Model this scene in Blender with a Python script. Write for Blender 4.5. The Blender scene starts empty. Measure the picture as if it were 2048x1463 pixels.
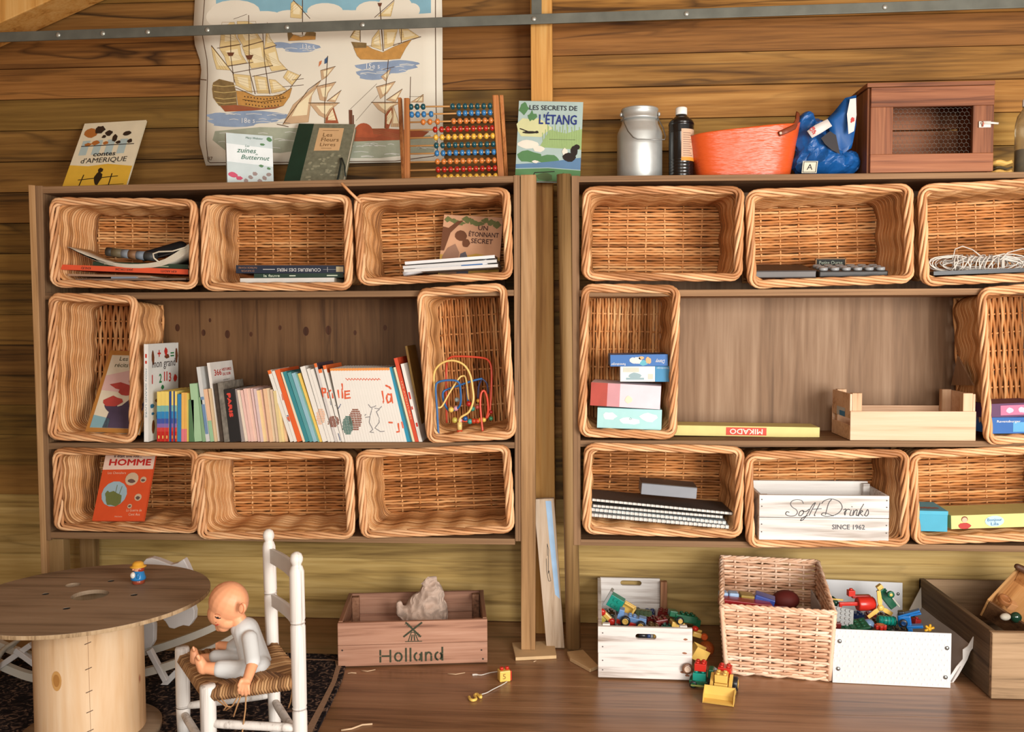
import bpy, bmesh, math, random
from math import sin, cos, pi, radians, sqrt, atan, atan2, floor
from mathutils import Vector, Matrix
S = bpy.context.scene
C = S.collection
random.seed(7)

# ---------------------------------------------------------------- camera, world, lights, exposure
FPX = 1800.0
CAMP = Vector((0.0, -2.4, 0.9))
CAMR = Matrix.Rotation(atan(0.067), 3, 'Z') @ Matrix.Rotation(radians(90) - atan(0.05), 3, 'X') @ Matrix.Rotation(-0.004, 3, 'Z')
cd = bpy.data.cameras.new('camera'); cam = bpy.data.objects.new('camera', cd); C.objects.link(cam)
cd.sensor_width = 36.0; cd.lens = FPX / 2048 * 36.0; cd.clip_start = 0.02
cam.matrix_world = Matrix.Translation(CAMP) @ CAMR.to_4x4()
S.camera = cam
W = bpy.data.worlds.new('world'); S.world = W; W.use_nodes = True
W.node_tree.nodes['Background'].inputs[0].default_value = (1.0, 0.95, 0.88, 1)
W.node_tree.nodes['Background'].inputs[1].default_value = 0.36

def lamp(name, loc, target, size, size_y, power, col, spread=180):
    l = bpy.data.lights.new(name, 'AREA'); l.shape = 'RECTANGLE'; l.size = size; l.size_y = size_y
    l.energy = power; l.color = col; l.spread = radians(spread)
    o = bpy.data.objects.new(name, l); C.objects.link(o)
    o.location = loc
    o.rotation_euler = (Vector(target) - Vector(loc)).to_track_quat('-Z', 'Y').to_euler()
    return o
lamp('doorway_daylight', (1.7, -2.75, 0.8), (0.3, 0.1, 0.6), 1.25, 1.4, 84, (1.0, 0.96, 0.9))
lamp('window_daylight', (0.1, -3.7, 1.25), (0.4, 0.1, 0.55), 1.4, 1.0, 36, (1.0, 0.94, 0.85))
vs = S.view_settings
S.display_settings.display_device = 'sRGB'
vs.view_transform = 'Standard'; vs.look = 'None'; vs.gamma = 1.0; vs.use_curve_mapping = False
vs.exposure = 0.35

# ---------------------------------------------------------------- helpers
def ray(px, py):
    return CAMR @ Vector(((px - 1024) / FPX, -(py - 731.5) / FPX, -1))
def P(px, py, Y=0.0):
    d = ray(px, py); t = (Y - CAMP.y) / d.y
    return CAMP + d * t
def PZ(px, py, z=0.0):
    d = ray(px, py); t = (z - CAMP.z) / d.z
    return CAMP + d * t
def V(*a): return Vector(a)
def lerp(a, b, t): return a + (b - a) * t

class MB:
    """collects shapes that become ONE mesh"""
    def __init__(s): s.v = []; s.f = []; s.m = []; s.s = []; s.r = []; s.rnd = 0.0; s.mi = 0
    def vert(s, p): s.v.append(Vector(p)); s.r.append(s.rnd); return len(s.v) - 1
    def face(s, idx, smooth=False): s.f.append(tuple(idx)); s.m.append(s.mi); s.s.append(smooth)
    def ngon(s, pts, smooth=False):
        s.face([s.vert(p) for p in pts], smooth)
    def hexa(s, p):   # p: 8 points, bottom loop 0-3, top loop 4-7
        b = len(s.v)
        for q in p: s.vert(q)
        for q in ((3, 2, 1, 0), (4, 5, 6, 7), (0, 1, 5, 4), (1, 2, 6, 5), (2, 3, 7, 6), (3, 0, 4, 7)):
            s.face([b + k for k in q])
        return s
    def box(s, c, d, M=None):
        c = Vector(c); x, y, z = d[0] / 2, d[1] / 2, d[2] / 2
        p = [V(-x, -y, -z), V(x, -y, -z), V(x, y, -z), V(-x, y, -z), V(-x, -y, z), V(x, -y, z), V(x, y, z), V(-x, y, z)]
        if M is not None: p = [M @ q for q in p]
        return s.hexa([c + q for q in p])
    def bx(s, x0, x1, y0, y1, z0, z1):
        return s.box(((x0 + x1) / 2, (y0 + y1) / 2, (z0 + z1) / 2), (x1 - x0, y1 - y0, z1 - z0))
    def prism(s, pts, vec, smooth=False):   # extrude a 3D outline along vec
        vec = Vector(vec); n = len(pts); b = len(s.v)
        for p in pts: s.vert(p)
        for p in pts: s.vert(Vector(p) + vec)
        s.face(list(range(b, b + n))[::-1]); s.face(list(range(b + n, b + 2 * n)))
        for i in range(n):
            j = (i + 1) % n; s.face((b + i, b + j, b + n + j, b + n + i), smooth)
        return s
    def tube(s, pts, r, seg=6, closed=False, caps=True, flat=None):
        pts = [Vector(p) for p in pts]; n = len(pts); b = len(s.v)
        rr = r if isinstance(r, (list, tuple)) else [r] * n
        up = None
        for i, p in enumerate(pts):
            a = pts[(i - 1) % n] if (closed or i > 0) else p
            c = pts[(i + 1) % n] if (closed or i < n - 1) else p
            t = (c - a)
            t = t.normalized() if t.length > 1e-9 else V(0, 0, 1)
            if up is None:
                up = V(0, 0, 1) if abs(t.z) < .9 else V(1, 0, 0)
            u = up - t * up.dot(t)
            if u.length < 1e-5: u = t.orthogonal()
            u.normalize(); w = t.cross(u); up = u
            for k in range(seg):
                an = 2 * pi * k / seg
                s.vert(p + u * (cos(an) * rr[i]) + w * (sin(an) * rr[i] * (flat or 1)))
        m = n if closed else n - 1
        for i in range(m):
            j = (i + 1) % n
            for k in range(seg):
                l = (k + 1) % seg
                s.face((b + i * seg + k, b + i * seg + l, b + j * seg + l, b + j * seg + k), True)
        if caps and not closed:
            s.face([b + k for k in range(seg)][::-1]); s.face([b + (n - 1) * seg + k for k in range(seg)])
        return s
    def lathe(s, prof, c=(0, 0, 0), seg=24, M=None, smooth=True, capb=True, capt=True, sx=1, sy=1):
        c = Vector(c); b = len(s.v); n = len(prof)
        for r, z in prof:
            for k in range(seg):
                a = 2 * pi * k / seg; q = V(cos(a) * r * sx, sin(a) * r * sy, z)
                s.vert(c + (M @ q if M is not None else q))
        for i in range(n - 1):
            for k in range(seg):
                l = (k + 1) % seg
                s.face((b + i * seg + k, b + i * seg + l, b + (i + 1) * seg + l, b + (i + 1) * seg + k), smooth)
        if capb: s.face([b + k for k in range(seg)][::-1])
        if capt: s.face([b + (n - 1) * seg + k for k in range(seg)])
        return s
    def ell(s, c, r, seg=12, rings=8, M=None):
        r = (r, r, r) if not isinstance(r, (tuple, list)) else r
        prof = [(sin(pi * i / rings), -cos(pi * i / rings)) for i in range(rings + 1)]
        prof[0] = (1e-4, -1); prof[-1] = (1e-4, 1)
        D = Matrix.Diagonal((r[0], r[1], r[2]))
        return s.lathe(prof, c, seg, (M @ D) if M is not None else D)
    def cap(s, a, b, r0, r1, seg=10, n=6):   # tapered rounded limb
        a = Vector(a); b = Vector(b); d = b - a; L = d.length
        M = d.to_track_quat('Z', 'Y').to_matrix()
        prof = [(max(1e-4, r0 * sin(pi / 2 * i / n)), -r0 * cos(pi / 2 * i / n)) for i in range(n + 1)]
        prof += [(max(1e-4, r1 * cos(pi / 2 * i / n)), L + r1 * sin(pi / 2 * i / n)) for i in range(n + 1)]
        return s.lathe(prof, a, seg, M)
    def sheet(s, rows, smooth=True):
        b = len(s.v); n = len(rows[0])
        for r in rows:
            for p in r: s.vert(p)
        for i in range(len(rows) - 1):
            for j in range(n - 1):
                s.face((b + i * n + j, b + i * n + j + 1, b + (i + 1) * n + j + 1, b + (i + 1) * n + j), smooth)
        return s
    def add(s, o, M=None):
        b = len(s.v)
        for p, r in zip(o.v, o.r): s.v.append(M @ p if M is not None else p.copy()); s.r.append(r if r else s.rnd)
        for f, m, sm in zip(o.f, o.m, o.s): s.f.append(tuple(b + k for k in f)); s.m.append(s.mi if not m else m); s.s.append(sm)
        return s
    def mesh(s, name, mats, M=None):
        me = bpy.data.meshes.new(name)
        me.from_pydata([tuple(M @ p) if M is not None else tuple(p) for p in s.v], [], s.f)
        for m in (mats if isinstance(mats, (list, tuple)) else [mats]): me.materials.append(m)
        me.polygons.foreach_set('material_index', s.m); me.polygons.foreach_set('use_smooth', s.s)
        at = me.attributes.new('rnd', 'FLOAT', 'POINT'); at.data.foreach_set('value', s.r)
        me.update(); return me

ROOTM = {}
def tag(o, label, cat, group=None, kind=None):
    o['label'] = label; o['category'] = cat
    if group: o['group'] = group
    if kind: o['kind'] = kind
    return o
def thing(name, label, cat, loc=(0, 0, 0), M=None, group=None):
    o = bpy.data.objects.new(name, None); C.objects.link(o); o.empty_display_size = .03
    mw = Matrix.Translation(Vector(loc)) @ (M.to_4x4() if M is not None else Matrix.Identity(4))
    o.matrix_world = mw; ROOTM[o.name] = mw.inverted()
    return tag(o, label, cat, group)
def addbevel(o, w, seg=2):
    m = o.modifiers.new('bevel', 'BEVEL'); m.width = w; m.segments = seg; m.limit_method = 'ANGLE'; m.angle_limit = radians(40)
def part(name, mb, mats, parent=None, label=None, bev=0, local=False):
    """one mesh object; vertices are given in world space unless local"""
    r = parent
    while r is not None and r.parent is not None: r = r.parent
    M = None if (local or r is None) else ROOTM[r.name]
    o = bpy.data.objects.new(name, mb.mesh(name, mats, M)); C.objects.link(o)
    if parent is not None: o.parent = parent
    if label: o['label'] = label
    if bev: addbevel(o, bev)
    return o
def single(name, mb, mats, label, cat, group=None, bev=0, origin=None, kind=None):
    """a top-level thing that is one mesh; origin at its base"""
    if origin is None:
        n = len(mb.v); c = sum(mb.v, Vector()) / n; origin = V(c.x, c.y, min(p.z for p in mb.v))
    M = Matrix.Translation(-Vector(origin))
    o = bpy.data.objects.new(name, mb.mesh(name, mats, M)); C.objects.link(o); o.location = origin
    if bev: addbevel(o, bev)
    return tag(o, label, cat, group, kind)
def struct(name, mb, mats, bev=0):
    o = bpy.data.objects.new(name, mb.mesh(name, mats)); C.objects.link(o); o['kind'] = 'structure'
    if bev: addbevel(o, bev)
    return o
def dup(root, loc=None, M=None, label=None, group=None, scale=None):
    r = root.copy(); C.objects.link(r)
    if M is not None: r.matrix_world = M
    elif loc is not None: r.location = loc
    if scale is not None: r.scale = scale
    ROOTM[r.name] = r.matrix_world.inverted()
    if label: r['label'] = label
    if group: r['group'] = group
    for ch in list(root.children):
        c = ch.copy(); C.objects.link(c); c.parent = r
        for g in ch.children:
            d = g.copy(); C.objects.link(d); d.parent = c
    return r
def pslab(px, Y0, Y1):
    """outline in the picture taken at depth Y0, built as a solid running straight back to Y1"""
    mb = MB(); mb.prism([P(x, y, Y0) for x, y in px], (0, Y1 - Y0, 0)); return mb
def remesh(mb, voxel, smooth=6, fac=.5):
    """fuse overlapping shapes into one continuous skin"""
    o = bpy.data.objects.new('tmp', mb.mesh('tmp', []))
    C.objects.link(o)
    m = o.modifiers.new('r', 'REMESH'); m.mode = 'VOXEL'; m.voxel_size = voxel; m.use_smooth_shade = True
    m = o.modifiers.new('s', 'SMOOTH'); m.iterations = smooth; m.factor = fac
    dg = bpy.context.evaluated_depsgraph_get(); ev = o.evaluated_get(dg); me = ev.to_mesh()
    r = MB(); r.v = [v.co.copy() for v in me.vertices]; r.r = [0.0] * len(r.v)
    r.f = [tuple(p.vertices) for p in me.polygons]; r.m = [0] * len(r.f); r.s = [True] * len(r.f)
    ev.to_mesh_clear(); me0 = o.data; bpy.data.objects.remove(o); bpy.data.meshes.remove(me0)
    return r
_tc = {}
def textmb(s, h=1.0, bold=0.0, shear=0.0, space=1.0, serif=False):
    """flat letters in the XY plane, centred, cap height about h*0.7"""
    k = (s, bold, shear, space)
    if k not in _tc:
        cu = bpy.data.curves.new('t', 'FONT'); cu.body = s; cu.size = 1; cu.offset = bold; cu.shear = shear
        cu.space_character = space; cu.resolution_u = 2; cu.align_x = 'CENTER'; cu.align_y = 'CENTER'
        o = bpy.data.objects.new('t', cu); C.objects.link(o)
        dg = bpy.context.evaluated_depsgraph_get(); ev = o.evaluated_get(dg); me = ev.to_mesh()
        m = MB(); m.v = [v.co.copy() for v in me.vertices]; m.f = [tuple(p.vertices) for p in me.polygons]
        m.r = [0.0] * len(m.v); m.m = [0] * len(m.f); m.s = [False] * len(m.f)
        ev.to_mesh_clear(); bpy.data.objects.remove(o); bpy.data.curves.remove(cu)
        _tc[k] = m
    src = _tc[k]; r = MB(); r.add(src, Matrix.Diagonal((h, h, h, 1))); return r

class Face:
    """a flat printed side: o = lower-left corner, X and Y = full width and height vectors; u,v run 0..1"""
    def __init__(s, o, X, Y, n=None):
        s.o = Vector(o); s.X = Vector(X); s.Y = Vector(Y)
        s.n = (s.X.cross(s.Y)).normalized(); s.k = 0
        s.w = s.X.length; s.h = s.Y.length
    def at(s, u, v, l=1): return s.o + s.X * u + s.Y * v + s.n * (.0004 * l)
    def poly(s, mb, uv, l=1):
        l = l + .02 * min(len(mb.f), 40); mb.ngon([s.at(u, v, l) for u, v in uv])
    def rect(s, mb, u0, v0, u1, v1, l=1): s.poly(mb, ((u0, v0), (u1, v0), (u1, v1), (u0, v1)), l)
    def disc(s, mb, u, v, r, l=1, ry=None, n=14):   # r in units of width
        ry = ry or r * s.w / s.h
        s.poly(mb, [(u + r * cos(2 * pi * k / n), v + ry * sin(2 * pi * k / n)) for k in range(n)], l)
    def line(s, mb, uv, w, l=1):   # w in metres
        pts = [s.o + s.X * u + s.Y * v for u, v in uv]
        for a, b in zip(pts, pts[1:]):
            d = b - a
            if d.length < 1e-7: continue
            t = d.normalized(); q = s.n.cross(t) * (w / 2); e = t * (w * .3)
            z = s.n * (.0004 * (l + .02 * min(len(mb.f), 40)))
            mb.ngon([a - e - q + z, b + e - q + z, b + e + q + z, a - e + q + z])
    def text(s, mb, txt, u, v, h, l=2, bold=0.0, shear=0.0, fit=None, rot=0, space=1.0):
        """h: letter size as a share of the height; fit: width as a share of the width"""
        if bold:
            for i, (dx, dy) in enumerate(((1, 0), (-1, 0), (0, 1), (0, -1))):
                s.text(mb, txt, u + dx * bold * .8 * h * s.h / s.w, v + dy * bold * .8 * h, h, l + .06 * (i + 1), 0, shear, fit, rot, space)
        t = textmb(txt, 1.0, 0, shear, space); ex = s.X.normalized(); ey = s.Y.normalized()
        xs = [p.x for p in t.v]; w = max(xs) - min(xs)
        ky = h * s.h; kx = (fit * (s.h if rot in (90, -90) else s.w) / w) if fit else ky
        if rot in (90, -90): ky = h * s.w
        if rot in (90, -90) and not fit: kx = ky
        o = s.o + s.X * u + s.Y * v + s.n * (.0004 * l); a = radians(rot)
        A = ex * cos(a) + ey * sin(a); B = -ex * sin(a) + ey * cos(a)
        b = len(mb.v)
        for p in t.v: mb.vert(o + A * (p.x * kx) + B * (p.y * ky))
        for f in t.f: mb.face([b + k for k in f])
    def blot(s, mb, u, v, ru, rv, l=1, n=11, seed=0, jag=.35):
        rd = random.Random(seed * 31 + 5)
        s.poly(mb, [(u + ru * cos(2 * pi * k / n) * (1 - jag * rd.random()), v + rv * sin(2 * pi * k / n) * (1 - jag * rd.random())) for k in range(n)], l)

# ---------------------------------------------------------------- materials
MATS = {}
def lin(c):
    return tuple(((x / 255) / 12.92 if x / 255 <= .04045 else ((x / 255 + .055) / 1.055) ** 2.4) for x in c)
def newmat(name):
    m = bpy.data.materials.new(name); m.use_nodes = True; nt = m.node_tree
    return m, nt, nt.nodes, nt.links, nt.nodes['Principled BSDF']
def col(c, rough=.6, metal=0, name=None, var=.12, nscale=25, bump=0, trans=0, alpha=1, spec=.4, coat=0, sheen=0):
    """plain finish, slightly uneven; c in sRGB 0-255"""
    k = (tuple(c), rough, metal, var, nscale, bump, trans, alpha, spec, coat)
    if k in MATS: return MATS[k]
    m, nt, N, L, b = newmat(name or 'finish_%d_%d_%d' % tuple(int(x) for x in c))
    tc = N.new('ShaderNodeTexCoord'); no = N.new('ShaderNodeTexNoise'); no.inputs['Scale'].default_value = nscale; no.inputs['Detail'].default_value = 4
    L.new(tc.outputs['Object'], no.inputs['Vector'])
    mx = N.new('ShaderNodeMix'); mx.data_type = 'RGBA'
    l = lin(c); mx.inputs['A'].default_value = tuple(max(0, x * (1 - var)) for x in l) + (1,); mx.inputs['B'].default_value = tuple(min(1, x * (1 + var) + .004 * var) for x in l) + (1,)
    L.new(no.outputs['Fac'], mx.inputs['Factor']); L.new(mx.outputs['Result'], b.inputs['Base Color'])
    b.inputs['Roughness'].default_value = rough; b.inputs['Metallic'].default_value = metal
    b.inputs['Specular IOR Level'].default_value = spec
    if trans: b.inputs['Transmission Weight'].default_value = trans
    if coat: b.inputs['Coat Weight'].default_value = coat; b.inputs['Coat Roughness'].default_value = .1
    if alpha < 1: b.inputs['Alpha'].default_value = alpha
    if bump:
        bp = N.new('ShaderNodeBump'); bp.inputs['Strength'].default_value = bump; bp.inputs['Distance'].default_value = .003
        L.new(no.outputs['Fac'], bp.inputs['Height']); L.new(bp.outputs['Normal'], b.inputs['Normal'])
    MATS[k] = m; return m
def wood(name, dark, mid, light, axis='X', stretch=14, scale=1.0, streak=.0, knots=0, rough=.6, board=.25, bump=.25, along=.7, spec=.3, fine=1.0, hue=0.0):
    """grain along one axis; attribute rnd shifts tone and grain board by board"""
    m, nt, N, L, b = newmat(name)
    tc = N.new('ShaderNodeTexCoord'); at = N.new('ShaderNodeAttribute'); at.attribute_name = 'rnd'
    off = N.new('ShaderNodeVectorMath'); off.operation = 'MULTIPLY_ADD'
    cb = N.new('ShaderNodeCombineXYZ')
    for i in range(3): L.new(at.outputs['Fac'], cb.inputs[i])
    off.inputs[1].default_value = (17.3, 9.1, 23.7); L.new(cb.outputs[0], off.inputs[0]); L.new(tc.outputs['Object'], off.inputs[2])
    mp = N.new('ShaderNodeMapping'); L.new(off.outputs[0], mp.inputs['Vector'])
    sc = [stretch * scale] * 3; sc['XYZ'.index(axis)] = along * scale; mp.inputs['Scale'].default_value = sc
    n1 = N.new('ShaderNodeTexNoise'); n1.inputs['Scale'].default_value = 1.6; n1.inputs['Detail'].default_value = 5; n1.inputs['Roughness'].default_value = .6; n1.inputs['Distortion'].default_value = .9
    L.new(mp.outputs[0], n1.inputs['Vector'])
    mp2 = N.new('ShaderNodeMapping'); L.new(off.outputs[0], mp2.inputs['Vector'])
    sc2 = [stretch * 7 * scale * fine] * 3; sc2['XYZ'.index(axis)] = 3.0 * scale * fine; mp2.inputs['Scale'].default_value = sc2
    n2 = N.new('ShaderNodeTexNoise'); n2.inputs['Scale'].default_value = 1.5; n2.inputs['Detail'].default_value = 3
    L.new(mp2.outputs[0], n2.inputs['Vector'])
    ad = N.new('ShaderNodeMath'); ad.operation = 'MULTIPLY_ADD'; ad.inputs[1].default_value = .35
    L.new(n2.outputs['Fac'], ad.inputs[0]); 
    sb = N.new('ShaderNodeMath'); sb.operation = 'MULTIPLY_ADD'; sb.inputs[1].default_value = .75; sb.inputs[2].default_value = -.06; L.new(n1.outputs['Fac'], sb.inputs[0])
    L.new(sb.outputs[0], ad.inputs[2])
    rp = N.new('ShaderNodeValToRGB'); e = rp.color_ramp.elements
    e[0].position = .30; e[0].color = lin(dark) + (1,); e[1].position = .72; e[1].color = lin(light) + (1,)
    x = e.new(.47); x.color = lin(mid) + (1,)
    L.new(ad.outputs[0], rp.inputs['Fac'])
    out = rp.outputs['Color']
    if streak:   # dark wandering resin lines
        mp3 = N.new('ShaderNodeMapping'); L.new(off.outputs[0], mp3.inputs['Vector'])
        sc3 = [9.0 * scale] * 3; sc3['XYZ'.index(axis)] = .9 * scale; mp3.inputs['Scale'].default_value = sc3
        n3 = N.new('ShaderNodeTexNoise'); n3.inputs['Scale'].default_value = 1.1; n3.inputs['Detail'].default_value = 3; n3.inputs['Distortion'].default_value = .6
        L.new(mp3.outputs[0], n3.inputs['Vector'])
        r3 = N.new('ShaderNodeValToRGB'); q = r3.color_ramp.elements
        q[0].position = .487; q[0].color = (0, 0, 0, 1); q[1].position = .548; q[1].color = (0, 0, 0, 1)
        t = q.new(.512); t.color = (1, 1, 1, 1)
        L.new(n3.outputs['Fac'], r3.inputs['Fac'])
        mp5 = N.new('ShaderNodeMapping'); L.new(off.outputs[0], mp5.inputs['Vector']); mp5.inputs['Scale'].default_value = [3.1 * scale if i != 'XYZ'.index(axis) else .8 * scale for i in range(3)]; mp5.inputs['Location'].default_value = (5, 3, 8)
        n5 = N.new('ShaderNodeTexNoise'); n5.inputs['Scale'].default_value = 1.3; L.new(mp5.outputs[0], n5.inputs['Vector'])
        r5 = N.new('ShaderNodeValToRGB'); r5.color_ramp.elements[0].position = .40; r5.color_ramp.elements[1].position = .62; L.new(n5.outputs['Fac'], r5.inputs['Fac'])
        m5 = N.new('ShaderNodeMath'); m5.operation = 'MULTIPLY'; L.new(r3.outputs['Color'], m5.inputs[0]); L.new(r5.outputs['Color'], m5.inputs[1])
        m3 = N.new('ShaderNodeMath'); m3.operation = 'MULTIPLY'; m3.inputs[1].default_value = streak; L.new(m5.outputs[0], m3.inputs[0])
        mx = N.new('ShaderNodeMix'); mx.data_type = 'RGBA'; mx.inputs['B'].default_value = tuple(v * .55 for v in lin(dark)) + (1,)
        L.new(m3.outputs[0], mx.inputs['Factor']); L.new(out, mx.inputs['A']); out = mx.outputs['Result']
    if knots:
        mp4 = N.new('ShaderNodeMapping'); L.new(off.outputs[0], mp4.inputs['Vector'])
        sc4 = [knots * 1.6] * 3; sc4['XYZ'.index(axis)] = knots * .9; mp4.inputs['Scale'].default_value = sc4
        vo = N.new('ShaderNodeTexVoronoi'); vo.inputs['Scale'].default_value = 1.0; L.new(mp4.outputs[0], vo.inputs['Vector'])
        r4 = N.new('ShaderNodeValToRGB'); q = r4.color_ramp.elements
        q[0].position = .02; q[0].color = (1, 1, 1, 1); q[1].position = .13; q[1].color = (0, 0, 0, 1); L.new(vo.outputs['Distance'], r4.inputs['Fac'])
        m4 = N.new('ShaderNodeMath'); m4.operation = 'MULTIPLY'; m4.inputs[1].default_value = .75; L.new(r4.outputs['Color'], m4.inputs[0])
        mx = N.new('ShaderNodeMix'); mx.data_type = 'RGBA'; mx.inputs['B'].default_value = tuple(v * .7 for v in lin(dark)) + (1,)
        L.new(m4.outputs[0], mx.inputs['Factor']); L.new(out, mx.inputs['A']); out = mx.outputs['Result']
    hs = N.new('ShaderNodeHueSaturation'); L.new(out, hs.inputs['Color']); hu = N.new('ShaderNodeMath'); hu.operation = 'MULTIPLY_ADD'; hu.inputs[1].default_value = hue; hu.inputs[2].default_value = .5 - hue / 2; L.new(hu.outputs[0], hs.inputs['Hue'])
    mv = N.new('ShaderNodeMath'); mv.operation = 'MULTIPLY_ADD'; mv.inputs[1].default_value = board * 2; mv.inputs[2].default_value = 1 - board
    fr = N.new('ShaderNodeMath'); fr.operation = 'FRACT'; f2 = N.new('ShaderNodeMath'); f2.operation = 'MULTIPLY'; f2.inputs[1].default_value = 7.77
    L.new(at.outputs['Fac'], f2.inputs[0]); L.new(f2.outputs[0], fr.inputs[0]); L.new(fr.outputs[0], mv.inputs[0]); f3 = N.new('ShaderNodeMath'); f3.operation = 'MULTIPLY'; f3.inputs[1].default_value = 13.1; L.new(at.outputs['Fac'], f3.inputs[0]); f4 = N.new('ShaderNodeMath'); f4.operation = 'FRACT'; L.new(f3.outputs[0], f4.inputs[0]); L.new(f4.outputs[0], hu.inputs[0]); L.new(mv.outputs[0], hs.inputs['Value'])
    L.new(hs.outputs['Color'], b.inputs['Base Color']); b.inputs['Roughness'].default_value = rough; b.inputs['Specular IOR Level'].default_value = spec
    if bump:
        bp = N.new('ShaderNodeBump'); bp.inputs['Strength'].default_value = bump; bp.inputs['Distance'].default_value = .004
        L.new(ad.outputs[0], bp.inputs['Height']); L.new(bp.outputs['Normal'], b.inputs['Normal'])
    return m
def strandmat(name, dark, mid, light, rough=.55):
    """woven willow: tone varies strand by strand (attribute rnd) and along the strand"""
    m, nt, N, L, b = newmat(name)
    at = N.new('ShaderNodeAttribute'); at.attribute_name = 'rnd'
    tc = N.new('ShaderNodeTexCoord'); no = N.new('ShaderNodeTexNoise'); no.inputs['Scale'].default_value = 9; no.inputs['Detail'].default_value = 4
    oi = N.new('ShaderNodeObjectInfo'); va = N.new('ShaderNodeVectorMath'); va.operation = 'MULTIPLY_ADD'; va.inputs[1].default_value = (3, 3, 3)
    L.new(oi.outputs['Random'], va.inputs[0]); L.new(tc.outputs['Object'], va.inputs[2]); L.new(va.outputs[0], no.inputs['Vector'])
    a = N.new('ShaderNodeMath'); a.operation = 'MULTIPLY_ADD'; a.inputs[1].default_value = .45; a.inputs[2].default_value = -.03
    L.new(at.outputs['Fac'], a.inputs[0])
    s = N.new('ShaderNodeMath'); s.operation = 'MULTIPLY_ADD'; s.inputs[1].default_value = .62; L.new(no.outputs['Fac'], s.inputs[0]); L.new(a.outputs[0], s.inputs[2])
    rp = N.new('ShaderNodeValToRGB'); e = rp.color_ramp.elements
    e[0].position = .18; e[0].color = lin(dark) + (1,); e[1].position = .82; e[1].color = lin(light) + (1,); x = e.new(.5); x.color = lin(mid) + (1,)
    L.new(s.outputs[0], rp.inputs['Fac']); L.new(rp.outputs['Color'], b.inputs['Base Color'])
    b.inputs['Roughness'].default_value = rough; b.inputs['Specular IOR Level'].default_value = .35
    return m
# ---------------------------------------------------------------- shared finishes
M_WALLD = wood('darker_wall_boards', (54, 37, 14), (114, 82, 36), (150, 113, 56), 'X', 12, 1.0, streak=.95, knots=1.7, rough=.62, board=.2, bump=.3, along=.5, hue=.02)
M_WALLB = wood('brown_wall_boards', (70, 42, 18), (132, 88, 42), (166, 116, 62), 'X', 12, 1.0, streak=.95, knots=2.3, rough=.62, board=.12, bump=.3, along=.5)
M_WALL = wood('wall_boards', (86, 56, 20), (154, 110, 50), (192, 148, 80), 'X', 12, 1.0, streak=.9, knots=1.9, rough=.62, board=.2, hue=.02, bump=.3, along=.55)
M_FLOOR = wood('floor_boards', (92, 64, 44), (140, 102, 72), (168, 128, 96), 'X', 14, 1.0, streak=.35, knots=1.4, rough=.32, board=.13, bump=.12, spec=.5)
M_PLY_EDGE = wood('plywood_edge', (84, 60, 40), (134, 102, 72), (160, 126, 92), 'X', 70, 1.0, rough=.7, board=.15, bump=.2)
M_PLY_EDGEV = wood('plywood_edge_upright', (84, 60, 40), (134, 102, 72), (160, 126, 92), 'Z', 70, 1.0, rough=.7, board=.15, bump=.2)
M_PLY_DARK = wood('plywood_knotty', (66, 42, 24), (112, 78, 48), (134, 98, 64), 'Z', 11, 1.0, streak=.3, rough=.6, board=.1, bump=.1)
M_PLY_GREY = wood('plywood_greyed', (108, 80, 56), (142, 110, 82), (176, 146, 118), 'Z', 8, 1.0, streak=.15, rough=.6, board=.1, bump=.1, along=.5)
M_POST = wood('pale_timber', (126, 92, 56), (172, 132, 88), (198, 160, 116), 'Z', 16, 1.0, streak=.25, rough=.6, board=.12)
M_STUD = wood('honey_timber', (168, 112, 48), (212, 156, 82), (230, 184, 114), 'Z', 12, 1.0, knots=1.2, rough=.55, board=.1)
M_LOG = wood('greyish_pole', (104, 78, 46), (146, 114, 72), (170, 138, 94), 'Z', 18, 1.0, streak=.2, rough=.65, board=.1)
M_WICK = strandmat('willow', (124, 76, 36), (206, 146, 90), (236, 190, 138))
M_WICKB = strandmat('willow_base', (124, 72, 32), (204, 136, 76), (234, 184, 126))
M_RIM = strandmat('willow_rim', (150, 98, 58), (216, 158, 108), (240, 198, 152), .5)
M_WHITEWOOD = wood('whitewashed_wood', (150, 136, 124), (222, 218, 214), (238, 236, 232), 'X', 10, 1.0, rough=.6, board=.05, bump=.2)
M_INK = col((38, 36, 34), .7); M_WHITE = col((236, 234, 228), .5, var=.04); M_PAGES = col((226, 214, 190), .8, var=.08, nscale=60)
M_STEEL = col((150, 152, 150), .35, .9)

# ---------------------------------------------------------------- the room
YW = 0.25
PITCH = 0.0925
rw = random.Random(3)
M_WALLLOW = wood('paler_low_boards', (116, 90, 46), (172, 142, 82), (204, 176, 116), 'X', 12, 1.0, streak=.4, knots=1.6, rough=.62, board=.1, bump=.3, along=.55)  # paler, yellower tone for the lowest board rows
mb = MB()
for k in range(0, 27):
    z0 = k * PITCH; x = -2.1
    while x < 2.6:
        x1 = -.06 if x < -.06 else 2.6
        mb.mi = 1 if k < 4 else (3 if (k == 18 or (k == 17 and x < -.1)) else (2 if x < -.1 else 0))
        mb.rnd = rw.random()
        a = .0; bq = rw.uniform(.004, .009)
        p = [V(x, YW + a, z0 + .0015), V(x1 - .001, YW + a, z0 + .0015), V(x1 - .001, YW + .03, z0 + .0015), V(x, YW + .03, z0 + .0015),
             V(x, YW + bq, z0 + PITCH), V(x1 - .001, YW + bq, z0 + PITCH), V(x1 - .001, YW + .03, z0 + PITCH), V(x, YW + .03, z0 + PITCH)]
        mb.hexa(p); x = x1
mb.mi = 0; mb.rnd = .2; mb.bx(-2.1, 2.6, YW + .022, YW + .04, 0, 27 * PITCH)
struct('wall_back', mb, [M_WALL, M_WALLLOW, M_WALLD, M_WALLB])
mb = MB()
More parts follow.
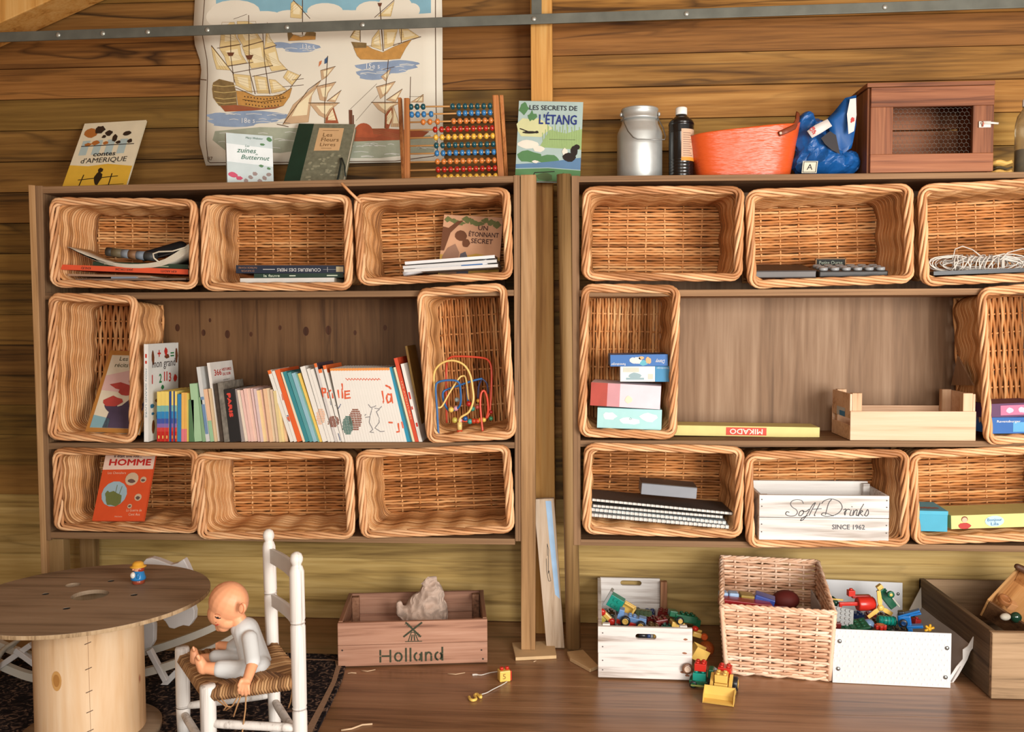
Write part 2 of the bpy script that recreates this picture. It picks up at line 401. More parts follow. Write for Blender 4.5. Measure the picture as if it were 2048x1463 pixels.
for k in range(0, 27):
    mb.rnd = rw.random(); mb.bx(-2.14, -2.1, -3.4, YW + .03, k * PITCH + .001, (k + 1) * PITCH)
struct('wall_left', mb, wood('side_wall_boards', (72, 46, 16), (150, 106, 48), (186, 140, 72), 'Y', 13, 1.0, streak=.8, rough=.62))
mb = MB()
for k in range(0, 27):
    mb.rnd = rw.random(); mb.bx(2.6, 2.64, -.9, YW + .03, k * PITCH + .001, (k + 1) * PITCH)
struct('wall_right', mb, bpy.data.materials['side_wall_boards'])
mb = MB(); y = YW + .03
k = 0
while y > -4.6:
    x = -2.14
    while x < 2.6:
        x1 = min(2.6, x + rw.uniform(3.4, 5.0)); mb.rnd = rw.random()
        if 2.6 - x1 < .4: x1 = 2.6
        mb.bx(x, x1 - .0015, y - .1235, y, -.03, 0); x = x1
    y -= .125; k += 1
struct('floor', mb, M_FLOOR)
mb = MB()
for k in range(26):
    mb.rnd = rw.random(); yy = YW + .03 - k * .14
    mb.bx(-2.14, 2.6, yy - .139, yy, 27 * PITCH, 27 * PITCH + .02)
struct('ceiling', mb, M_WALL)
# upright stud behind the gap between the two shelf units, and the slanting brace in the upper corner
mb = MB(); a = P(1061, 0, .15); b = P(1104, 0, .15); a2 = P(1070, 1240, .15)
mb.hexa([V(a2.x, .15, 0), V(a2.x + b.x - a.x, .15, 0), V(a2.x + b.x - a.x, YW, 0), V(a2.x, YW, 0),
         V(a.x - .004, .15, 2.49), V(b.x - .004, .15, 2.49), V(b.x - .004, YW, 2.49), V(a.x - .004, YW, 2.49)])
struct('trim_1', mb, M_STUD, bev=.003)
mb = MB(); mb.prism([P(-420, 210, .12), P(-420, 238, .12), P(0, 46, .12), P(110, -4, .12), P(420, -145, .12), P(310, -190, .12)], (0, .12, 0))
struct('trim_2', mb, M_STUD, bev=.003)

# ---------------------------------------------------------------- galvanised rail and its upright end
t = thing('metal_rail', 'long galvanised steel rail crossing in front of the ship chart and the wall boards', 'rail', P(0, 75, .12))
a = P(-160, 80, .12); b = P(2210, 0, .12); d = (b - a); L = d.length; ang = atan2(d.z, d.x)
MR = Matrix.Rotation(-ang, 3, 'Y')
M_GALV = col((104, 106, 98), .5, .4, var=.5, nscale=14)
mb = MB(); mb.box((a + b) / 2, (L, .006, .027), MR); mb.box((a + b) / 2 + V(0, .012, .0115), (L, .022, .004), MR)
part('bar', mb, M_GALV, t, bev=.001)
mb = MB(); c = P(1073, 18, .127); mb.bx(c.x - .014, c.x + .014, .127, .133, c.z - .03, 2.49); part('hanger', mb, M_GALV, t, bev=.001)
M_RIV = col((178, 180, 172), .4, .6)
for q in (140, 235, 330, 455, 620, 775, 1120, 1420, 1800):
    mb = MB(); s_ = (q + 160) / 2370; c = a.lerp(b, s_); mb.lathe([(.0075, 0), (.0065, .002), (.001, .0035)], c + V(0, -.003, 0), 10, Matrix.Rotation(radians(90), 3, 'X')); part('rivet', mb, M_RIV, t)

# ---------------------------------------------------------------- shelf units
def quad(mb, px, Y0, Y1, rnd=0.3):
    mb.rnd = rnd; mb.prism([P(x, y, Y0) for x, y in px], (0, Y1 - Y0, 0))
def shelf_unit(label, top, mid1, mid2, bot, lside, rside, back, backmat, knots):
    base = P((bot[0][0] + bot[1][0]) / 2, bot[2][1], .1)
    t = thing('shelf_unit', label, 'shelf', base, group='plywood shelf units on the wall')
    for nm, q in (('top_board', top), ('shelf_board', mid1), ('shelf_board', mid2), ('bottom_board', bot)):
        mb = MB(); quad(mb, q, 0, .225, random.random()); part(nm, mb, M_PLY_EDGE, t, bev=.0012)
    for q in (lside, rside):
        mb = MB(); quad(mb, q, -.002, .225, random.random()); part('side_panel', mb, M_PLY_EDGEV, t, bev=.0012)
    mb = MB(); mb.prism([P(x, y, .226) for x, y in back], (0, .012, 0)); bp = part('back_panel', mb, backmat, t)
    if knots:
        mk = wood('ply_knots', (52, 26, 12), (84, 46, 24), (104, 64, 36), 'Z', 60, 1)
        for kx, ky, r in knots:
            kb = MB(); c = P(kx, ky, .2255); n = 12
            kb.ngon([c + V(cos(2 * pi * k / n) * r * .8, 0, sin(2 * pi * k / n) * r * 1.25) for k in range(n)])
            part('knot', kb, mk, bp)
    return t
knots = [(355, 655, .009), (407, 665, .008), (455, 668, .010), (502, 668, .006), (612, 662, .011), (657, 660, .011), (710, 665, .006), (560, 655, .006), (770, 655, .007), (420, 640, .005)]
su = shelf_unit('plywood shelf unit holding the row of books, under the ship chart',
    [(70, 373), (1040, 351), (1040, 364), (70, 387)], [(76, 586), (1030, 579), (1030, 591), (76, 599)],
    [(88, 885), (1030, 884), (1030, 896), (88, 898)], [(96, 1063), (1030, 1077), (1030, 1089), (96, 1076)],
    [(68, 371), (84, 371), (101, 1080), (87, 1080)], [(1027, 350), (1040, 350), (1042, 1082), (1030, 1082)],
    [(125, 400), (1010, 380), (1012, 1045), (135, 1040)], M_PLY_DARK, knots)
mb = MB(); quad(mb, [(56, 369), (69, 370), (94, 1147), (82, 1147)], -.004, .03, .7); part('leg', mb, M_POST, su, bev=.002)
mb = MB(); q0 = P(96, 1077, .01); q1 = P(126, 1077, .01); mb.bx(q0.x, q1.x, .01, .045, 0, q0.z); part('leg', mb, M_LOG, su, bev=.002)
mb = MB(); q0 = P(158, 1077, .19); q1 = P(186, 1077, .19); mb.bx(q0.x, q1.x, .19, .225, 0, P(158, 1070, .19).z); part('leg', mb, M_LOG, su, bev=.002)
mb = MB(); a = P(1041, 349, -.006); b = P(1072, 349, -.006); c = P(1042, 1300, -.006); d = P(1070, 1300, -.006)
mb.hexa([V(c.x, -.006, .01), V(d.x, -.006, .01), V(d.x, .035, .01), V(c.x, .035, .01), V(a.x, -.006, a.z), V(b.x, -.006, a.z), V(b.x, .035, a.z), V(a.x, .035, a.z)])
part('post', mb, M_POST, su, label='square pale timber post', bev=.002)
sr = shelf_unit('plywood shelf unit with the greyed empty bay, under the milk can',
    [(1143, 352), (2200, 342), (2200, 354), (1143, 364)], [(1150, 580), (2200, 575), (2200, 588), (1150, 593)],
    [(1150, 880), (2200, 882), (2200, 894), (1150, 893)], [(1150, 1078), (2200, 1093), (2200, 1106), (1150, 1090)],
    [(1143, 351), (1158, 351), (1162, 1090), (1147, 1090)], [(2178, 345), (2194, 345), (2194, 1106), (2180, 1106)],
    [(1190, 380), (2150, 375), (2150, 1050), (1190, 1050)], M_PLY_GREY, None)
mb = MB(); a = P(1128, 349, .012); b = P(1147, 1300, .02); b.z = .011
mb.tube([a, a.lerp(b, .35), a.lerp(b, .7), b], [.0195, .0195, .0195, .02], 20); part('post', mb, M_LOG, sr, label='round greyish pole post')
for nm, q, yy, lab in (('left', [(1024, 1284), (1108, 1280), (1113, 1310), (1031, 1314)], 0, 'short board offcut under the square shelf post'), ('right', [(1134, 1302), (1166, 1298), (1197, 1330), (1180, 1337), (1140, 1315)], 0, 'short board offcut turned askew under the round shelf pole')):
    mb = MB(); mb.prism([PZ(x, y, .0095) for x, y in q], (0, 0, -.009)); single('foot_board', mb, col((204, 172, 128), .7, var=.15), lab, 'board', 'offcuts under the shelf posts', bev=.001)

# leaning painted board between the posts
mb = MB(); q = [P(1067, 998, .06), P(1108, 996, .06), P(1129, 1274, .03), P(1093, 1284, .03)]
q[2].z = .004; q[3].z = .004
mb.prism(q, (0, .018, 0)); mb2 = MB()
t = thing('leaning_board', 'offcut board with a pale blue painted edge leaning between the shelf posts', 'board', (q[2] + q[3]) / 2)
bo = part('board', mb, wood('bleached_board', (160, 130, 100), (208, 184, 158), (226, 206, 184), 'Z', 14), t, bev=.001)
f = Face(q[3], q[2] - q[3], q[0] - q[3]); 
mb2 = MB(); f.poly(mb2, [(.66, .99), (.98, .99), (.98, .33), (.74, .36), (.70, .6)], 1); part('blue_paint', mb2, col((150, 182, 214), .6, var=.2), bo)
mb2 = MB(); f.line(mb2, [(.42, .60), (.38, .52), (.44, .45), (.56, .45), (.52, .52), (.46, .5), (.52, .58), (.60, .66), (.55, .70), (.5, .62)], .0012); part('pencil_mark', mb2, M_INK, bo)

# ---------------------------------------------------------------- wicker baskets
BW, BH, BD = .43, .275, .19
def rrect(a, b, r, step):
    """rounded rectangle outline in X-Z with its outward normals"""
    pts = []
    segs = [((-a + r, -b), (a - r, -b), (a - r, -b + r), -90), ((a, -b + r), (a, b - r), (a - r, b - r), 0), ((a - r, b), (-a + r, b), (-a + r, b - r), 90), ((-a, b - r), (-a, -b + r), (-a + r, -b + r), 180)]
    for p, q, c, a0 in segs:
        p = Vector(p); q = Vector(q); n = max(2, int((q - p).length / step))
        nv = V(cos(radians(a0)), sin(radians(a0)))
        for i in range(n): pts.append((p.lerp(q, i / n), nv))
        for i in range(4):
            an = radians(a0 + 90 * i / 4); nn = V(cos(an), sin(an)); pts.append((Vector(c) + nn * r, nn))
    return pts
def weave_base(mb, hw, hh, y, pitch, sp, r, rd, amp=.0045, X=V(1, 0, 0), Z=V(0, 0, 1), N=V(0, 1, 0), O=V(0, 0, 0)):
    n = int(2 * hh / pitch); ns = max(2, round(2 * hw / sp)); sp = 2 * hw / ns
    for i in range(n + 1):
        z = -hh + i * 2 * hh / n; mb.rnd = rd.random(); ph = (i % 2) * pi; k = ns * 4; j0 = rd.uniform(-.0012, .0012)
        mb.tube([O + X * (-hw + j * 2 * hw / k) + N * (y + amp * cos(pi * j / 4 + ph)) + Z * (z + j0 + rd.uniform(-.0009, .0009)) for j in range(k + 1)], r, 5, caps=False)
    for j in range(ns + 1):
        x = -hw + j * sp; mb.rnd = .45 + .5 * rd.random()
        mb.tube([O + X * (x + rd.uniform(-.0015, .0015)) + N * (y + .001) + Z * (-hh + q * 2 * hh / 6) for q in range(7)], .0032, 5)
def basket_meshes(seed):
    rd = random.Random(seed); a0, b0 = BW / 2 - .012, BH / 2 - .012; taper = .010; rows = 18
    body = MB()
    for i in range(rows):
        t = (i + .5) / rows; y = -.004 + t * BD; a, b = a0 - .004 - taper * t, b0 - .004 - taper * t
        pts = rrect(a, b, .03, .0135); n = len(pts); ph = seed + i * .05 + rd.uniform(-.12, .12)
        body.rnd = rd.random(); L = 0; ring = []
        for k, (p, nn) in enumerate(pts):
            if k: L += (p - pts[k - 1][0]).length
            d = .0036 * cos(2 * pi * L / .082 + ph)
            w = .0028 * sin(2 * pi * L / .082 + ph + 1.0)
            ring.append(V(p.x + nn.x * d, y + w + rd.uniform(-.0008, .0008), p.y + nn.y * d))
        body.tube(ring, .0046 + rd.uniform(-.0006, .0006), 6, closed=True)
    base = MB(); weave_base(base, a0 - taper - .004, b0 - taper - .004, BD, .0083, .054, .0046, rd)
    rim = MB(); pts = rrect(a0 + .002, b0 + .002, .021, .012); n = len(pts)
    for s_ in range(5):
        rim.rnd = rd.random(); ring = []; rr = []
        for k, (p, nn) in enumerate(pts):
            an = 2 * pi * (5 * k / n) + s_ * 2 * pi / 5; sw = .9 + .12 * sin(5 * k / n * 2 * pi + s_)
            u = .0090 * cos(an) * sw; w = .0125 * sin(an) * sw
            ring.append(V(p.x + nn.x * u, -.012 + w, p.y + nn.y * u)); rr.append(.0047 + .0006 * sin(k * .9 + s_ * 2))
        rim.tube(ring, rr, 6, closed=True)
    return body, base, rim
BMESH = []
for sd in (11, 23, 37):
    bo, ba, ri = basket_meshes(sd)
    BMESH.append((bo.mesh('basket_body', M_WICK), ba.mesh('basket_base', M_WICKB), ri.mesh('basket_rim', M_RIM)))
def put_basket(c, label, upright=False, variant=0, name='wicker_basket', Y=-.013, group='wicker baskets in the shelf units'):
    tl, tr, br, bl = [P(x, y, Y) for x, y in c]
    ctr = (tl + tr + br + bl) / 4; wv = ((tr - tl) + (br - bl)) / 2; hv = ((tl - bl) + (tr - br)) / 2
    ang = (atan2(wv.z, wv.x) * .5 + atan2(-hv.x, hv.z) * .5); sx, sz = wv.length, hv.length
    t = bpy.data.objects.new(name, None); C.objects.link(t); t.empty_display_size = .05
    if upright: t.rotation_euler = (0, -ang - radians(90), 0); t.scale = (sz / BW, 1, sx / BH)
    else: t.rotation_euler = (0, -ang, 0); t.scale = (sx / BW, 1, sz / BH)
    t.location = (ctr.x, 0, ctr.z)
    tag(t, label, 'basket', group)
    for nm, me in zip(('body', 'base', 'rim'), BMESH[variant % 3]):
        o = bpy.data.objects.new(nm, me); C.objects.link(o); o.parent = t
    return t
BK = [
 ([(99, 391), (392, 402), (397, 582), (104, 569)], 'wicker basket holding the curled newspaper and the orange-red book', 0),
 ([(402, 392), (703, 388), (705, 580), (404, 580)], 'wicker basket holding the dark blue book with white spine lettering', 0),
 ([(712, 391), (1020, 371), (1025, 551), (712, 577)], 'wicker basket holding the book about a secret and white magazines', 0),
 ([(93, 580), (263, 596), (284, 892), (104, 872)], 'upright wicker basket holding the brown book with a red bird cover', 1),
 ([(838, 580), (1020, 562), (1025, 872), (850, 890)], 'upright wicker basket holding the wire bead maze', 1),
 ([(105, 890), (393, 904), (403, 1070), (112, 1055)], 'wicker basket holding the leaning orange HOMME book', 0),
 ([(390, 905), (705, 902), (710, 1076), (396, 1078)], 'empty wicker basket below the row of books, middle of the lowest row', 0),
 ([(714, 905), (1022, 884), (1027, 1060), (720, 1080)], 'empty wicker basket under the bead maze basket', 0),
 ([(1160, 366), (1483, 380), (1488, 572), (1170, 549)], 'empty wicker basket under the milk can', 0),
 ([(1490, 378), (1824, 368), (1828, 568), (1497, 573)], 'wicker basket holding the black tray and small chalk sign', 0),
 ([(1836, 370), (2165, 352), (2170, 560), (1842, 568)], 'wicker basket holding the white cord coil, cut by the frame', 0),
 ([(1158, 563), (1350, 575), (1362, 882), (1162, 868)], 'upright wicker basket holding the stack of four puzzle boxes', 1),
 ([(1958, 578), (2150, 560), (2160, 880), (1968, 888)], 'upright wicker basket beside the pale slatted crate, cut by the frame', 1),
 ([(1165, 878), (1483, 900), (1488, 1084), (1170, 1058)], 'wicker basket holding the stack of spiral notebooks', 0),
 ([(1490, 902), (1815, 900), (1820, 1093), (1492, 1092)], 'wicker basket holding the white Soft Drinks crate', 0),
 ([(1820, 905), (2145, 885), (2150, 1080), (1822, 1086)], 'wicker basket holding the turquoise box and yellow game box', 0)]
BASK = [put_basket(c, lab, bool(u), i) for i, (c, lab, u) in enumerate(BK)]
# a stray cane sticking up between two rims
mb = MB(); mb.rnd = .6; mb.tube([P(683, 366, -.035), P(700, 384, -.03), P(722, 405, -.025)], .004, 6); o = part('loose_cane', mb, M_RIM, None)
o.parent = BASK[2]; o.matrix_parent_inverse = (Matrix.Translation(BASK[2].location) @ BASK[2].rotation_euler.to_matrix().to_4x4() @ Matrix.Diagonal((*BASK[2].scale, 1))).inverted()
# ---------------------------------------------------------------- books and boxes: builders
def frame3(o, X, Z):
    x = X.normalized(); z = (Z - x * Z.dot(x)).normalized(); y = z.cross(x)
    return Matrix(((x.x, y.x, z.x), (x.y, y.y, z.y), (x.z, y.z, z.z)))
def book_parts(t, w, h, th, cover, pages=M_PAGES, hard=.0018, inset=.003, spine=None):
    """local frame: x along the cover, y thickness (front cover at y=0), z up, spine at x=0"""
    mb = MB(); k = hard
    mb.bx(0, w, 0, k, 0, h); mb.bx(0, w, th - k, th, 0, h)
    if spine is None: mb.bx(0, k, k, th - k, 0, h)
    c = part('cover', mb, cover, t, local=True)
    if spine is not None:
        mb = MB(); mb.bx(-.0006, k, 0, th, 0, h); part('spine', mb, spine, t, local=True)
    mb = MB(); mb.bx(k, w - inset, k, th - k, inset * .6, h - inset * .6); part('pages', mb, pages, t, local=True)
    return c, Face((0, -.0001, 0), (w, 0, 0), (0, 0, h))
def lean_book(name, label, bl, br, tl, Y0, Y1, th, cover, group=None, z0=None, **kw):
    a, b, c = P(*bl, Y0), P(*br, Y0), P(*tl, Y1)
    if z0 is not None: a.z = z0
    M = frame3(a, b - a, c - a); w = (b - a).length; h = ((c - a) - (b - a).normalized() * (c - a).dot((b - a).normalized())).length
    t = thing(name, label, 'book', a, M, group)
    cv, f = book_parts(t, w, h, th, cover, **kw)
    return t, cv, f, w, h
def deco(name, parent, mat, fn, label=None):
    mb = MB(); fn(mb); return part(name, mb, mat, parent, label, local=True)
def C_(*c, **k): return col(c, k.pop('rough', .55), **k)

ZL = P(500, 366, 0.1).z
zt_left = P(560, 362, 0).z; zt_right = P(1500, 354.5, 0).z
def ztop(px, left=True):   # top of the top board under a picture column
    return P(px, (373 - (px - 70) * 22 / 970) if left else (352 - (px - 1143) * 10 / 1057), 0).z

# ---------------------------------------------------------------- books standing on the left shelf unit
t, cv, f, w, h = lean_book('book', 'yellow and white book of American tales leaning on the wall boards above the left basket', (122, 373), (252, 373), (154, 248), .085, .235, .006, C_(228, 218, 190), z0=ztop(190) + .001)
deco('cover_print', cv, C_(222, 178, 62), lambda m: (f.poly(m, [(0, 0), (1, 0), (1, .30), (.6, .35), (.3, .33), (0, .36)])))
deco('cover_print', cv, C_(176, 196, 196), lambda m: [f.rect(m, .08 + .2 * i, .5, .2 + .2 * i, .72) for i in range(4)])
deco('cover_print', cv, C_(176, 108, 48), lambda m: [f.blot(m, .16, .84, .13, .10, 2, seed=1), f.blot(m, .3, .68, .08, .04, 2, seed=8), f.blot(m, .18, .66, .06, .03, 2, seed=9), f.blot(m, .46, .67, .05, .03, 2, seed=7)])
deco('cover_print', cv, C_(52, 38, 28), lambda m: [f.blot(m, .30, .88, .09, .08, 3, seed=2), f.blot(m, .46, .82, .07, .05, 3, seed=3), f.blot(m, .58, .74, .05, .07, 3, seed=4), f.blot(m, .76, .80, .07, .05, 3, seed=5), f.blot(m, .84, .68, .05, .04, 3, seed=6), f.blot(m, .66, .67, .05, .03, 3, seed=6), f.blot(m, .40, .77, .04, .03, 3, seed=11), f.rect(m, .08, .63, .92, .642, 2)])
deco('cover_print', cv, C_(46, 34, 20), lambda m: [f.blot(m, .52, .14, .07, .11, 3, seed=3), f.blot(m, .52, .26, .05, .04, 3, seed=4), f.line(m, [(.22, .13), (.82, .16)], .003, 3), f.line(m, [(.26, .02), (.28, .2)], .003, 3), f.line(m, [(.72, .02), (.72, .2)], .003, 3), f.line(m, [(.2, .03), (.95, .04)], .002, 3)])
deco('title', cv, M_INK, lambda m: [f.text(m, 'contes', .50, .50, .095, bold=.02, l=4), f.text(m, "d'AMERIQUE", .52, .405, .105, bold=0, l=4, fit=.72)])

a = P(455, 371, .05); a.z = ztop(500) + .0005
M = Matrix.Rotation(radians(27), 3, 'Z') @ Matrix.Rotation(radians(-5), 3, 'X')
t = thing('book', 'pale blue paperback with pink flowers standing below the ship chart', 'book', a, M)
w, h = .125, .145; cv, f = book_parts(t, w, h, .024, C_(196, 210, 212), hard=.0008, inset=.001)
deco('cover_print', cv, C_(226, 234, 236), lambda m: f.poly(m, [(0, .45), (1, .4), (1, .75), (0, .8)]))
deco('cover_print', cv, C_(198, 74, 104), lambda m: [f.blot(m, .12, .2, .12, .07, 2, seed=1), f.blot(m, .26, .14, .08, .05, 2, seed=2)])
deco('cover_print', cv, C_(150, 132, 128), lambda m: [f.blot(m, .40 + .1 * i, .10 + .07 * (i % 3), .06, .05, 2, seed=i) for i in range(6)])
deco('cover_print', cv, C_(84, 128, 84), lambda m: [f.blot(m, .93, .93, .07, .06, 2, seed=1), f.blot(m, .78, .82, .06, .03, 2, seed=2), f.blot(m, .74, .40, .06, .03, 2, seed=3), f.blot(m, .9, .36, .05, .03, 2, seed=4)])
deco('title', cv, C_(52, 104, 84), lambda m: [f.text(m, 'Les', .44, .77, .06, shear=.4, l=3), f.text(m, 'zuines', .42, .68, .14, shear=.35, bold=.01, l=3), f.text(m, 'de', .64, .62, .05, shear=.35, l=3), f.text(m, 'Butternut', .6, .55, .12, shear=.35, bold=.01, l=3, fit=.62), f.text(m, 'Mary Webster', .6, .93, .055, shear=.3, l=3)])
deco('spine_text', cv, C_(110, 140, 150), lambda m: Face((-.0002, .024, 0), (0, -.024, 0), (0, 0, h)).text(m, 'Les zuines', .5, .55, .5, rot=-90, fit=.5, l=2))

t, cv, f, w, h = lean_book('album', 'old album with a dark green cloth spine and peach label, beside the pale paperback', (566, 372), (684, 372), (578, 247), .085, .225, .02, C_(118, 118, 98, var=.5, nscale=70), z0=ztop(620) + .001, spine=C_(20, 48, 34))
t['category'] = 'book'
deco('cloth_strip', cv, C_(22, 50, 36, var=.3), lambda m: f.rect(m, 0, 0, .27, 1, 1))
deco('paper_label', cv, C_(216, 178, 132), lambda m: f.poly(m, [(.38, .55), (.82, .56), (.82, .93), (.38, .93)], 1))
deco('label_text', cv, C_(120, 88, 52), lambda m: [f.text(m, 'Les', .56, .81, .09, l=3), f.text(m, 'Fleurs', .62, .73, .09, l=3), f.text(m, 'Livres', .6, .65, .08, l=3), f.line(m, [(.46, .885), (.74, .885)], .0012, 3), f.line(m, [(.5, .59), (.68, .59)], .0012, 3)])
deco('marbled_print', cv, C_(150, 148, 124), lambda m: [f.blot(m, .34 + .6 * random.random(), .03 + .47 * random.random(), .035, .02, 1, seed=i, n=7) for i in range(34)])
mb = MB(); mb.tube([(w * .88, -.004, h * .42), (w * .92, -.010, h * .3), (w * .93, -.012, h * .1), (w * .92, -.010, .004)], .0028, 6, flat=.5); mb.tube([(w * .90, -.004, h * .43), (w * .98, -.007, h * .3), (w * 1.04, -.008, h * .12)], .002, 6, flat=.5)
part('ribbon_tie', mb, C_(30, 40, 36), t, local=True)

# book about the pond standing behind the two posts
t, cv, f, w, h = lean_book('book', 'pond wildlife book with a duck on its cover, above the gap between shelf units', (1030, 364), (1160, 364), (1021, 201), .085, .130, .012, C_(168, 190, 186), z0=ztop(1035) + .001)
deco('cover_print', cv, C_(206, 208, 158), lambda m: f.blot(m, .25, .66, .3, .16, 1, seed=2))
deco('cover_print', cv, C_(150, 178, 118), lambda m: [f.poly(m, [(.35, .42), (1, .40), (1, .66), (.75, .6), (.5, .64)], 1)] + [f.line(m, [(.42 + .025 * i, .42), (.41 + .025 * i + .02 * ((i * 7) % 3 - 1), .60 + .04 * ((i * 5) % 4))], .0022, 2) for i in range(23)])
deco('cover_print', cv, C_(84, 130, 84), lambda m: [f.blot(m, .2, .3, .24, .09, 2, seed=4), f.blot(m, .5, .27, .22, .07, 2, seed=6), f.blot(m, .1, .9, .12, .09, 2, seed=8, jag=.7), f.blot(m, .22, .8, .08, .1, 2, seed=9, jag=.7), f.poly(m, [(0, 0), (1, 0), (1, .14), (.5, .16), (0, .14)], 2)])
deco('cover_print', cv, C_(92, 128, 164), lambda m: [f.poly(m, [(0, .15), (.5, .17), (1, .15), (1, .3), (.6, .25), (.3, .22), (0, .2)], 3)])
deco('cover_print', cv, C_(226, 222, 208), lambda m: [f.blot(m, .17, .45, .2, .07, 2, seed=14), f.blot(m, .34, .4, .1, .05, 2, seed=15), f.blot(m, .3, .235, .06, .02, 4, seed=3), f.blot(m, .75, .36, .05, .06, 4, seed=3)])
deco('cover_print', cv, C_(34, 26, 24), lambda m: [f.blot(m, .82, .30, .11, .06, 5, seed=3, jag=.15), f.blot(m, .89, .38, .06, .07, 5, seed=4, jag=.15), f.blot(m, .93, .43, .05, .035, 5, seed=4, jag=.1), f.blot(m, .2, .60, .13, .022, 4, seed=5), f.line(m, [(.04, .645), (.2, .60)], .003, 4), f.blot(m, .3, .605, .04, .02, 4, seed=6), f.line(m, [(.5, .52), (.9, .52)], .0008, 4), f.line(m, [(.25, .02), (.3, .1), (.6, .12)], .0025, 4)])
deco('cover_print', cv, C_(74, 96, 58), lambda m: [f.blot(m, .45, .05, .15, .06, 5, seed=16), f.blot(m, .75, .06, .12, .05, 5, seed=17)])
deco('title', cv, C_(36, 40, 54), lambda m: f.text(m, 'LES SECRETS DE', .54, .91, .085, fit=.74, l=6, bold=.012))
deco('title', cv, C_(34, 52, 124), lambda m: f.text(m, "L'ÉTANG", .62, .76, .17, fit=.58, l=6, bold=.018))

# ---------------------------------------------------------------- ship chart hanging on the wall
YC = YW - .006
edge = [(392, -60), (390, 0), (387, 60), (390, 90), (400, 120), (403, 140), (401, 160), (399, 205), (398, 250), (400, 288), (406, 310), (412, 331)]
right = [(884, -60), (884, 0), (885, 60), (885, 90), (885, 120), (885, 140), (885, 160), (886, 205), (886, 250), (887, 288), (888, 310), (889, 323)]
rows = []
for (xa, ya), (xb, yb) in zip(edge, right):
    rows.append([P(lerp(xa, xb, k / 12), lerp(ya, yb, k / 12), YC) for k in range(13)])
mb = MB(); mb.sheet(rows, True)
M_CLOTH = col((226, 220, 204), .85, var=.07, nscale=9)
t = thing('ship_chart', 'printed cloth wall chart of old sailing ships hanging on the boards', 'wall chart', P(640, 331, YC))
cl = part('cloth', mb, M_CLOTH, t); md = cl.modifiers.new('thick', 'SOLIDIFY'); md.thickness = .0012; md.offset = -1
qa = lambda X, Y: (380 + X / 5.629, Y / 5.629)
qb = lambda X, Y: (540 + X / 4.303, Y / 4.303)
qc = lambda X, Y: (380 + X / 3.657, Y / 3.657)
OUTL = []
def cpoly(m, q, pts, l=1):
    if q is not ident: OUTL.append((q, pts, l))
    cpoly_(m, q, pts, l)
def cpoly_(m, q, pts, l=1):
    pp = [P(*q(*p), YC - .0012 - .0004 * l - 8e-6 * len(m.f)) for p in pts]
    m.ngon(pp if sum((pp[i].x * pp[(i + 1) % len(pp)].z - pp[(i + 1) % len(pp)].x * pp[i].z) for i in range(len(pp))) > 0 else pp[::-1])
def cline(m, q, pts, w, l=3):
    w = w * .62 if w < .005 and q is not ident else w
    pp = [P(*q(*p), YC - .0012 - .0004 * l) for p in pts]
    for a, b in zip(pp, pp[1:]):
        d = (b - a).normalized(); n = V(-d.z, 0, d.x) * (w / 2); m.ngon([a - n, b - n, b + n, a + n])
def inks(name, c, fn): 
    mb = MB(); fn(mb); return part(name, mb, c, cl)
ident = lambda X, Y: (X, Y)
SKY = C_(132, 178, 196, var=.25, nscale=12, rough=.85); SEA = C_(140, 158, 184, var=.35, nscale=22, rough=.85); SEA2 = C_(164, 170, 150, var=.3, nscale=25, rough=.85)
SAIL = C_(222, 198, 142, var=.14, rough=.85); SAIL2 = C_(200, 168, 132, var=.14, rough=.85); OCH = C_(192, 142, 74, var=.3, nscale=60, rough=.85); RED = C_(158, 84, 54, var=.25, nscale=40, rough=.85); OLV = C_(126, 102, 62, var=.5, nscale=90, rough=.85); LNK = C_(88, 62, 38, rough=.85); WAV = C_(214, 214, 208, rough=.85)
inks('sky_print', SKY, lambda m: cpoly(m, ident, [(432, -58), (862, -58), (862, 26), (800, 30), (720, 20), (650, 22), (560, 30), (470, 24), (432, 8)]))
def clouds(m):
    for x, y, rx, ry in ((470, 22, 50, 22), (438, 34, 26, 20), (530, 36, 40, 14), (580, 30, 30, 10), (650, 22, 36, 16), (690, 30, 40, 10), (745, 22, 34, 20), (790, 12, 34, 24), (824, 20, 16, 14), (600, 40, 30, 8), (720, 34, 60, 12)):
        cpoly(m, ident, [(x + rx * cos(k * pi / 9), y + ry * sin(k * pi / 9)) for k in range(18)], 2)
inks('cloud_print', M_CLOTH, clouds)
inks('border_print', LNK, lambda m: [cline(m, ident, [(411, -58), (409, 0), (404, 66), (408, 88), (414, 120), (415, 150), (413, 220), (412, 280), (416, 322), (420, 325), (620, 324), (790, 322), (868, 312), (873, 306)], .0022, 2), cline(m, ident, [(871, -58), (871, 60), (872, 200), (875, 306)], .0022, 2), cline(m, ident, [(400, 158.5), (413, 160)], .003, 2)])
def seas(m):
    for x, y, rx, ry in ((505, 234, 78, 13), (470, 244, 60, 10), (600, 95, 42, 10), (560, 90, 24, 6), (770, 135, 66, 12), (745, 148, 36, 12), (800, 128, 40, 8), (440, 232, 30, 7)):
        cpoly(m, ident, [(x + rx * cos(k * pi / 8) * (1 - .25 * ((k * 5) % 3) / 2), y + ry * sin(k * pi / 8)) for k in range(16)])
inks('sea_print', SEA, seas)
inks('sea_print', SEA2, lambda m: [cpoly(m, ident, [(430, 262), (520, 254), (600, 256), (600, 300), (560, 306), (450, 300), (425, 280)]), cpoly(m, ident, [(640, 283), (760, 282), (860, 270), (872, 285), (868, 304), (760, 316), (640, 316)])])
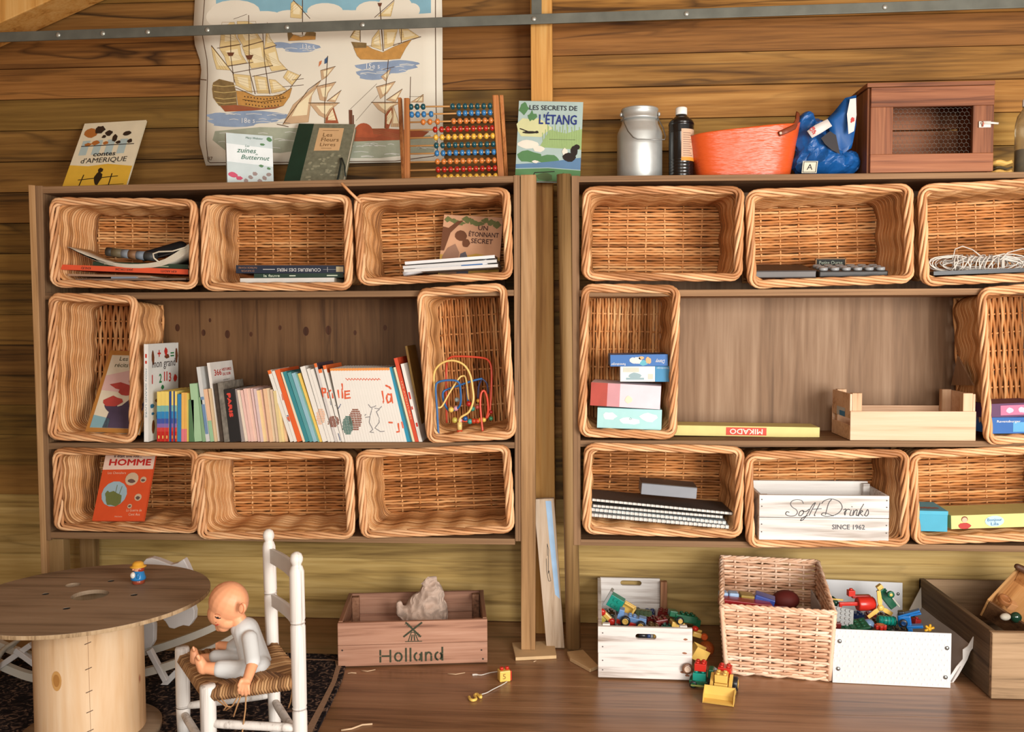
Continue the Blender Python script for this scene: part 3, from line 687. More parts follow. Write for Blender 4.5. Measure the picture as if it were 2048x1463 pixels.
def waves(m):
    rd = random.Random(4)
    for x0, x1, y0, y1, n in ((430, 580, 226, 250, 12), (430, 590, 256, 300, 16), (640, 860, 284, 314, 24), (560, 640, 88, 102, 7), (720, 830, 126, 150, 12)):
        for _ in range(n):
            x = rd.uniform(x0, x1 - 20); y = rd.uniform(y0, y1); L = rd.uniform(12, 34)
            cline(m, ident, [(x, y), (x + L / 2, y - 1.2), (x + L, y + .6)], .0016, 2)
inks('wave_print', WAV, waves)
inks('hull_print', RED, lambda m: [cpoly(m, qa, [(330, 1180), (395, 1255), (560, 1250), (700, 1243), (960, 1222), (1050, 1190), (1060, 1170), (800, 1215), (500, 1180)], 2), cpoly(m, qb, [(620, 1110), (1000, 1105), (1370, 1130), (1300, 1190), (1100, 1205), (760, 1215), (620, 1215)], 2), cpoly(m, qb, [(475, 1060), (480, 1000), (540, 900), (590, 1060)], 2), cpoly(m, qb, [(985, 1100), (990, 990), (1050, 900), (1060, 1000), (1020, 1110)], 2)])
inks('hull_print', OCH, lambda m: [cpoly(m, qa, [(520, 1020), (600, 1030), (730, 1080), (900, 1085), (1060, 1050), (1150, 985), (1120, 1090), (1050, 1190), (800, 1218), (540, 1180)], 3), cpoly(m, qb, [(720, 410), (830, 390), (880, 420), (970, 450), (1070, 400), (1220, 340), (1170, 410), (1120, 505), (1000, 515), (780, 510), (750, 480)], 3), cpoly(m, qb, [(155, 285), (270, 318), (395, 285), (390, 340), (160, 352)], 3)])
inks('stern_print', OLV, lambda m: [cpoly(m, qa, [(250, 1000), (262, 930), (330, 890), (490, 930), (515, 1020), (530, 1180), (330, 1190), (262, 1100)], 4), cpoly(m, qb, [(700, 360), (830, 370), (830, 410), (725, 412)], 4), cpoly(m, qb, [(150, 272), (180, 276), (200, 300), (160, 350)], 4), cpoly(m, qb, [(320, 262), (392, 280), (394, 310), (300, 306)], 4)])
inks('sail_print', SAIL, lambda m: [cpoly(m, qa, p, 2) for p in ([(360, 250), (335, 530), (570, 495), (520, 420), (500, 250)], [(530, 240), (540, 420), (600, 520), (815, 462), (760, 380), (740, 240)], [(240, 520), (260, 640), (300, 780), (460, 790), (380, 690)], [(330, 545), (390, 640), (420, 740), (640, 705), (580, 610), (560, 505)], [(585, 520), (640, 660), (690, 770), (930, 735), (850, 650), (820, 470)], [(830, 560), (880, 720), (920, 800), (1090, 780), (1000, 680), (960, 520)], [(870, 250), (840, 540), (970, 510), (900, 440), (880, 330)], [(1100, 790), (1240, 850), (1150, 960), (1050, 870)], [(480, 830), (520, 960), (700, 1050), (680, 850)], [(720, 850), (760, 1050), (890, 1050), (860, 870)], [(890, 890), (920, 1050), (1090, 1010), (960, 900)])] + [cpoly(m, qb, p, 2) for p in ([(175, 150), (180, 30), (200, 10), (280, 60), (270, 160)], [(730, 250), (690, 320), (770, 350), (780, 250)], [(870, 400), (880, 330), (940, 250), (960, 430)], [(980, 250), (985, 420), (1060, 390), (1100, 250)], [(1110, 250), (1130, 350), (1290, 318), (1190, 250)], [(930, 140), (1070, 10), (1040, 140)])])
inks('sail_print', SAIL2, lambda m: [cpoly(m, qb, p, 2) for p in ([(110, 1070), (200, 900), (440, 690), (360, 820), (330, 1050)], [(435, 605), (560, 572), (490, 660), (445, 690)], [(400, 742), (565, 708), (500, 800), (480, 870), (430, 860)], [(340, 890), (590, 888), (530, 940), (480, 1020), (420, 990)], [(490, 870), (610, 780), (560, 880)], [(955, 660), (1040, 590), (1000, 700)], [(915, 745), (1080, 700), (1010, 800), (950, 850)], [(880, 880), (1130, 880), (1050, 920), (990, 980), (930, 940)], [(1000, 860), (1140, 765), (1080, 880)], [(1060, 900), (1120, 1090), (1040, 1090)], [(1210, 880), (1320, 810), (1320, 880)])])
SEAM = C_(150, 118, 74, rough=.85); LITE = C_(236, 222, 184, var=.1, rough=.85)
SNAP = list(OUTL)
def outlines(m):
    for q, pts, l in SNAP: cline(m, q, list(pts) + [pts[0]], .0013, l + .6)
def insets(m):
    for q, pts, l in SNAP:
        if l != 2 or len(pts) > 6: continue
        cx = sum(p[0] for p in pts) / len(pts); cy = sum(p[1] for p in pts) / len(pts)
        cpoly_(m, q, [(cx + (x - cx) * .6 + 5, cy + (y - cy) * .6 - 4) for x, y in pts], l + .3)
def seams(m):
    for q, pts, l in SNAP:
        if l > 3: continue
        n = len(pts); h = n // 2
        for f in (.3, .5, .7):
            cline(m, q, [[lerp(pts[0][i], pts[1][i], f) for i in (0, 1)], [lerp(pts[h][i], pts[(h + 1) % n][i], 1 - f) for i in (0, 1)]], .0009, l + .6)
inks('sail_print', LITE, insets); inks('outline_print', SEAM, outlines); inks('seam_print', SEAM, seams)
inks('rigging_print', LNK, lambda m: [cline(m, qa, p, w_) for p, w_ in ([([(455, 360), (460, 640), (500, 930)], .0032), ([(660, 170), (670, 800), (735, 1060)], .0036), ([(820, 360), (840, 700), (900, 1060)], .0032), ([(1250, 835), (1130, 985)], .003), ([(240, 510), (490, 830)], .0032), ([(305, 542), (575, 498)], .003), ([(600, 528), (825, 462)], .003), ([(830, 552), (975, 508)], .003), ([(430, 745), (710, 700)], .003), ([(480, 820), (935, 738)], .003), ([(700, 860), (1100, 782)], .003), ([(1040, 978), (1280, 955)], .0025), ([(1150, 900), (1280, 885)], .0025), ([(490, 215), (560, 190), (640, 160)], .002), ([(250, 960), (520, 990), (730, 1080), (1000, 1080), (1140, 990)], .003), ([(590, 1120), (800, 1150), (1080, 1100)], .0025)] )] + [cline(m, qb, p, w_) for p, w_ in ([([(280, 0), (280, 300)], .004), ([(200, 0), (345, 160)], .003), ([(945, 30), (975, 440)], .0045), ([(1070, 0), (900, 150)], .003), ([(775, 250), (778, 360)], .003), ([(1130, 250), (1130, 370)], .003), ([(1060, 390), (1300, 315)], .0035), ([(497, 480), (470, 900), (470, 1060)], .0032), ([(440, 605), (565, 570)], .0025), ([(395, 745), (570, 705)], .0025), ([(330, 885), (600, 885)], .003), ([(490, 870), (615, 775)], .0025), ([(60, 1068), (160, 1090)], .0035), ([(110, 1070), (330, 770), (440, 690)], .003), ([(1020, 500), (990, 830), (990, 1100)], .003), ([(970, 598), (1070, 575)], .0025), ([(912, 748), (1080, 700)], .0025), ([(870, 880), (1140, 880)], .003), ([(1000, 860), (1140, 765)], .0025), ([(1210, 660), (1200, 1100)], .0028), ([(690, 940), (920, 720)], .0012), ([(740, 1040), (930, 820)], .0012), ([(1200, 830), (1320, 830)], .0015), ([(1260, 880), (1320, 810)], .002), ([(690, 320), (740, 250)], .002)])])
inks('rigging_print', C_(104, 60, 36), lambda m: [cpoly(m, qb, [(678, 945), (708, 945), (712, 1110), (682, 1110)], 4), cpoly(m, qb, [(712, 990), (722, 990), (724, 1110), (714, 1110)], 4), cpoly(m, qa, [(415, 590), (500, 590), (480, 630), (435, 630)], 4), cpoly(m, qa, [(625, 625), (715, 615), (690, 670), (650, 670)], 4), cpoly(m, qb, [(925, 25), (965, 25), (955, 55), (935, 55)], 4)])
inks('paddle_wheel_print', C_(172, 84, 46, var=.3, nscale=60), lambda m: [cpoly(m, qb, [(718, 1160)] + [(806 + 84 * cos(k * pi / 10), 1150 - 92 * sin(k * pi / 10)) for k in range(11)][::-1] + [(890, 1160)], 4), cpoly(m, qb, [(630, 1150), (980, 1155), (900, 1185), (700, 1180)], 5)])
def guns(m):
    for r in range(3):
        for k in range(13 - r):
            x = 610 + k * 36 + r * 8; y = 1078 + r * 42 + (k * 5.2 if k < 6 else 31 - (k - 6) * 4.5)
            cpoly(m, qa, [(x, y), (x + 13, y + 3), (x + 12, y + 16), (x + 1, y + 14)], 4)
inks('gun_port_print', C_(62, 42, 28), guns)
def sternbands(m):
    for y in (960, 1030, 1100, 1150):
        cline(m, qa, [(255 + (y - 960) * .2, y), (380, y + 14), (520, y)], .003, 5)
inks('stern_print', C_(206, 180, 116), sternbands)
inks('flag_print', C_(64, 92, 128), lambda m: cpoly(m, qb, [(470, 510), (497, 485), (494, 540), (468, 550)], 3))
inks('flag_print', C_(206, 122, 74), lambda m: cpoly(m, qb, [(418, 575), (424, 530), (448, 520), (440, 550)], 3))
cf = Face(P(380, 370, YC - .003), P(930, 370, YC - .003) - P(380, 370, YC - .003), P(380, 0, YC - .003) - P(380, 370, YC - .003))
def ctext(m, s_, x, y, hpx): cf.text(m, s_, (x - 380) / 550, 1 - y / 370, hpx / 370 * 1.3, l=2)
inks('lettering', C_(232, 234, 236), lambda m: [ctext(m, '18e s', 497, 241, 11), ctext(m, '13e s', 617, 95, 10), ctext(m, '15e s', 745, 135, 11)])
inks('lettering', LNK, lambda m: ctext(m, '87', 421, 317, 8))

# ---------------------------------------------------------------- bead frame (abacus)
YA = .06
zb = ztop(905) + .0005
M_ABW = wood('abacus_wood', (116, 66, 28), (170, 104, 52), (198, 136, 76), 'Z', 40, 1.0, rough=.45, board=.1)
t = thing('abacus', 'wooden bead frame with ten rods of coloured beads standing in front of the ship chart', 'abacus', P(905, 358, YA))
for (x0, y0), (x1, y1), Y0, Y1, wd in (((815, 362), (814, 197), YA, YA, .0145), ((1003, 358), (991, 191), YA, YA, .0165), ((808, 364), (800, 196), YA + .1, YA + .02, .010), ((1014, 358), (1003, 191), YA + .1, YA + .02, .010)):
    b0 = P(x0, y0, Y0); b0.z = zb; b1 = P(x1, y1, Y1)
    mb = MB(); mb.rnd = random.random()
    mb.hexa([b0 + V(-wd / 2, -.008, 0), b0 + V(wd / 2, -.008, 0), b0 + V(wd / 2, .008, 0), b0 + V(-wd / 2, .008, 0), b1 + V(-wd / 2, -.008, 0), b1 + V(wd / 2, -.008, 0), b1 + V(wd / 2, .008, 0), b1 + V(-wd / 2, .008, 0)])
    part('post', mb, M_ABW, t, bev=.0015)
BC = dict(teal=C_(20, 78, 88, rough=.2, coat=.6), blue=C_(52, 120, 176, rough=.2, coat=.6), orange=C_(206, 122, 56, rough=.25, coat=.6), red=C_(168, 36, 28, rough=.2, coat=.6), yellow=C_(226, 178, 66, rough=.25, coat=.6))
ROWS = [('teal', 117, 110, [495, 538, 580, 785, 828, 872, 915, 958, 1002, 1045]), ('blue', 172, 155, [500, 542, 585, 636, 830, 873, 916, 960, 1003, 1046]), ('orange', 225, 210, [580, 627, 680, 793, 837, 880, 923, 966, 1010, 1052]),
 ('red', 280, 264, None), ('yellow', 335, 318, None), ('teal', 390, 375, None), ('blue', 445, 430, None), ('orange', 503, 488, None), ('red', 560, 543, None), ('yellow', 612, 598, None)]
qz = lambda X, Y: (680 + X / 3.484, 180 + Y / 3.484)
bead_me = {}
for i, (cn, ya, yb, xs) in enumerate(ROWS):
    x0, x1 = 462 + i * 2.5, 1082 + i * 4
    A = P(*qz(x0, ya), YA); B = P(*qz(x1, yb), YA)
    mb = MB(); mb.tube([A, B], .0024, 8); part('rod', mb, C_(206, 156, 96), t)
    if xs is None: s_ = 664 + (i - 3) * 4; xs = [s_ + k * 44 for k in range(10)]
    for x in xs:
        p = A.lerp(B, (x - x0) / (x1 - x0))
        if cn not in bead_me:
            m_ = MB(); m_.lathe([(.0022, -.0066), (.005, -.0062), (.0078, -.0036), (.0086, 0), (.0078, .0036), (.005, .0062), (.0022, .0066)], (0, 0, 0), 14, Matrix.Rotation(radians(90), 3, 'Y'))
            bead_me[cn] = m_.mesh('bead', BC[cn])
        o = bpy.data.objects.new('bead', bead_me[cn]); C.objects.link(o); o.parent = t; o.location = ROOTM[t.name] @ p; o.scale = (.92, 1, 1)
# ---------------------------------------------------------------- the row of books in the left unit's open bay
q7 = lambda X, Y: (280 + X / 3.531, 660 + Y / 3.531)
ZB = P(560, 885, 0).z + .0004
ORD = 'first second third fourth fifth sixth seventh eighth ninth tenth eleventh twelfth thirteenth fourteenth fifteenth sixteenth seventeenth eighteenth nineteenth twentieth twenty-first twenty-second twenty-third twenty-fourth'.split()
ROWBOOKS = []
def row_book(label, xb, th, xt, yt, cover, depth=.15, yb=781, Y0=.012, spine=None, group='books standing in the row', name='book', hard=None, thin=False):
    a = P(*q7(xb, yb), Y0); b = P(*q7(xb + th, yb), Y0); c = P(*q7(xt, yt), Y0)
    lean = atan2(c.x - a.x, c.z - a.z); h = sqrt((c.x - a.x) ** 2 + (c.z - a.z) ** 2); w = (b.x - a.x) * cos(lean) * .97
    a.z = ZB
    M = Matrix.Rotation(lean, 3, 'Y'); t = thing(name, label, 'book', a, M, group)
    k = hard or min(.0016, w * .16)
    mb = MB(); mb.bx(0, k, 0, depth, 0, h); mb.bx(w - k, w, 0, depth, 0, h); mb.bx(k, w - k, 0, k, 0, h)
    part('cover', mb, cover, t, local=True)
    mb = MB(); mb.bx(k, w - k, k, depth - .002, .001, h - .0015); part('pages', mb, M_PAGES, t, local=True)
    if spine: deco('spine_panel', t.children[0], spine, lambda m: Face((0, -.0001, 0), (w, 0, 0), (0, 0, h)).rect(m, 0, 0, 1, 1, .5))
    ROWBOOKS.append((t, w, h, depth, Y0)); return t, Face((0, -.0001, 0), (w, 0, 0), (0, 0, h)), Face((w + .0001, 0, 0), (0, depth, 0), (0, 0, h)), t.children[0]
cW = C_(228, 224, 216, var=.05); cCR = C_(224, 206, 182, var=.08); cCR2 = C_(212, 190, 158, var=.1); cBLK = C_(34, 30, 30)
# the tall counting book at the end of the row
t, fs, fc, cv = row_book('tall white counting book with red and green figures at the start of the row', 29, 31, 28, 108, C_(226, 226, 222), depth=.19, yb=797, Y0=.004)
deco('spine_text', cv, C_(130, 150, 160), lambda m: fs.text(m, 'MON GRAND LIVRE', .5, .5, .6, rot=-90, fit=.5))
deco('spine_print', cv, C_(196, 60, 44), lambda m: [fs.rect(m, .3, .86, .7, .9), fs.rect(m, .3, .8, .7, .83)])
deco('title', cv, C_(70, 60, 60), lambda m: [fc.text(m, 'mon grand', .50, .79, .12, fit=.76), fc.text(m, 'C', .3, .24, .14)])
deco('cover_print', cv, C_(196, 44, 34), lambda m: [fc.text(m, '+', .34, .89, .14, bold=.03), fc.text(m, '1', .12, .63, .13, bold=.03), fc.text(m, '3', .70, .63, .13, bold=.03), fc.blot(m, .88, .62, .08, .05, 2), fc.blot(m, .56, .91, .06, .05, 2, seed=3), fc.rect(m, .5, .6, .53, .7), fc.rect(m, .58, .6, .61, .7), fc.blot(m, .3, .36, .06, .02, 2)])
deco('cover_print', cv, C_(40, 120, 66), lambda m: [fc.text(m, '2', .38, .63, .13, bold=.03), fc.rect(m, .72, .885, .84, .90), fc.rect(m, .72, .855, .84, .87), fc.blot(m, .45, .54, .06, .03, 2)])
deco('cover_print', cv, C_(110, 60, 34), lambda m: [fc.blot(m, .14, .86, .05, .1, 2, seed=1), fc.blot(m, .93, .86, .05, .11, 2, seed=2), fc.blot(m, .15, .14, .05, .1, 2, seed=5), fc.blot(m, .6, .86, .1, .03, 2, seed=6), fc.blot(m, .3, .41, .1, .03, 2, seed=9)])
deco('cover_print', cv, C_(44, 110, 150), lambda m: [fc.blot(m, .12, .36, .07, .03, 2, seed=2), fc.blot(m, .14, .28, .05, .02, 2, seed=2)])
RB = [C_(232, 206, 110), C_(120, 178, 170), C_(44, 132, 190), C_(60, 84, 164), C_(130, 104, 170), C_(200, 60, 60), C_(188, 34, 30)]
def rainbow(label, xb, th, xt, yt, first=0):
    t, fs, fc, cv = row_book(label, xb, th, xt, yt, RB[0], depth=.16, name='booklet', group='slim rainbow spined booklets')
    hs = [1.0, .72, .60, .46, .36, .28, .20, 0]
    for i in range(1, 7): deco('colour_stripe', cv, RB[i], lambda m: fs.rect(m, 0, hs[i + 1], 1, hs[i], 1))
    deco('spine_number', cv, C_(236, 220, 120), lambda m: fs.rect(m, .38, .06, .62, .12, 3))
rainbow('first rainbow spined booklet, against the tall counting book', 120, 29, 120, 430)
rainbow('second rainbow spined booklet from the tall counting book', 149, 28, 149, 428)
rainbow('third rainbow spined booklet from the tall counting book', 178, 27, 177, 428)
row_book('thin dark blue booklet between the wide and narrow rainbow booklets', 207, 14, 207, 428, C_(36, 70, 140), group=None, name='booklet')
rainbow('first narrow rainbow booklet, right of the thin dark blue booklet', 222, 14, 222, 425)
row_book('thin navy booklet between two narrow rainbow booklets', 236, 9, 236, 426, C_(38, 62, 120), group=None, name='booklet')
rainbow('narrow rainbow booklet beside the sky blue booklet', 246, 15, 246, 426)
row_book('sky blue booklet right of the rainbow booklets', 264, 27, 265, 446, C_(52, 128, 176), name='booklet', group=None)
for k, (x, th, lab) in enumerate(((292, 24, 'wide orange yellow booklet with a pink foot'), (317, 14, 'narrow orange yellow booklet with a pink foot'))):
    t, fs, fc, cv = row_book(lab, x, th, x + 1, 436, C_(232, 180, 92), name='booklet', group=None)
    deco('colour_stripe', cv, C_(222, 120, 130), lambda m: fs.rect(m, 0, 0, 1, .26, 1))
row_book('thin yellow booklet left of the green volumes', 332, 11, 331, 440, C_(214, 196, 96), name='booklet', group=None)
row_book('short dark green book left of the wide pale green volume', 346, 38, 342, 486, C_(84, 122, 84), group=None)
row_book('wide pale green volume with a square head', 386, 53, 350, 373, C_(160, 196, 156), group=None)
row_book('short mid green book right of the wide pale green volume', 441, 25, 412, 468, C_(132, 168, 128), group=None)
t, fs, fc, cv = row_book('tall grey white book with red letters on the visible cover', 467, 28, 398, 255, C_(204, 206, 204), depth=.17, group=None)
deco('cover_text', cv, C_(196, 40, 40), lambda m: fc.text(m, 'mo', .4, .8, .12, bold=.03))
deco('spine_print', cv, C_(110, 140, 176), lambda m: [fs.rect(m, .1, .1, .9, .5), fs.rect(m, .1, .56, .9, .6)])
t, fs, fc, cv = row_book('peach book with a green foot, right of the tall grey white book', 498, 28, 447, 412, C_(228, 186, 152), group=None)
deco('colour_stripe', cv, C_(150, 190, 150), lambda m: fs.rect(m, 0, 0, 1, .40, 1))
row_book('narrow beige book left of the 366 stories book', 527, 18, 482, 408, C_(216, 190, 152), group=None)
t, fs, fc, cv = row_book('white book of 366 stories rising above its neighbours', 547, 20, 472, 228, C_(226, 222, 216), depth=.165, Y0=.02, group=None)
deco('cover_title', cv, C_(186, 60, 50), lambda m: [fc.text(m, '366', .28, .86, .11, bold=.02, fit=.3), fc.text(m, 'HISTOIRES', .68, .89, .05, bold=.02, fit=.42), fc.text(m, 'DU SOIR', .66, .83, .05, bold=.02, fit=.36)])
deco('cover_text', cv, M_INK, lambda m: fc.text(m, 'une pour chaque soir', .62, .76, .026))
row_book('dark brown book with a worn photo spine', 566, 30, 520, 372, C_(70, 58, 48, var=.6, nscale=90), group=None)
row_book('black and white photo spined book left of the black book about Paris', 596, 40, 547, 362, C_(120, 114, 104, var=.9, nscale=70), Y0=.006, group=None)
t, fs, fc, cv = row_book('thick black book with PARIS in red down its spine', 637, 76, 590, 410, C_(32, 30, 30), Y0=.004, group=None)
deco('spine_title', cv, C_(206, 66, 52), lambda m: fs.text(m, 'PARIS', .42, .70, .42, rot=-90, fit=.44, bold=.03))
row_book('thin grey book right of the black book about Paris', 716, 24, 656, 410, C_(150, 140, 136), group=None)
rd = random.Random(5)
x = 741.0
for k in range(14):
    th = [24, 20, 22, 26, 18, 20, 24, 18, 22, 24, 20, 22, 18, 22][k]
    base = (224, 204, 182) if k < 6 else (222, 196, 158)
    c = tuple(int(v + rd.uniform(-14, 10)) for v in base)
    row_book('cream paperback, %s in the worn run right of the black book about Paris' % ORD[k], x, th, x - 60 + k * 1.4, 404 + rd.uniform(0, 16), C_(*c, var=.14, nscale=40), depth=.12, Y0=.01 + rd.uniform(0, .01), group='cream paperbacks in the row')
    x += th + .4
for lab, xb, th, xt, yt, c, d in (
    ('white comic album with an orange head, first after the cream paperbacks', 1062, 26, 900, 280, cW, .16), ('white comic album left of the wide orange one', 1089, 22, 930, 284, cW, .16),
    ('wide orange comic album near the teal ones', 1112, 38, 952, 276, C_(222, 96, 40), .17), ('narrow cream album right of the wide orange one', 1151, 17, 990, 292, C_(230, 214, 186), .16),
    ('teal album, darker of the two teal ones', 1169, 29, 1006, 290, C_(52, 132, 140), .16), ('teal album next to the pale blue one', 1199, 26, 1040, 294, C_(84, 152, 156), .16),
    ('pale blue album between the teal and yellow ones', 1226, 30, 1070, 298, C_(142, 184, 198), .16), ('thin green blue album left of the yellow one', 1257, 12, 1098, 300, C_(120, 170, 150), .16),
    ('yellow album in the middle of the comics', 1270, 19, 1113, 300, C_(230, 196, 96), .16), ('tall white album right of the yellow one', 1291, 36, 1130, 253, cW, .165),
    ('white album second right of the yellow one', 1328, 22, 1176, 266, cW, .16), ('white album third right of the yellow one', 1351, 25, 1200, 270, cW, .16),
    ('tall album with an orange head and dark purple cover', 1378, 20, 1228, 228, C_(206, 200, 196), .165), ('white album between the two tall orange headed ones', 1399, 26, 1258, 270, cW, .16),
    ('tall white album with a broad orange cover flap', 1427, 22, 1290, 242, cW, .165)):
    t, fs, fc, cv = row_book(lab, xb, th, xt, yt, c, depth=d, yb=783, group=None)
    if 'orange head' in lab or 'orange cover' in lab: deco('orange_stripe', cv, C_(226, 110, 46), lambda m: (fs.rect(m, 0, .95, 1, 1, 1)))
    if 'orange cover' in lab: deco('cover_print', cv, C_(214, 100, 44), lambda m: fc.rect(m, 0, .90, 1, 1))
    if 'purple' in lab: deco('cover_print', cv, C_(74, 56, 64), lambda m: fc.rect(m, 0, .84, 1, 1))
x = 1450.0
for k in range(22):
    th = 19.6; t, fs, fc, cv = row_book('thin white magazine with an orange head, %s of the matching run' % ORD[k], x, th, x - 110 - k * .7, 262 - k * .3, cW, depth=.15, yb=783, Y0=.010, name='magazine', group='white magazines with a picture across their spines')
    t['category'] = 'magazine'
    deco('orange_stripe', cv, C_(228, 146, 70), lambda m: fs.rect(m, 0, .968, 1, 1, 1))
    x += th + .25
row_book('teal blue album after the white magazine run', 1886, 28, 1750, 254, C_(40, 138, 168), yb=783, group=None)
row_book('narrow dark teal album right of the teal blue one', 1915, 11, 1778, 256, C_(64, 110, 110), yb=783, group=None)
row_book('narrow cream album left of the tall red one', 1927, 16, 1790, 252, C_(222, 214, 176), yb=783, group=None)
t, fs, fc, cv = row_book('tall red orange album near the bead maze basket', 1944, 27, 1792, 188, C_(206, 74, 42), yb=783, depth=.17, group=None)
deco('spine_text', cv, C_(236, 190, 150), lambda m: fs.text(m, 'LES AVENTURES', .5, .5, .5, rot=-90, fit=.45))
t, fs, fc, cv = row_book('white album with red print, last but one in the row', 1972, 24, 1840, 228, cW, yb=783, depth=.16, group=None)
deco('spine_print', cv, C_(198, 60, 44), lambda m: [fs.rect(m, .2, .55, .8, .64), fs.rect(m, .3, .2, .9, .25), fs.rect(m, .1, .42, .6, .46)])
row_book('old ochre and brown book leaning into the basket at the end of the row', 1994, 16, 1872, 118, C_(150, 116, 50, var=.5, nscale=30), yb=783, Y0=.06, depth=.13, group=None)
# the picture that runs across the white spines
def strokes():
    O = C_(216, 92, 52); G = C_(120, 118, 122); T = C_(70, 110, 100); B = C_(130, 70, 48); K = C_(90, 100, 130)
    def seg(pts): 
        out = []
        for a, b in zip(pts, pts[1:]):
            n = max(1, int(sqrt((a[0] - b[0]) ** 2 + (a[1] - b[1]) ** 2) / 4))
            out += [(lerp(a[0], b[0], i / n), lerp(a[1], b[1], i / n)) for i in range(n)]
        return out
    R = []
    w = [(1455 + i * 7, 346 + 6 * ((i * 7) % 3 - 1)) for i in range(36)]
    R.append((O, 5, seg(w)))
    for L in ([(1290, 470), (1285, 410), (1310, 415), (1308, 440), (1290, 440)], [(1345, 425), (1325, 440), (1330, 475), (1350, 478)], [(1360, 430), (1362, 480)], [(1400, 425), (1405, 478)], [(1428, 380), (1432, 480)], [(1450, 430), (1450, 480), (1488, 476)], [(1452, 455), (1482, 450)], [(1450, 432), (1484, 428)],
              [(1712, 432), (1722, 515)], [(1770, 455), (1750, 450), (1742, 480), (1752, 512), (1772, 500), (1775, 450), (1784, 515)], [(1738, 390), (1760, 400), (1775, 415)], [(1825, 660), (1830, 715), (1812, 718)], [(1850, 650), (1860, 690)], [(1760, 650), (1785, 652)]):
        R.append((O, 11, seg(L)))
    for L in ([(1615, 525), (1630, 545), (1655, 540), (1670, 530)], [(1640, 550), (1625, 610), (1590, 615)], [(1660, 550), (1690, 555), (1710, 535)], [(1690, 560), (1670, 575), (1690, 620), (1690, 650), (1660, 690), (1700, 715), (1730, 712)], [(1625, 610), (1620, 650), (1645, 700), (1625, 718), (1655, 722)], [(1590, 600), (1600, 590)]):
        R.append((G, 5, seg(L)))
    blob = lambda x0, x1, y0, y1, s: [(x0 + (x1 - x0) * i / s + (j % 2) * 3, y0 + (y1 - y0) * j / s) for i in range(s + 1) for j in range(s + 1) if ((i - s / 2) ** 2 + (j - s / 2) ** 2) < (s * .56) ** 2]
    R.append((T, 9, blob(1435, 1500, 610, 730, 11))); R.append((B, 9, blob(1480, 1560, 560, 700, 11))); R.append((B, 8, blob(1330, 1400, 610, 680, 8)))
    R.append((K, 6, seg([(1380, 530), (1400, 555), (1420, 520)]) + seg([(1340, 480), (1350, 530)]) + seg([(1400, 730), (1415, 780)])))
    R.append((K, 8, blob(1040, 1062, 580, 640, 5))); R.append((O, 8, seg([(1010, 490), (1000, 440), (1020, 400)]) + blob(1040, 1075, 600, 640, 5)))
    R.append((C_(226, 178, 146), 9, blob(1250, 1300, 560, 660, 8)))
    return R
def lay_strokes():
    inv = [(t, w, h, ROOTM[t.name]) for t, w, h, d, Y0 in ROWBOOKS]
    for c, size, pts in strokes():
        bag = {}
        for X, Y in pts:
            p = P(*q7(X, Y), .011); hw = size / 3.531 / 750 / 2
            for i, (t, w, h, Mi) in enumerate(inv):
                q = Mi @ p
                if -.0002 < q.x < w + .0002 and .004 < q.z < h - .006 and ('agazine' in t.name or 'white' in t['label'] or 'head' in t['label']):
                    m = bag.setdefault(i, MB()); x0 = max(.0001, q.x - hw); x1 = min(w - .0001, q.x + hw); y = -.0007 - 6e-6 * (len(m.f) % 30)
                    if x1 > x0: m.ngon([(x0, y, q.z - hw), (x1, y, q.z - hw), (x1, y, q.z + hw), (x0, y, q.z + hw)])
        for i, m in bag.items():
            if m.f: part('spine_print', m, c, inv[i][0].children[0], local=True)
lay_strokes()

# ---------------------------------------------------------------- bookish things in the baskets
def bfloor(i):   # inside floor height of a basket's mouth
    b = BASK[i]; up = abs(b.rotation_euler.y) > 1
    hh = (BW * b.scale.x if up else BH * b.scale.z) / 2
    return b.location.z - hh + .0215
def flatbox(name, label, cat, px, Y0, z, th, d, mat, yaw=0, group=None, tilt=0, bev=.0006, pitch=0):
    """a flat box seen end on: px = left and right picture columns of its front edge"""
    y = 500; a = P(px[0], y, Y0); b = P(px[1], y, Y0); w = b.x - a.x
    t = thing(name, label, cat, ((a.x + b.x) / 2, Y0, z), Matrix.Rotation(yaw, 3, 'Z') @ Matrix.Rotation(tilt, 3, 'Y') @ Matrix.Rotation(pitch, 3, 'X'), group)
    mb = MB(); mb.bx(-w / 2, w / 2, 0, d, 0, th); bo = part('box' if 'box' in name else 'body', mb, mat, t, local=True, bev=bev)
    return t, bo, Face((-w / 2, -.0001, 0), (w, 0, 0), (0, 0, th)), w
def flatbook(label, px, Y0, z, th, d, mat, yaw=0, tilt=0, pages=True, group=None, name='book', cat='book'):
    a = P(px[0], 550, Y0); b = P(px[1], 550, Y0); w = b.x - a.x; k = .0015
    t = thing(name, label, cat, ((a.x + b.x) / 2, Y0, z), Matrix.Rotation(yaw, 3, 'Z') @ Matrix.Rotation(tilt, 3, 'Y'), group)
    mb = MB(); mb.bx(-w / 2, w / 2, 0, d, 0, k); mb.bx(-w / 2, w / 2, 0, d, th - k, th); mb.bx(-w / 2, w / 2, 0, k, k, th - k)
    cv = part('cover', mb, mat, t, local=True)
    mb = MB(); mb.bx(-w / 2 + .002, w / 2 - .002, k, d - .003, k, th - k); part('pages', mb, M_PAGES, t, local=True)
    return t, cv, Face((-w / 2, -.0001, 0), (w, 0, 0), (0, 0, th)), w
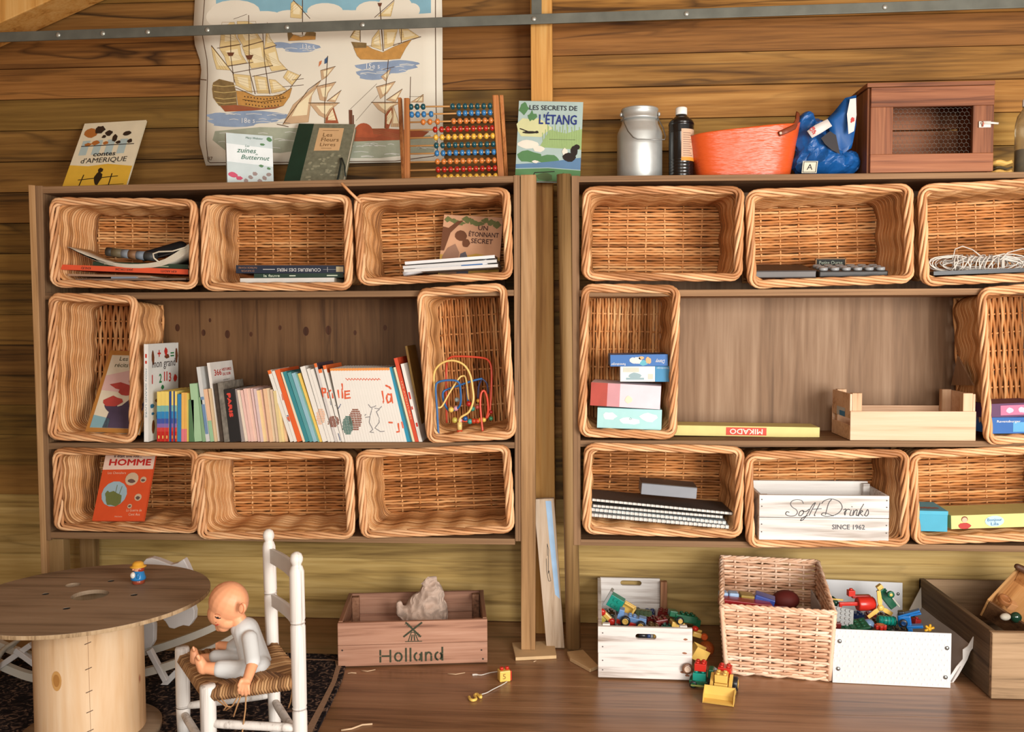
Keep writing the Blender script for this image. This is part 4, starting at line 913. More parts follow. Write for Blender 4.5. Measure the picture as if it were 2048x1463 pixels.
# first basket: flat books, curled newspaper, rolled pieces
z = bfloor(0)
flatbook('thin grey folder at the bottom of the pile in the newspaper basket', (150, 372), .004, z, .005, .13, C_(120, 100, 86), tilt=-.0)
flatbook('blue grey booklet showing below the orange-red book', (222, 272), .0, z + .005, .005, .11, C_(122, 134, 150))
flatbook('pale brown book lying under the orange-red book', (136, 300), .012, z + .010, .006, .13, C_(164, 130, 106), tilt=.03)
t, cv, f, w = flatbook('orange-red book lying flat under the curled newspaper', (122, 376), .01, z + .023, .014, .14, C_(212, 84, 50), tilt=.045)
deco('spine_text', cv, M_INK, lambda m: [f.text(m, 'KNUD', .2, .5, .7, rot=180), f.text(m, 'JANUS CORCZAK', .5, .5, .6, rot=180, fit=.14), f.text(m, 'KIM ARDITI', .85, .5, .6, rot=180, fit=.12)])
t, cv, f, w = flatbook('dark green book lying on the orange-red book', (186, 376), .02, z + .036, .012, .12, C_(38, 56, 40), tilt=.04)
deco('spine_text', cv, C_(150, 160, 130), lambda m: [f.rect(m, .12, .4, .25, .6), f.rect(m, .6, .3, .8, .5)])
zc = z + .074
t = thing('newspaper', 'curled white newspaper lying on the flat books, its pages fanned', 'newspaper', P(260, 525, .02))
rdn = random.Random(2)
for k in range(7):
    rows = []
    for j in range(3):
        yy = .0 + j * .06; r = []
        for i in range(15):
            u = i / 14; px = lerp(136 + k * 3, 384 - k * 1.0, u)
            py = 497 + k * 1.5 + 50 * (1 - (2 * u - 1.06) ** 2) * .62 - (k * 1.0) * (1 - abs(2 * u - 1)) * .4 + (u > .75) * (u - .75) * -70 * (1 - k * .10)
            p = P(px, py, .01); r.append(V(p.x, .008 + yy, p.z))
        rows.append(r)
    mb = MB(); mb.sheet(rows); o = part('page', mb, C_(214, 206, 188, var=.08), t); md = o.modifiers.new('thick', 'SOLIDIFY'); md.thickness = .0016
mb = MB(); pts = [P(x, y, .006) for x, y in ((318, 524), (308, 516), (306, 507), (318, 503), (345, 502), (372, 494))]; mb.tube(pts, .0022, 6); part('folded_edge', mb, C_(206, 198, 178), t)
t = thing('rolled_magazine', 'rolled magazine with grey and brown bands behind the curled newspaper', 'magazine', P(270, 522, .07))
A, B = P(214, 503, .06), P(312, 514, .06)
for u0, u1, c in ((0, .12, (52, 48, 42)), (.12, .32, (104, 92, 68)), (.32, .46, (124, 130, 138)), (.46, .62, (130, 94, 64)), (.62, .78, (122, 132, 144)), (.78, 1.0, (64, 66, 66))):
    mb = MB(); mb.tube([A.lerp(B, u0), A.lerp(B, u1)], .0125, 14); part('band', mb, C_(*c, var=.3), t)
t = thing('pouch', 'black soft pouch lying behind the rolled magazine', 'pouch', P(330, 515, .1))
mb = MB(); a, b = P(290, 512, .10), P(362, 494, .10); mb.cap(a, b, .014, .018, 12); mb = remesh(mb, .003, 4); part('body', mb, C_(24, 24, 28, rough=.7), t)
mb = MB(); mb.tube([P(286, 521, .08), P(350, 505, .078)], .003, 6); part('zip', mb, C_(60, 60, 62), t)
# second basket
z = bfloor(1)
t, cv, f, w = flatbook('white book at the bottom under the dark green book', (480, 668), .004, z, .012, .12, C_(210, 208, 202), tilt=0)
t, cv, f, w = flatbook('dark green book lying between the white book and the dark blue book', (508, 686), .012, z + .0125, .012, .12, C_(34, 56, 46))
deco('spine_text', cv, C_(196, 206, 186), lambda m: [f.text(m, 'la fauve', .2, .5, .8, fit=.18, bold=.02), f.rect(m, .4, .35, .47, .6), f.rect(m, .82, .35, .94, .6)])
t, cv, f, w = flatbook('dark blue book of sea runners, topmost in its basket', (472, 690), .016, z + .025, .022, .14, C_(30, 38, 56), tilt=.01)
deco('spine_text', cv, C_(206, 206, 206), lambda m: [f.text(m, 'COUREURS DES MERS', .58, .45, .55, rot=180, fit=.40, bold=.01), f.rect(m, .25, .45, .36, .52), f.rect(m, .84, .2, .843, .8), f.rect(m, .8, .48, .92, .5)])
deco('spine_text', cv, C_(160, 120, 96), lambda m: [f.text(m, 'PATRICK POIVRE', .11, .7, .32, rot=180, fit=.17), f.text(m, "D'ARVOR", .11, .3, .32, rot=180, fit=.12)])
deco('paper_tag', cv, C_(200, 186, 150), lambda m: f.rect(m, .92, .2, .985, .85, 1))
# third basket: book about a secret, magazines
z = bfloor(2)
t, cv, f, w, h = lean_book('book', 'square picture book about a secret with a tree and two figures, leaning in the basket', (876, 556), (996, 556), (870, 428), .10, .155, .01, C_(214, 164, 128), z0=z + .004)
deco('cover_print', cv, C_(200, 160, 76), lambda m: f.poly(m, [(0, 0), (1, 0), (1, .33), (.6, .38), (.3, .3), (0, .34)]))
deco('cover_print', cv, C_(112, 118, 70), lambda m: [f.blot(m, .08 + .105 * i, .93 - .03 * (i % 3), .10, .07, 2, seed=i, jag=.6) for i in range(9)])
deco('cover_print', cv, C_(112, 70, 46), lambda m: [f.poly(m, [(0, .4), (.06, .4), (.14, .7), (.34, .92), (.24, .9), (.1, .78), (0, .8)], 3), f.blot(m, .32, .66, .11, .10, 4, seed=1, jag=.15), f.blot(m, .42, .54, .07, .08, 4, seed=2, jag=.2)])
deco('cover_print', cv, C_(158, 120, 98), lambda m: [f.poly(m, [(.02, .02), (.3, .02), (.32, .38), (.24, .52), (.12, .45), (.04, .3)], 4)])
deco('cover_print', cv, C_(96, 92, 100), lambda m: [f.poly(m, [(.3, .02), (.5, .02), (.5, .24), (.42, .4), (.34, .36)], 5)])
deco('title', cv, C_(70, 42, 40), lambda m: [f.text(m, 'UN', .68, .80, .11, bold=.01, l=6), f.text(m, 'ÉTONNANT', .70, .69, .11, fit=.5, bold=.01, l=6), f.text(m, 'SECRET', .68, .58, .11, fit=.36, bold=.01, l=6)])
for k, (x0, x1, dz, c, tl, lab) in enumerate(((808, 996, 0, (214, 212, 210), -.05, 'lowest white magazine in the pile under the book about a secret'), (806, 994, .011, (206, 206, 206), -.06, 'second white magazine from the bottom of the pile'), (810, 990, .023, (222, 222, 224), -.065, 'third white magazine, below the folded top one'))):
    flatbook(lab, (x0, x1), -.002 + .006 * k, z + dz + .012, .008, .13, C_(*c, var=.1), tilt=tl, name='magazine', cat='magazine', group='white magazines piled in the basket')
t = thing('magazine', 'topmost white magazine with a blue patch and a curled edge', 'magazine', P(890, 540, .02), group='white magazines piled in the basket')
rows = []
for j in range(3):
    r = []
    for i in range(13):
        u = i / 12; p = P(lerp(805, 972, u), lerp(543, 519, u) - 3.5 * sin(u * 6.3), .005); r.append(V(p.x, .006 + j * .06, p.z))
    rows.append(r)
mb = MB(); mb.sheet(rows); o = part('pages', mb, C_(226, 226, 230), t); md = o.modifiers.new('thick', 'SOLIDIFY'); md.thickness = .011; md.offset = -1
mb = MB(); a = [P(x, y, .0045) for x, y in ((922, 530), (964, 524), (966, 531), (925, 536))]; mb.ngon(a[::-1]); part('blue_patch', mb, C_(42, 98, 160), o)
# upright basket: bird book and the one behind it
z = bfloor(3)
t, cv, f, w, h = lean_book('book', 'brown edged book with a red bird on its cover leaning in the upright basket', (170, 862), (276, 866), (209, 700), .012, .150, .014, C_(178, 122, 58), z0=z + .002)
deco('cover_print', cv, C_(218, 208, 184), lambda m: f.rect(m, .07, .05, .97, .94, 1))
deco('cover_print', cv, C_(214, 178, 172), lambda m: f.poly(m, [(.07, .5), (.97, .45), (.97, .7), (.5, .75), (.07, .68)], 2))
deco('cover_print', cv, C_(74, 62, 84, var=.4), lambda m: [f.poly(m, [(.3, .05), (.97, .05), (.97, .45), (.7, .42), (.55, .32), (.35, .28)], 3), f.blot(m, .35, .3, .14, .07, 3, seed=3)])
deco('cover_print', cv, C_(128, 168, 178), lambda m: f.poly(m, [(.07, .05), (.4, .05), (.4, .16), (.07, .2)], 3))
deco('cover_print', cv, C_(174, 66, 60, var=.3), lambda m: [f.blot(m, .6, .5, .2, .09, 5, seed=5), f.blot(m, .62, .62, .08, .06, 5, seed=6), f.poly(m, [(.2, .57), (.4, .6), (.62, .56), (.5, .5), (.34, .52)], 5), f.blot(m, .36, .36, .2, .08, 5, seed=9)])
deco('title', cv, C_(64, 66, 40), lambda m: [f.text(m, 'Les plus beaux', .62, .89, .075, fit=.75, l=6), f.text(m, 'récits merveilleux', .62, .81, .075, fit=.86, l=6)])
lean_book('book', 'red spined book peeping out behind the brown bird book', (192, 862), (272, 864), (206, 696), .062, .186, .010, C_(150, 60, 44), z0=z + .003)
# lowest row: HOMME book
z = bfloor(5)
t, cv, f, w, h = lean_book('book', 'orange history book titled HOMME with round pictures, leaning in the lowest left basket', (184, 1034), (287, 1041), (212, 906), .012, .10, .008, C_(208, 78, 36), z0=z + .002)
deco('cover_print', cv, C_(226, 196, 176), lambda m: f.poly(m, [(0, .75), (1, .76), (1, 1), (0, 1)], 1))
deco('title', cv, C_(56, 40, 36), lambda m: f.text(m, 'Il était une fois...', .46, .955, .065, fit=.55, l=3, bold=.02))
deco('title', cv, C_(186, 40, 34), lambda m: f.text(m, 'HOMME', .52, .855, .13, fit=.82, l=3, bold=.05))
deco('cover_text', cv, C_(232, 190, 160), lambda m: [f.text(m, 'Les Chevaliers', .3, .70, .05, fit=.36, l=3), f.text(m, 'La Guerre de', .78, .15, .055, fit=.3, l=3), f.text(m, 'Cent Ans', .8, .09, .055, fit=.22, l=3), f.text(m, 'Hachette', .5, .06, .03, l=3)])
deco('cover_print', cv, C_(150, 174, 184), lambda m: [f.disc(m, .33, .39, .25, 2)])
deco('cover_print', cv, C_(104, 112, 60), lambda m: [f.blot(m, .33, .32, .2, .13, 3, seed=4), f.line(m, [(.4, .25), (.46, .5)], .0015, 4), f.line(m, [(.35, .3), (.36, .52)], .0015, 4), f.blot(m, .2, .38, .05, .06, 4, seed=3)])
deco('cover_print', cv, C_(196, 170, 140), lambda m: [f.disc(m, .62, .61, .13, 2), f.disc(m, .85, .60, .06, 2), f.disc(m, .81, .34, .07, 2), f.disc(m, .68, .21, .045, 2)])
deco('cover_print', cv, C_(98, 74, 66), lambda m: [f.blot(m, .62, .58, .09, .04, 3, seed=1), f.blot(m, .85, .59, .045, .025, 3, seed=2), f.blot(m, .81, .33, .05, .03, 3, seed=3), f.blot(m, .68, .21, .03, .02, 3, seed=5)])
# ---------------------------------------------------------------- things standing on top of the right shelf unit
RX90 = Matrix.Rotation(radians(90), 3, 'X')
def rp(px, Y): p = P(px, 352, Y); p.z = ztop(px, False) + .0006; return p
def zat(px, py, Y): return P(px, py, Y).z
# milk can
Y = .11; c = rp(1279, Y); mpp = (2.4 + Y) / 1800
h1 = zat(1279, 262, Y) - c.z; hn = zat(1279, 250, Y) - c.z; ht = zat(1279, 219, Y) - c.z
M_ALU = col((196, 200, 198), .45, .6, var=.12, nscale=40)
t = thing('milk_can', 'dented aluminium milk can with a lid and wire bail handle, left of the black bottle', 'milk can', c)
R = 44 * mpp; rn = 35 * mpp
mb = MB(); mb.lathe([(R * .96, 0), (R, .004), (R, h1 - .012), (R * .97, h1 - .004), (rn * 1.02, hn), (rn, hn + .004), (rn, hn + .012)], c, 40); part('body', mb, M_ALU, t)
mb = MB(); mb.lathe([(rn * 1.06, hn + .011), (rn * 1.07, hn + .016), (rn * 1.0, hn + .02), (rn * 1.0, ht - .006), (rn * 1.04, ht - .004), (rn * 1.03, ht), (rn * .8, ht + .002)], c, 40); part('lid', mb, M_ALU, t)
for s_ in (-1, 1):
    mb = MB(); mb.lathe([(.006, 0), (.006, .004), (.002, .006)], c + V(s_ * rn * 1.0, -.012, ht - .016), 12, Matrix.Rotation(s_ * radians(90), 3, 'Y')); part('handle_stud', mb, M_ALU, t)
q = lambda x, y, Y_: P(x, y, Y_)
mb = MB(); mb.tube([q(1246, 232, .09), q(1248, 245, .06), q(1256, 262, .035), q(1266, 274, .028), q(1275, 278, .026), q(1300, 279, .026), q(1329, 279, .028), q(1331, 272, .03), q(1326, 255, .05), q(1318, 240, .075), q(1314, 231, .095)], .0016, 6); part('bail_handle', mb, M_STEEL, t)
# black bottle
Y = .085; c = rp(1362, Y); mpp = (2.4 + Y) / 1800
t = thing('bottle', 'black ribbed plastic bottle with a white cap and beige label', 'bottle', c)
R = 25 * mpp; zz = lambda py: zat(1362, py, Y) - c.z
prof = [(R * .9, 0), (R * .97, .004)]
for k in range(6): z0 = .006 + k * .0085; prof += [(R * .97, z0), (R * .93, z0 + .002), (R * .97, z0 + .0042)]
prof += [(R * .97, zz(322)), (R * .97, zz(268))]
for k in range(4): z0 = zz(266) + k * .006; prof += [(R * .99, z0), (R * .95, z0 + .003)]
prof += [(R, zz(250)), (R * .92, zz(243)), (R * .6, zz(236)), (R * .42, zz(232)), (R * .40, zz(229))]
prof = [p for i, p in enumerate(prof) if i == 0 or p[1] >= prof[i - 1][1]]
mb = MB(); mb.lathe(prof, c, 32); bt = part('body', mb, C_(22, 20, 20, rough=.22, coat=.5), t)
mb = MB(); mb.lathe([(R * .44, zz(230)), (R * .45, zz(229)), (R * .45, zz(217)), (R * .38, zz(215))], c, 24); part('cap', mb, M_WHITE, t)
def wrap(mb, c, R, a0, a1, z0, z1, n=10):
    mb.sheet([[c + V(cos(lerp(a0, a1, i / n)) * R, sin(lerp(a0, a1, i / n)) * R, z) for i in range(n + 1)] for z in (z0, z1)])
mb = MB(); wrap(mb, c, R * 1.0, radians(-96), radians(-20), zz(324), zz(262)); part('label', mb, C_(206, 170, 142), bt)
mb = MB(); wrap(mb, c, R * 1.004, radians(-96), radians(-20), zz(325), zz(318)); part('label_stripe', mb, C_(222, 146, 50), bt)
mb = MB()
for k in range(11): wrap(mb, c, R * 1.005, radians(-88), radians(-40 - (k * 7) % 20), zz(315 - k * 4.4), zz(313.8 - k * 4.4), 6)
part('label_lettering', mb, C_(128, 96, 82), bt)
# orange flexible tub
Y = .10; c = rp(1484, Y); mpp = (2.4 + Y) / 1800
t = thing('plastic_tub', 'orange flexible plastic tub with a brown leather handle beside the blue bag', 'tub', c)
def tubring(f, n=48, inset=0):
    z0 = 0; out = []
    for k in range(n):
        a = 2 * pi * k / n; ca, sa = cos(a), sin(a)
        sq = (abs(ca) ** 3.4 + abs(sa) ** 3.4) ** (-1 / 3.4)
        top = zat(1484, 278 - 22 * (.5 + .5 * ca) - (4 if ca > .8 else 0), Y) - c.z
        rx = lerp(93, 112, f) * mpp - inset; ry = lerp(.070, .088, f) - inset
        out.append(c + V(ca * rx * sq * .95, sa * ry * sq * .95, f * top))
    return out
mb = MB(); rings = [tubring(f) for f in (0, .02, .25, .5, .75, .97, 1.0)] + [tubring(f, inset=.004) for f in (1.0, .75, .4, .03)]
b = 0
for r in rings:
    for p in r: mb.vert(p)
for i in range(len(rings) - 1):
    for k in range(48): l = (k + 1) % 48; mb.face((i * 48 + k, i * 48 + l, (i + 1) * 48 + l, (i + 1) * 48 + k), True)
mb.face(list(range(48))[::-1]); mb.face([(len(rings) - 1) * 48 + k for k in range(48)])
m_tub, nt, N, L_, bs = newmat('orange_plastic'); bs.inputs['Base Color'].default_value = lin((212, 86, 36)) + (1,); bs.inputs['Roughness'].default_value = .32
tc = N.new('ShaderNodeTexCoord'); mp = N.new('ShaderNodeMapping'); mp.inputs['Scale'].default_value = (9, 9, 55); no = N.new('ShaderNodeTexNoise'); no.inputs['Scale'].default_value = 3; bp = N.new('ShaderNodeBump'); bp.inputs['Strength'].default_value = .5; bp.inputs['Distance'].default_value = .004
L_.new(tc.outputs['Object'], mp.inputs[0]); L_.new(mp.outputs[0], no.inputs['Vector']); L_.new(no.outputs['Fac'], bp.inputs['Height']); L_.new(bp.outputs['Normal'], bs.inputs['Normal'])
part('body', mb, m_tub, t)
mb = MB(); hp = [P(1557, 268, .022), P(1572, 262, .018), P(1588, 254, .03), P(1595, 240, .05), P(1596, 226, .075), P(1594, 238, .11), P(1597, 250, .14)]
n = 24; pts = []
for i in range(n + 1):
    u = i / n * (len(hp) - 1); k = min(int(u), len(hp) - 2); pts.append(hp[k].lerp(hp[k + 1], u - k))
mb.tube(pts, .0068, 8, flat=.35); ha = part('handle', mb, C_(128, 62, 38, rough=.5), t)
for p in (P(1561, 266, .015),):
    mb = MB(); mb.lathe([(.004, 0), (.0035, .002), (.001, .003)], p, 10, RX90); part('rivet', mb, C_(210, 190, 170), ha)
# crumpled blue bag
Y = .09; c = rp(1640, Y)
t = thing('plastic_bag', 'torn crumpled blue plastic sack with white and red print beside the wooden hutch', 'bag', c)
mb = MB(); rb = random.Random(9)
for x, y, yy, rx, rz, ry in ((1640, 325, .09, .062, .042, .055), (1615, 290, .09, .044, .05, .045), (1665, 330, .09, .05, .04, .05), (1606, 254, .09, .024, .038, .032), (1640, 290, .11, .04, .045, .035), (1690, 330, .10, .03, .035, .04), (1600, 330, .09, .028, .03, .04), (1625, 262, .10, .03, .03, .03)):
    p = P(x, y, yy); p.z = max(p.z, c.z + .026); mb.ell(p, (rx, ry, min(rz, p.z - c.z - .001)), 14, 10, Matrix.Rotation(rb.uniform(-.3, .3), 3, 'Y'))
mb = remesh(mb, .0045, 2)
from mathutils import noise as mnoise
for v in mb.v:
    n1 = 1 - 2 * abs(mnoise.noise(v * 24 + V(2, 5, 1))); n2 = 1 - 2 * abs(mnoise.noise(v * 52 + V(7, 1, 3)))
    k_ = min(1, (v.z - c.z) / .02); v += V(.6 * n2, -n1, .3 * n2) * .010 * k_ + V(0, -1, 0) * n2 * .004 * k_
M_BAG = C_(22, 84, 150, rough=.38, var=.3)
for i in range(len(mb.s)): mb.s[i] = False
part('sack', mb, M_BAG, t)
fl = [[(1652, 240), (1668, 224), (1690, 196), (1712, 190)], [(1655, 252), (1672, 240), (1694, 222), (1712, 214)], [(1666, 280), (1680, 268), (1697, 258), (1712, 250)], [(1676, 310), (1684, 300), (1696, 292), (1706, 284)], [(1682, 312), (1688, 308), (1694, 302), (1702, 296)]]
mb = MB(); mb.sheet([[P(x, y, .055 + .012 * sin(i * 2.1 + j * 1.7)) for j, (x, y) in enumerate(r)] for i, r in enumerate(fl)]); fo = part('torn_flap', mb, M_BAG, t)
md = fo.modifiers.new('thick', 'SOLIDIFY'); md.thickness = .0015
mb = MB(); mb.ngon([P(x, y, .036) for x, y in ((1712, 196), (1700, 198), (1694, 228), (1697, 268), (1708, 262), (1713, 230))]); part('white_print', mb, C_(216, 208, 204), fo)
mb = MB(); FF = Face(P(1696, 270, .035), P(1712, 262, .035) - P(1696, 270, .035), P(1702, 205, .035) - P(1696, 270, .035)); FF.text(mb, 'SP', .45, .42, .55, rot=90, bold=.04, l=1); part('red_lettering', mb, C_(196, 50, 44), fo)
mb = MB(); mb.ngon([P(x, y, .025) for x, y in ((1642, 276), (1660, 262), (1672, 270), (1680, 308), (1664, 300), (1650, 288))][::-1]); part('mouth_shade_patch', mb, C_(30, 22, 26), t)  # flat dark patch painting the shade inside the sack's mouth
mb = MB(); mb.sheet([[P(x, y, .024) for x, y in r] for r in (((1614, 262), (1630, 250), (1655, 238)), ((1624, 276), (1642, 266), (1664, 252)))]); wl = part('white_label', mb, C_(222, 216, 212), t); md = wl.modifiers.new('thick', 'SOLIDIFY'); md.thickness = .001
mb = MB(); FF = Face(P(1618, 275, .022), P(1642, 263, .022) - P(1618, 275, .022), P(1612, 258, .022) - P(1618, 275, .022)); FF.text(mb, 'CB', .45, .68, .5, bold=.04); FF.text(mb, 'SP', .5, .25, .5, bold=.04); part('red_lettering', mb, C_(190, 50, 44), wl)
mb = MB(); FF = Face(P(1603, 346, .028), P(1633, 346, .028) - P(1603, 346, .028), P(1606, 322, .028) - P(1603, 346, .028)); FF.rect(mb, 0, 0, 1, 1, 1); pt_ = part('printed_panel', mb, C_(206, 200, 180), t)
mb = MB(); FF.line(mb, [(.08, .08), (.92, .08), (.92, .92), (.08, .92), (.08, .08)], .0014, 3); FF.text(mb, 'A', .5, .48, .7, l=3); part('panel_print', mb, M_INK, pt_)
# small wooden hutch with a wire mesh front
M_HUT = wood('reddish_pine', (70, 34, 20), (138, 84, 54), (172, 114, 78), 'X', 18, 1.0, streak=.6, knots=3, rough=.55, board=.15)
M_HUTV = wood('reddish_pine_upright', (70, 34, 20), (138, 84, 54), (172, 114, 78), 'Z', 18, 1.0, streak=.6, rough=.55, board=.15)
Yh = .012; zb = ztop(1860, False) + .0006
hx0, hx1 = P(1739, 260, Yh).x, P(1989, 260, Yh).x; hz1 = P(1860, 170, Yh).z
t = thing('hutch', 'small reddish wooden hutch with a hexagonal wire mesh front and a white latch', 'hutch', ((hx0 + hx1) / 2, Yh + .1, zb))
def hb(name, x0, x1, y0, y1, z0, z1, mat, par=None, bev=.0015):
    m = MB(); m.rnd = random.random(); m.bx(x0, x1, y0, y1, z0, z1); return part(name, m, mat, par or t, bev=bev)
D = .20; th = .012
hb('side_panel', hx0 - .002, hx0 + th, Yh + .012, Yh + D, zb, hz1 - .002, M_HUTV); hb('side_panel', hx1 - th, hx1, Yh + .012, Yh + D, zb, hz1 - .002, M_HUTV)
hb('top_panel', hx0 - .006, hx1 + .002, Yh + .004, Yh + D + .004, hz1 - .001, hz1 + .010, M_HUT)
hb('floor_panel', hx0 + th, hx1 - th, Yh + .014, Yh + D, zb, zb + th, M_HUT)
nb = 3
for k in range(nb):
    zz0 = lerp(zb, hz1 - .002, k / nb); hb('back_board', hx0 + th, hx1 - th, Yh + D - .01, Yh + D, zz0 + .0015, lerp(zb, hz1 - .002, (k + 1) / nb) - .0015, M_HUT)
z_lo = P(1860, 307, Yh).z; z_hi = P(1860, 212, Yh).z; xl = P(1786, 260, Yh).x; xr = P(1946, 260, Yh).x
dr = hb('door', hx0 + .003, hx1 - .001, Yh, Yh + .012, zb + .003, z_lo, M_HUT)
dr.name = 'bottom_rail'; hb('top_rail', hx0 + .003, hx1 - .001, Yh, Yh + .012, z_hi, hz1 - .003, M_HUT)
hb('stile', hx0 + .003, xl, Yh + .001, Yh + .012, z_lo, z_hi, M_HUTV); hb('stile', xr, hx1 - .001, Yh + .001, Yh + .012, z_lo, z_hi, M_HUTV)
mb = MB(); s_ = .0066; row = 0; z = z_lo
while z < z_hi:
    x = xl + (row % 2) * s_ * .87
    while x < xr:
        p = V(x, Yh + .013, z)
        for a in (90, 210, 330):
            e = p + V(cos(radians(a)), 0, sin(radians(a))) * s_
            if xl - .002 < e.x < xr + .002 and z_lo - .003 < e.z < z_hi + .003: mb.tube([p, e], .00038, 3, caps=False)
        x += s_ * 1.74
    z += s_ * 1.5; row += 1
part('wire_mesh', mb, col((120, 118, 110), .4, .7), t)
mb = MB(); a = P(1957, 249, Yh - .001); mb.bx(a.x, a.x + .030, Yh - .004, Yh, a.z - .008, a.z + .008); la = part('latch', mb, C_(212, 208, 200, rough=.35), t, bev=.001)
mb = MB(); mb.tube([a + V(.004, -.005, .003), a + V(.03, -.008, .002), a + V(.046, -.006, .001)], .0028, 8); part('latch_bolt', mb, C_(222, 218, 210, rough=.3), la)
mb = MB(); mb.tube([a + V(.008, -.005, -.006), a + V(.008, -.009, 0), a + V(.008, -.005, .006)], .002, 6); part('latch_loop', mb, C_(190, 110, 90, rough=.3), la)
# yellow cloth strips and clear bottle at the edge of the frame
t = thing('striped_cloth', 'folded yellow and dark striped cloth beside the hutch', 'cloth', rp(2008, .06))
zc0 = rp(2008, .06).z
for k, c_ in enumerate(((222, 176, 92), (70, 58, 36), (222, 178, 96))):
    rows = []
    for j in range(2):
        r = []
        for i in range(9):
            x = P(lerp(1992, 2026, i / 8), 320, .05).x; r.append(V(x, .05 + j * .10, zc0 + .004 + k * .0125 + .0025 * sin(i * .9)))
        rows.append(r)
    mb = MB(); mb.sheet(rows); o = part('fold', mb, C_(*c_), t); md = o.modifiers.new('thick', 'SOLIDIFY'); md.thickness = .008 if k != 1 else .004; md.offset = 1
Y = .10; c = rp(2052, Y); mpp = (2.4 + Y) / 1800; zz = lambda py: zat(2052, py, Y) - c.z
t = thing('bottle', 'clear plastic bottle with a white pump cap at the right end of the shelf top', 'bottle', c)
mb = MB(); mb.lathe([(.026, 0), (.029, .004), (.029, zz(250)), (.024, zz(232)), (.012, zz(218)), (.011, zz(212))], c, 28); part('body', mb, col((196, 190, 170), .12, var=.05, trans=.85), t)
mb = MB(); mb.lathe([(.025, .003), (.027, .006), (.027, zz(300)), (.001, zz(299))], c, 24); part('liquid', mb, C_(120, 104, 84, rough=.3), t)
mb = MB(); mb.lathe([(.013, zz(213)), (.0135, zz(200)), (.009, zz(197)), (.008, zz(190)), (.004, zz(187))], c, 20); part('cap', mb, M_WHITE, t)

# ---------------------------------------------------------------- right unit: contents of the upper baskets
z = bfloor(9)
t, bo, f, w = flatbox('notebook', 'flat black notebook with grey page edges, left in its basket', 'notebook', (1512, 1632), .0, z, .016, .15, C_(112, 110, 110, rough=.6), pitch=.16)
mb = MB(); mb.bx(-w / 2 - .002, w / 2 + .001, -.002, .152, .016, .019); mb.bx(-w / 2 - .002, w / 2 + .001, -.002, .152, -.0005, .002); part('cover', mb, C_(46, 34, 30), t, local=True, bev=.0006)
a = P(1638, 555, .01); b = P(1776, 555, .01); w = b.x - a.x
t = thing('tray', 'black tray of small grey capped pots in front of the chalk sign', 'tray', ((a.x + b.x) / 2, .01, z), Matrix.Rotation(.17, 3, 'X'))
mb = MB(); mb.bx(-w / 2, w / 2, 0, .10, 0, .017); part('body', mb, C_(40, 36, 34, rough=.4), t, local=True, bev=.003)
pm = None
for j in range(3):
    for i in range(6):
        p = V(-w / 2 + w * (i + .5) / 6, .018 + j * .032, .017)
        if pm is None: m_ = MB(); m_.lathe([(.011, 0), (.0115, .002), (.0112, .007), (.009, .0085)], (0, 0, 0), 16); pm = m_.mesh('pot_cap', C_(150, 152, 154, rough=.3))
        o = bpy.data.objects.new('pot_cap', pm); C.objects.link(o); o.parent = t; o.location = p
t = thing('chalk_sign', 'tiny black chalkboard sign standing behind the tray of pots', 'sign', P(1662, 548, .12))
a = P(1632, 552, .12); b = P(1690, 552, .12); a.z = b.z = z; h = P(1660, 517, .12).z - z
mb = MB(); mb.bx(a.x, b.x, .12, .126, z + .0005, z + h); sg = part('board', mb, C_(26, 28, 26, rough=.7), t, bev=.0005)
f = Face(V(a.x, .1199, z), V(b.x - a.x, 0, 0), V(0, 0, h))
mb = MB(); f.text(mb, 'Petite Ourse', .5, .8, .24, fit=.8); f.text(mb, '& Grande Ourse', .5, .55, .2, fit=.76); part('chalk_lettering', mb, C_(158, 168, 150), sg)
mb = MB()
for x0, x1, z0, z1 in ((a.x - .002, b.x + .002, h - .002, h + .001), (a.x - .002, a.x + .001, 0, h), (b.x - .001, b.x + .002, 0, h)): mb.bx(x0, x1, .1185, .127, z + z0 + .0005, z + z1)
part('frame', mb, C_(138, 98, 52), sg)
z = bfloor(10)
t, bo, f, w = flatbox('tablet_case', 'flat black case lying under the white cord coil', 'case', (1868, 2100), .004, z + .002, .011, .12, C_(30, 32, 38, rough=.35), tilt=-.03)
t = thing('cord_coil', 'bundled coil of white cord wound round its middle', 'cord', P(1960, 545, .05))
mb = MB(); rc = random.Random(12); M_CORD = C_(214, 208, 200, var=.1)
for k in range(16):
    pts = []; a1 = rc.uniform(.6, 1.0); zc = rc.uniform(-.5, .5); yo = .03 + rc.uniform(0, .07); xo = rc.uniform(-18, 18)
    for i in range(29):
        a = 2 * pi * i / 28; px = 1965 + xo + cos(a) * 104 * a1; py = 529 + sin(a) * (16 * a1 + 3) * (1 if abs(cos(a)) > .35 else .75) - zc * 7 + 3 * sin(a * 3 + k)
        p = P(px, min(py, 546 - 2 * (yo)), yo); pts.append(p)
    mb.tube(pts, .0017, 5, closed=True)
part('loops', mb, M_CORD, t)
mb = MB()
for k in range(15):
    x = 1908 + k * 7.2; pts = [P(x + rc.uniform(-5, 5) + 4 * cos(i * pi / 5), 528 - 18 * cos(i * pi / 5), .055 - .04 * sin(i * pi / 5)) for i in range(11)]
    mb.tube(pts, .0018, 5, closed=True)
part('binding', mb, M_CORD, t)
mb = MB(); mb.tube([P(1905, 520, .03), P(1910, 498, .05), P(1925, 492, .06), P(1945, 499, .06), P(1962, 512, .04)], .0015, 5); mb.tube([P(2000, 520, .02), P(2015, 505, .04), P(2045, 497, .05), P(2080, 505, .05)], .0015, 5); part('loose_end', mb, M_CORD, t)
mb = MB(); mb.lathe([(.003, 0), (.0062, .001), (.0062, .004), (.003, .005)], P(1849, 519, -.004), 16, RX90); part('toggle', mb, M_WHITE, t)

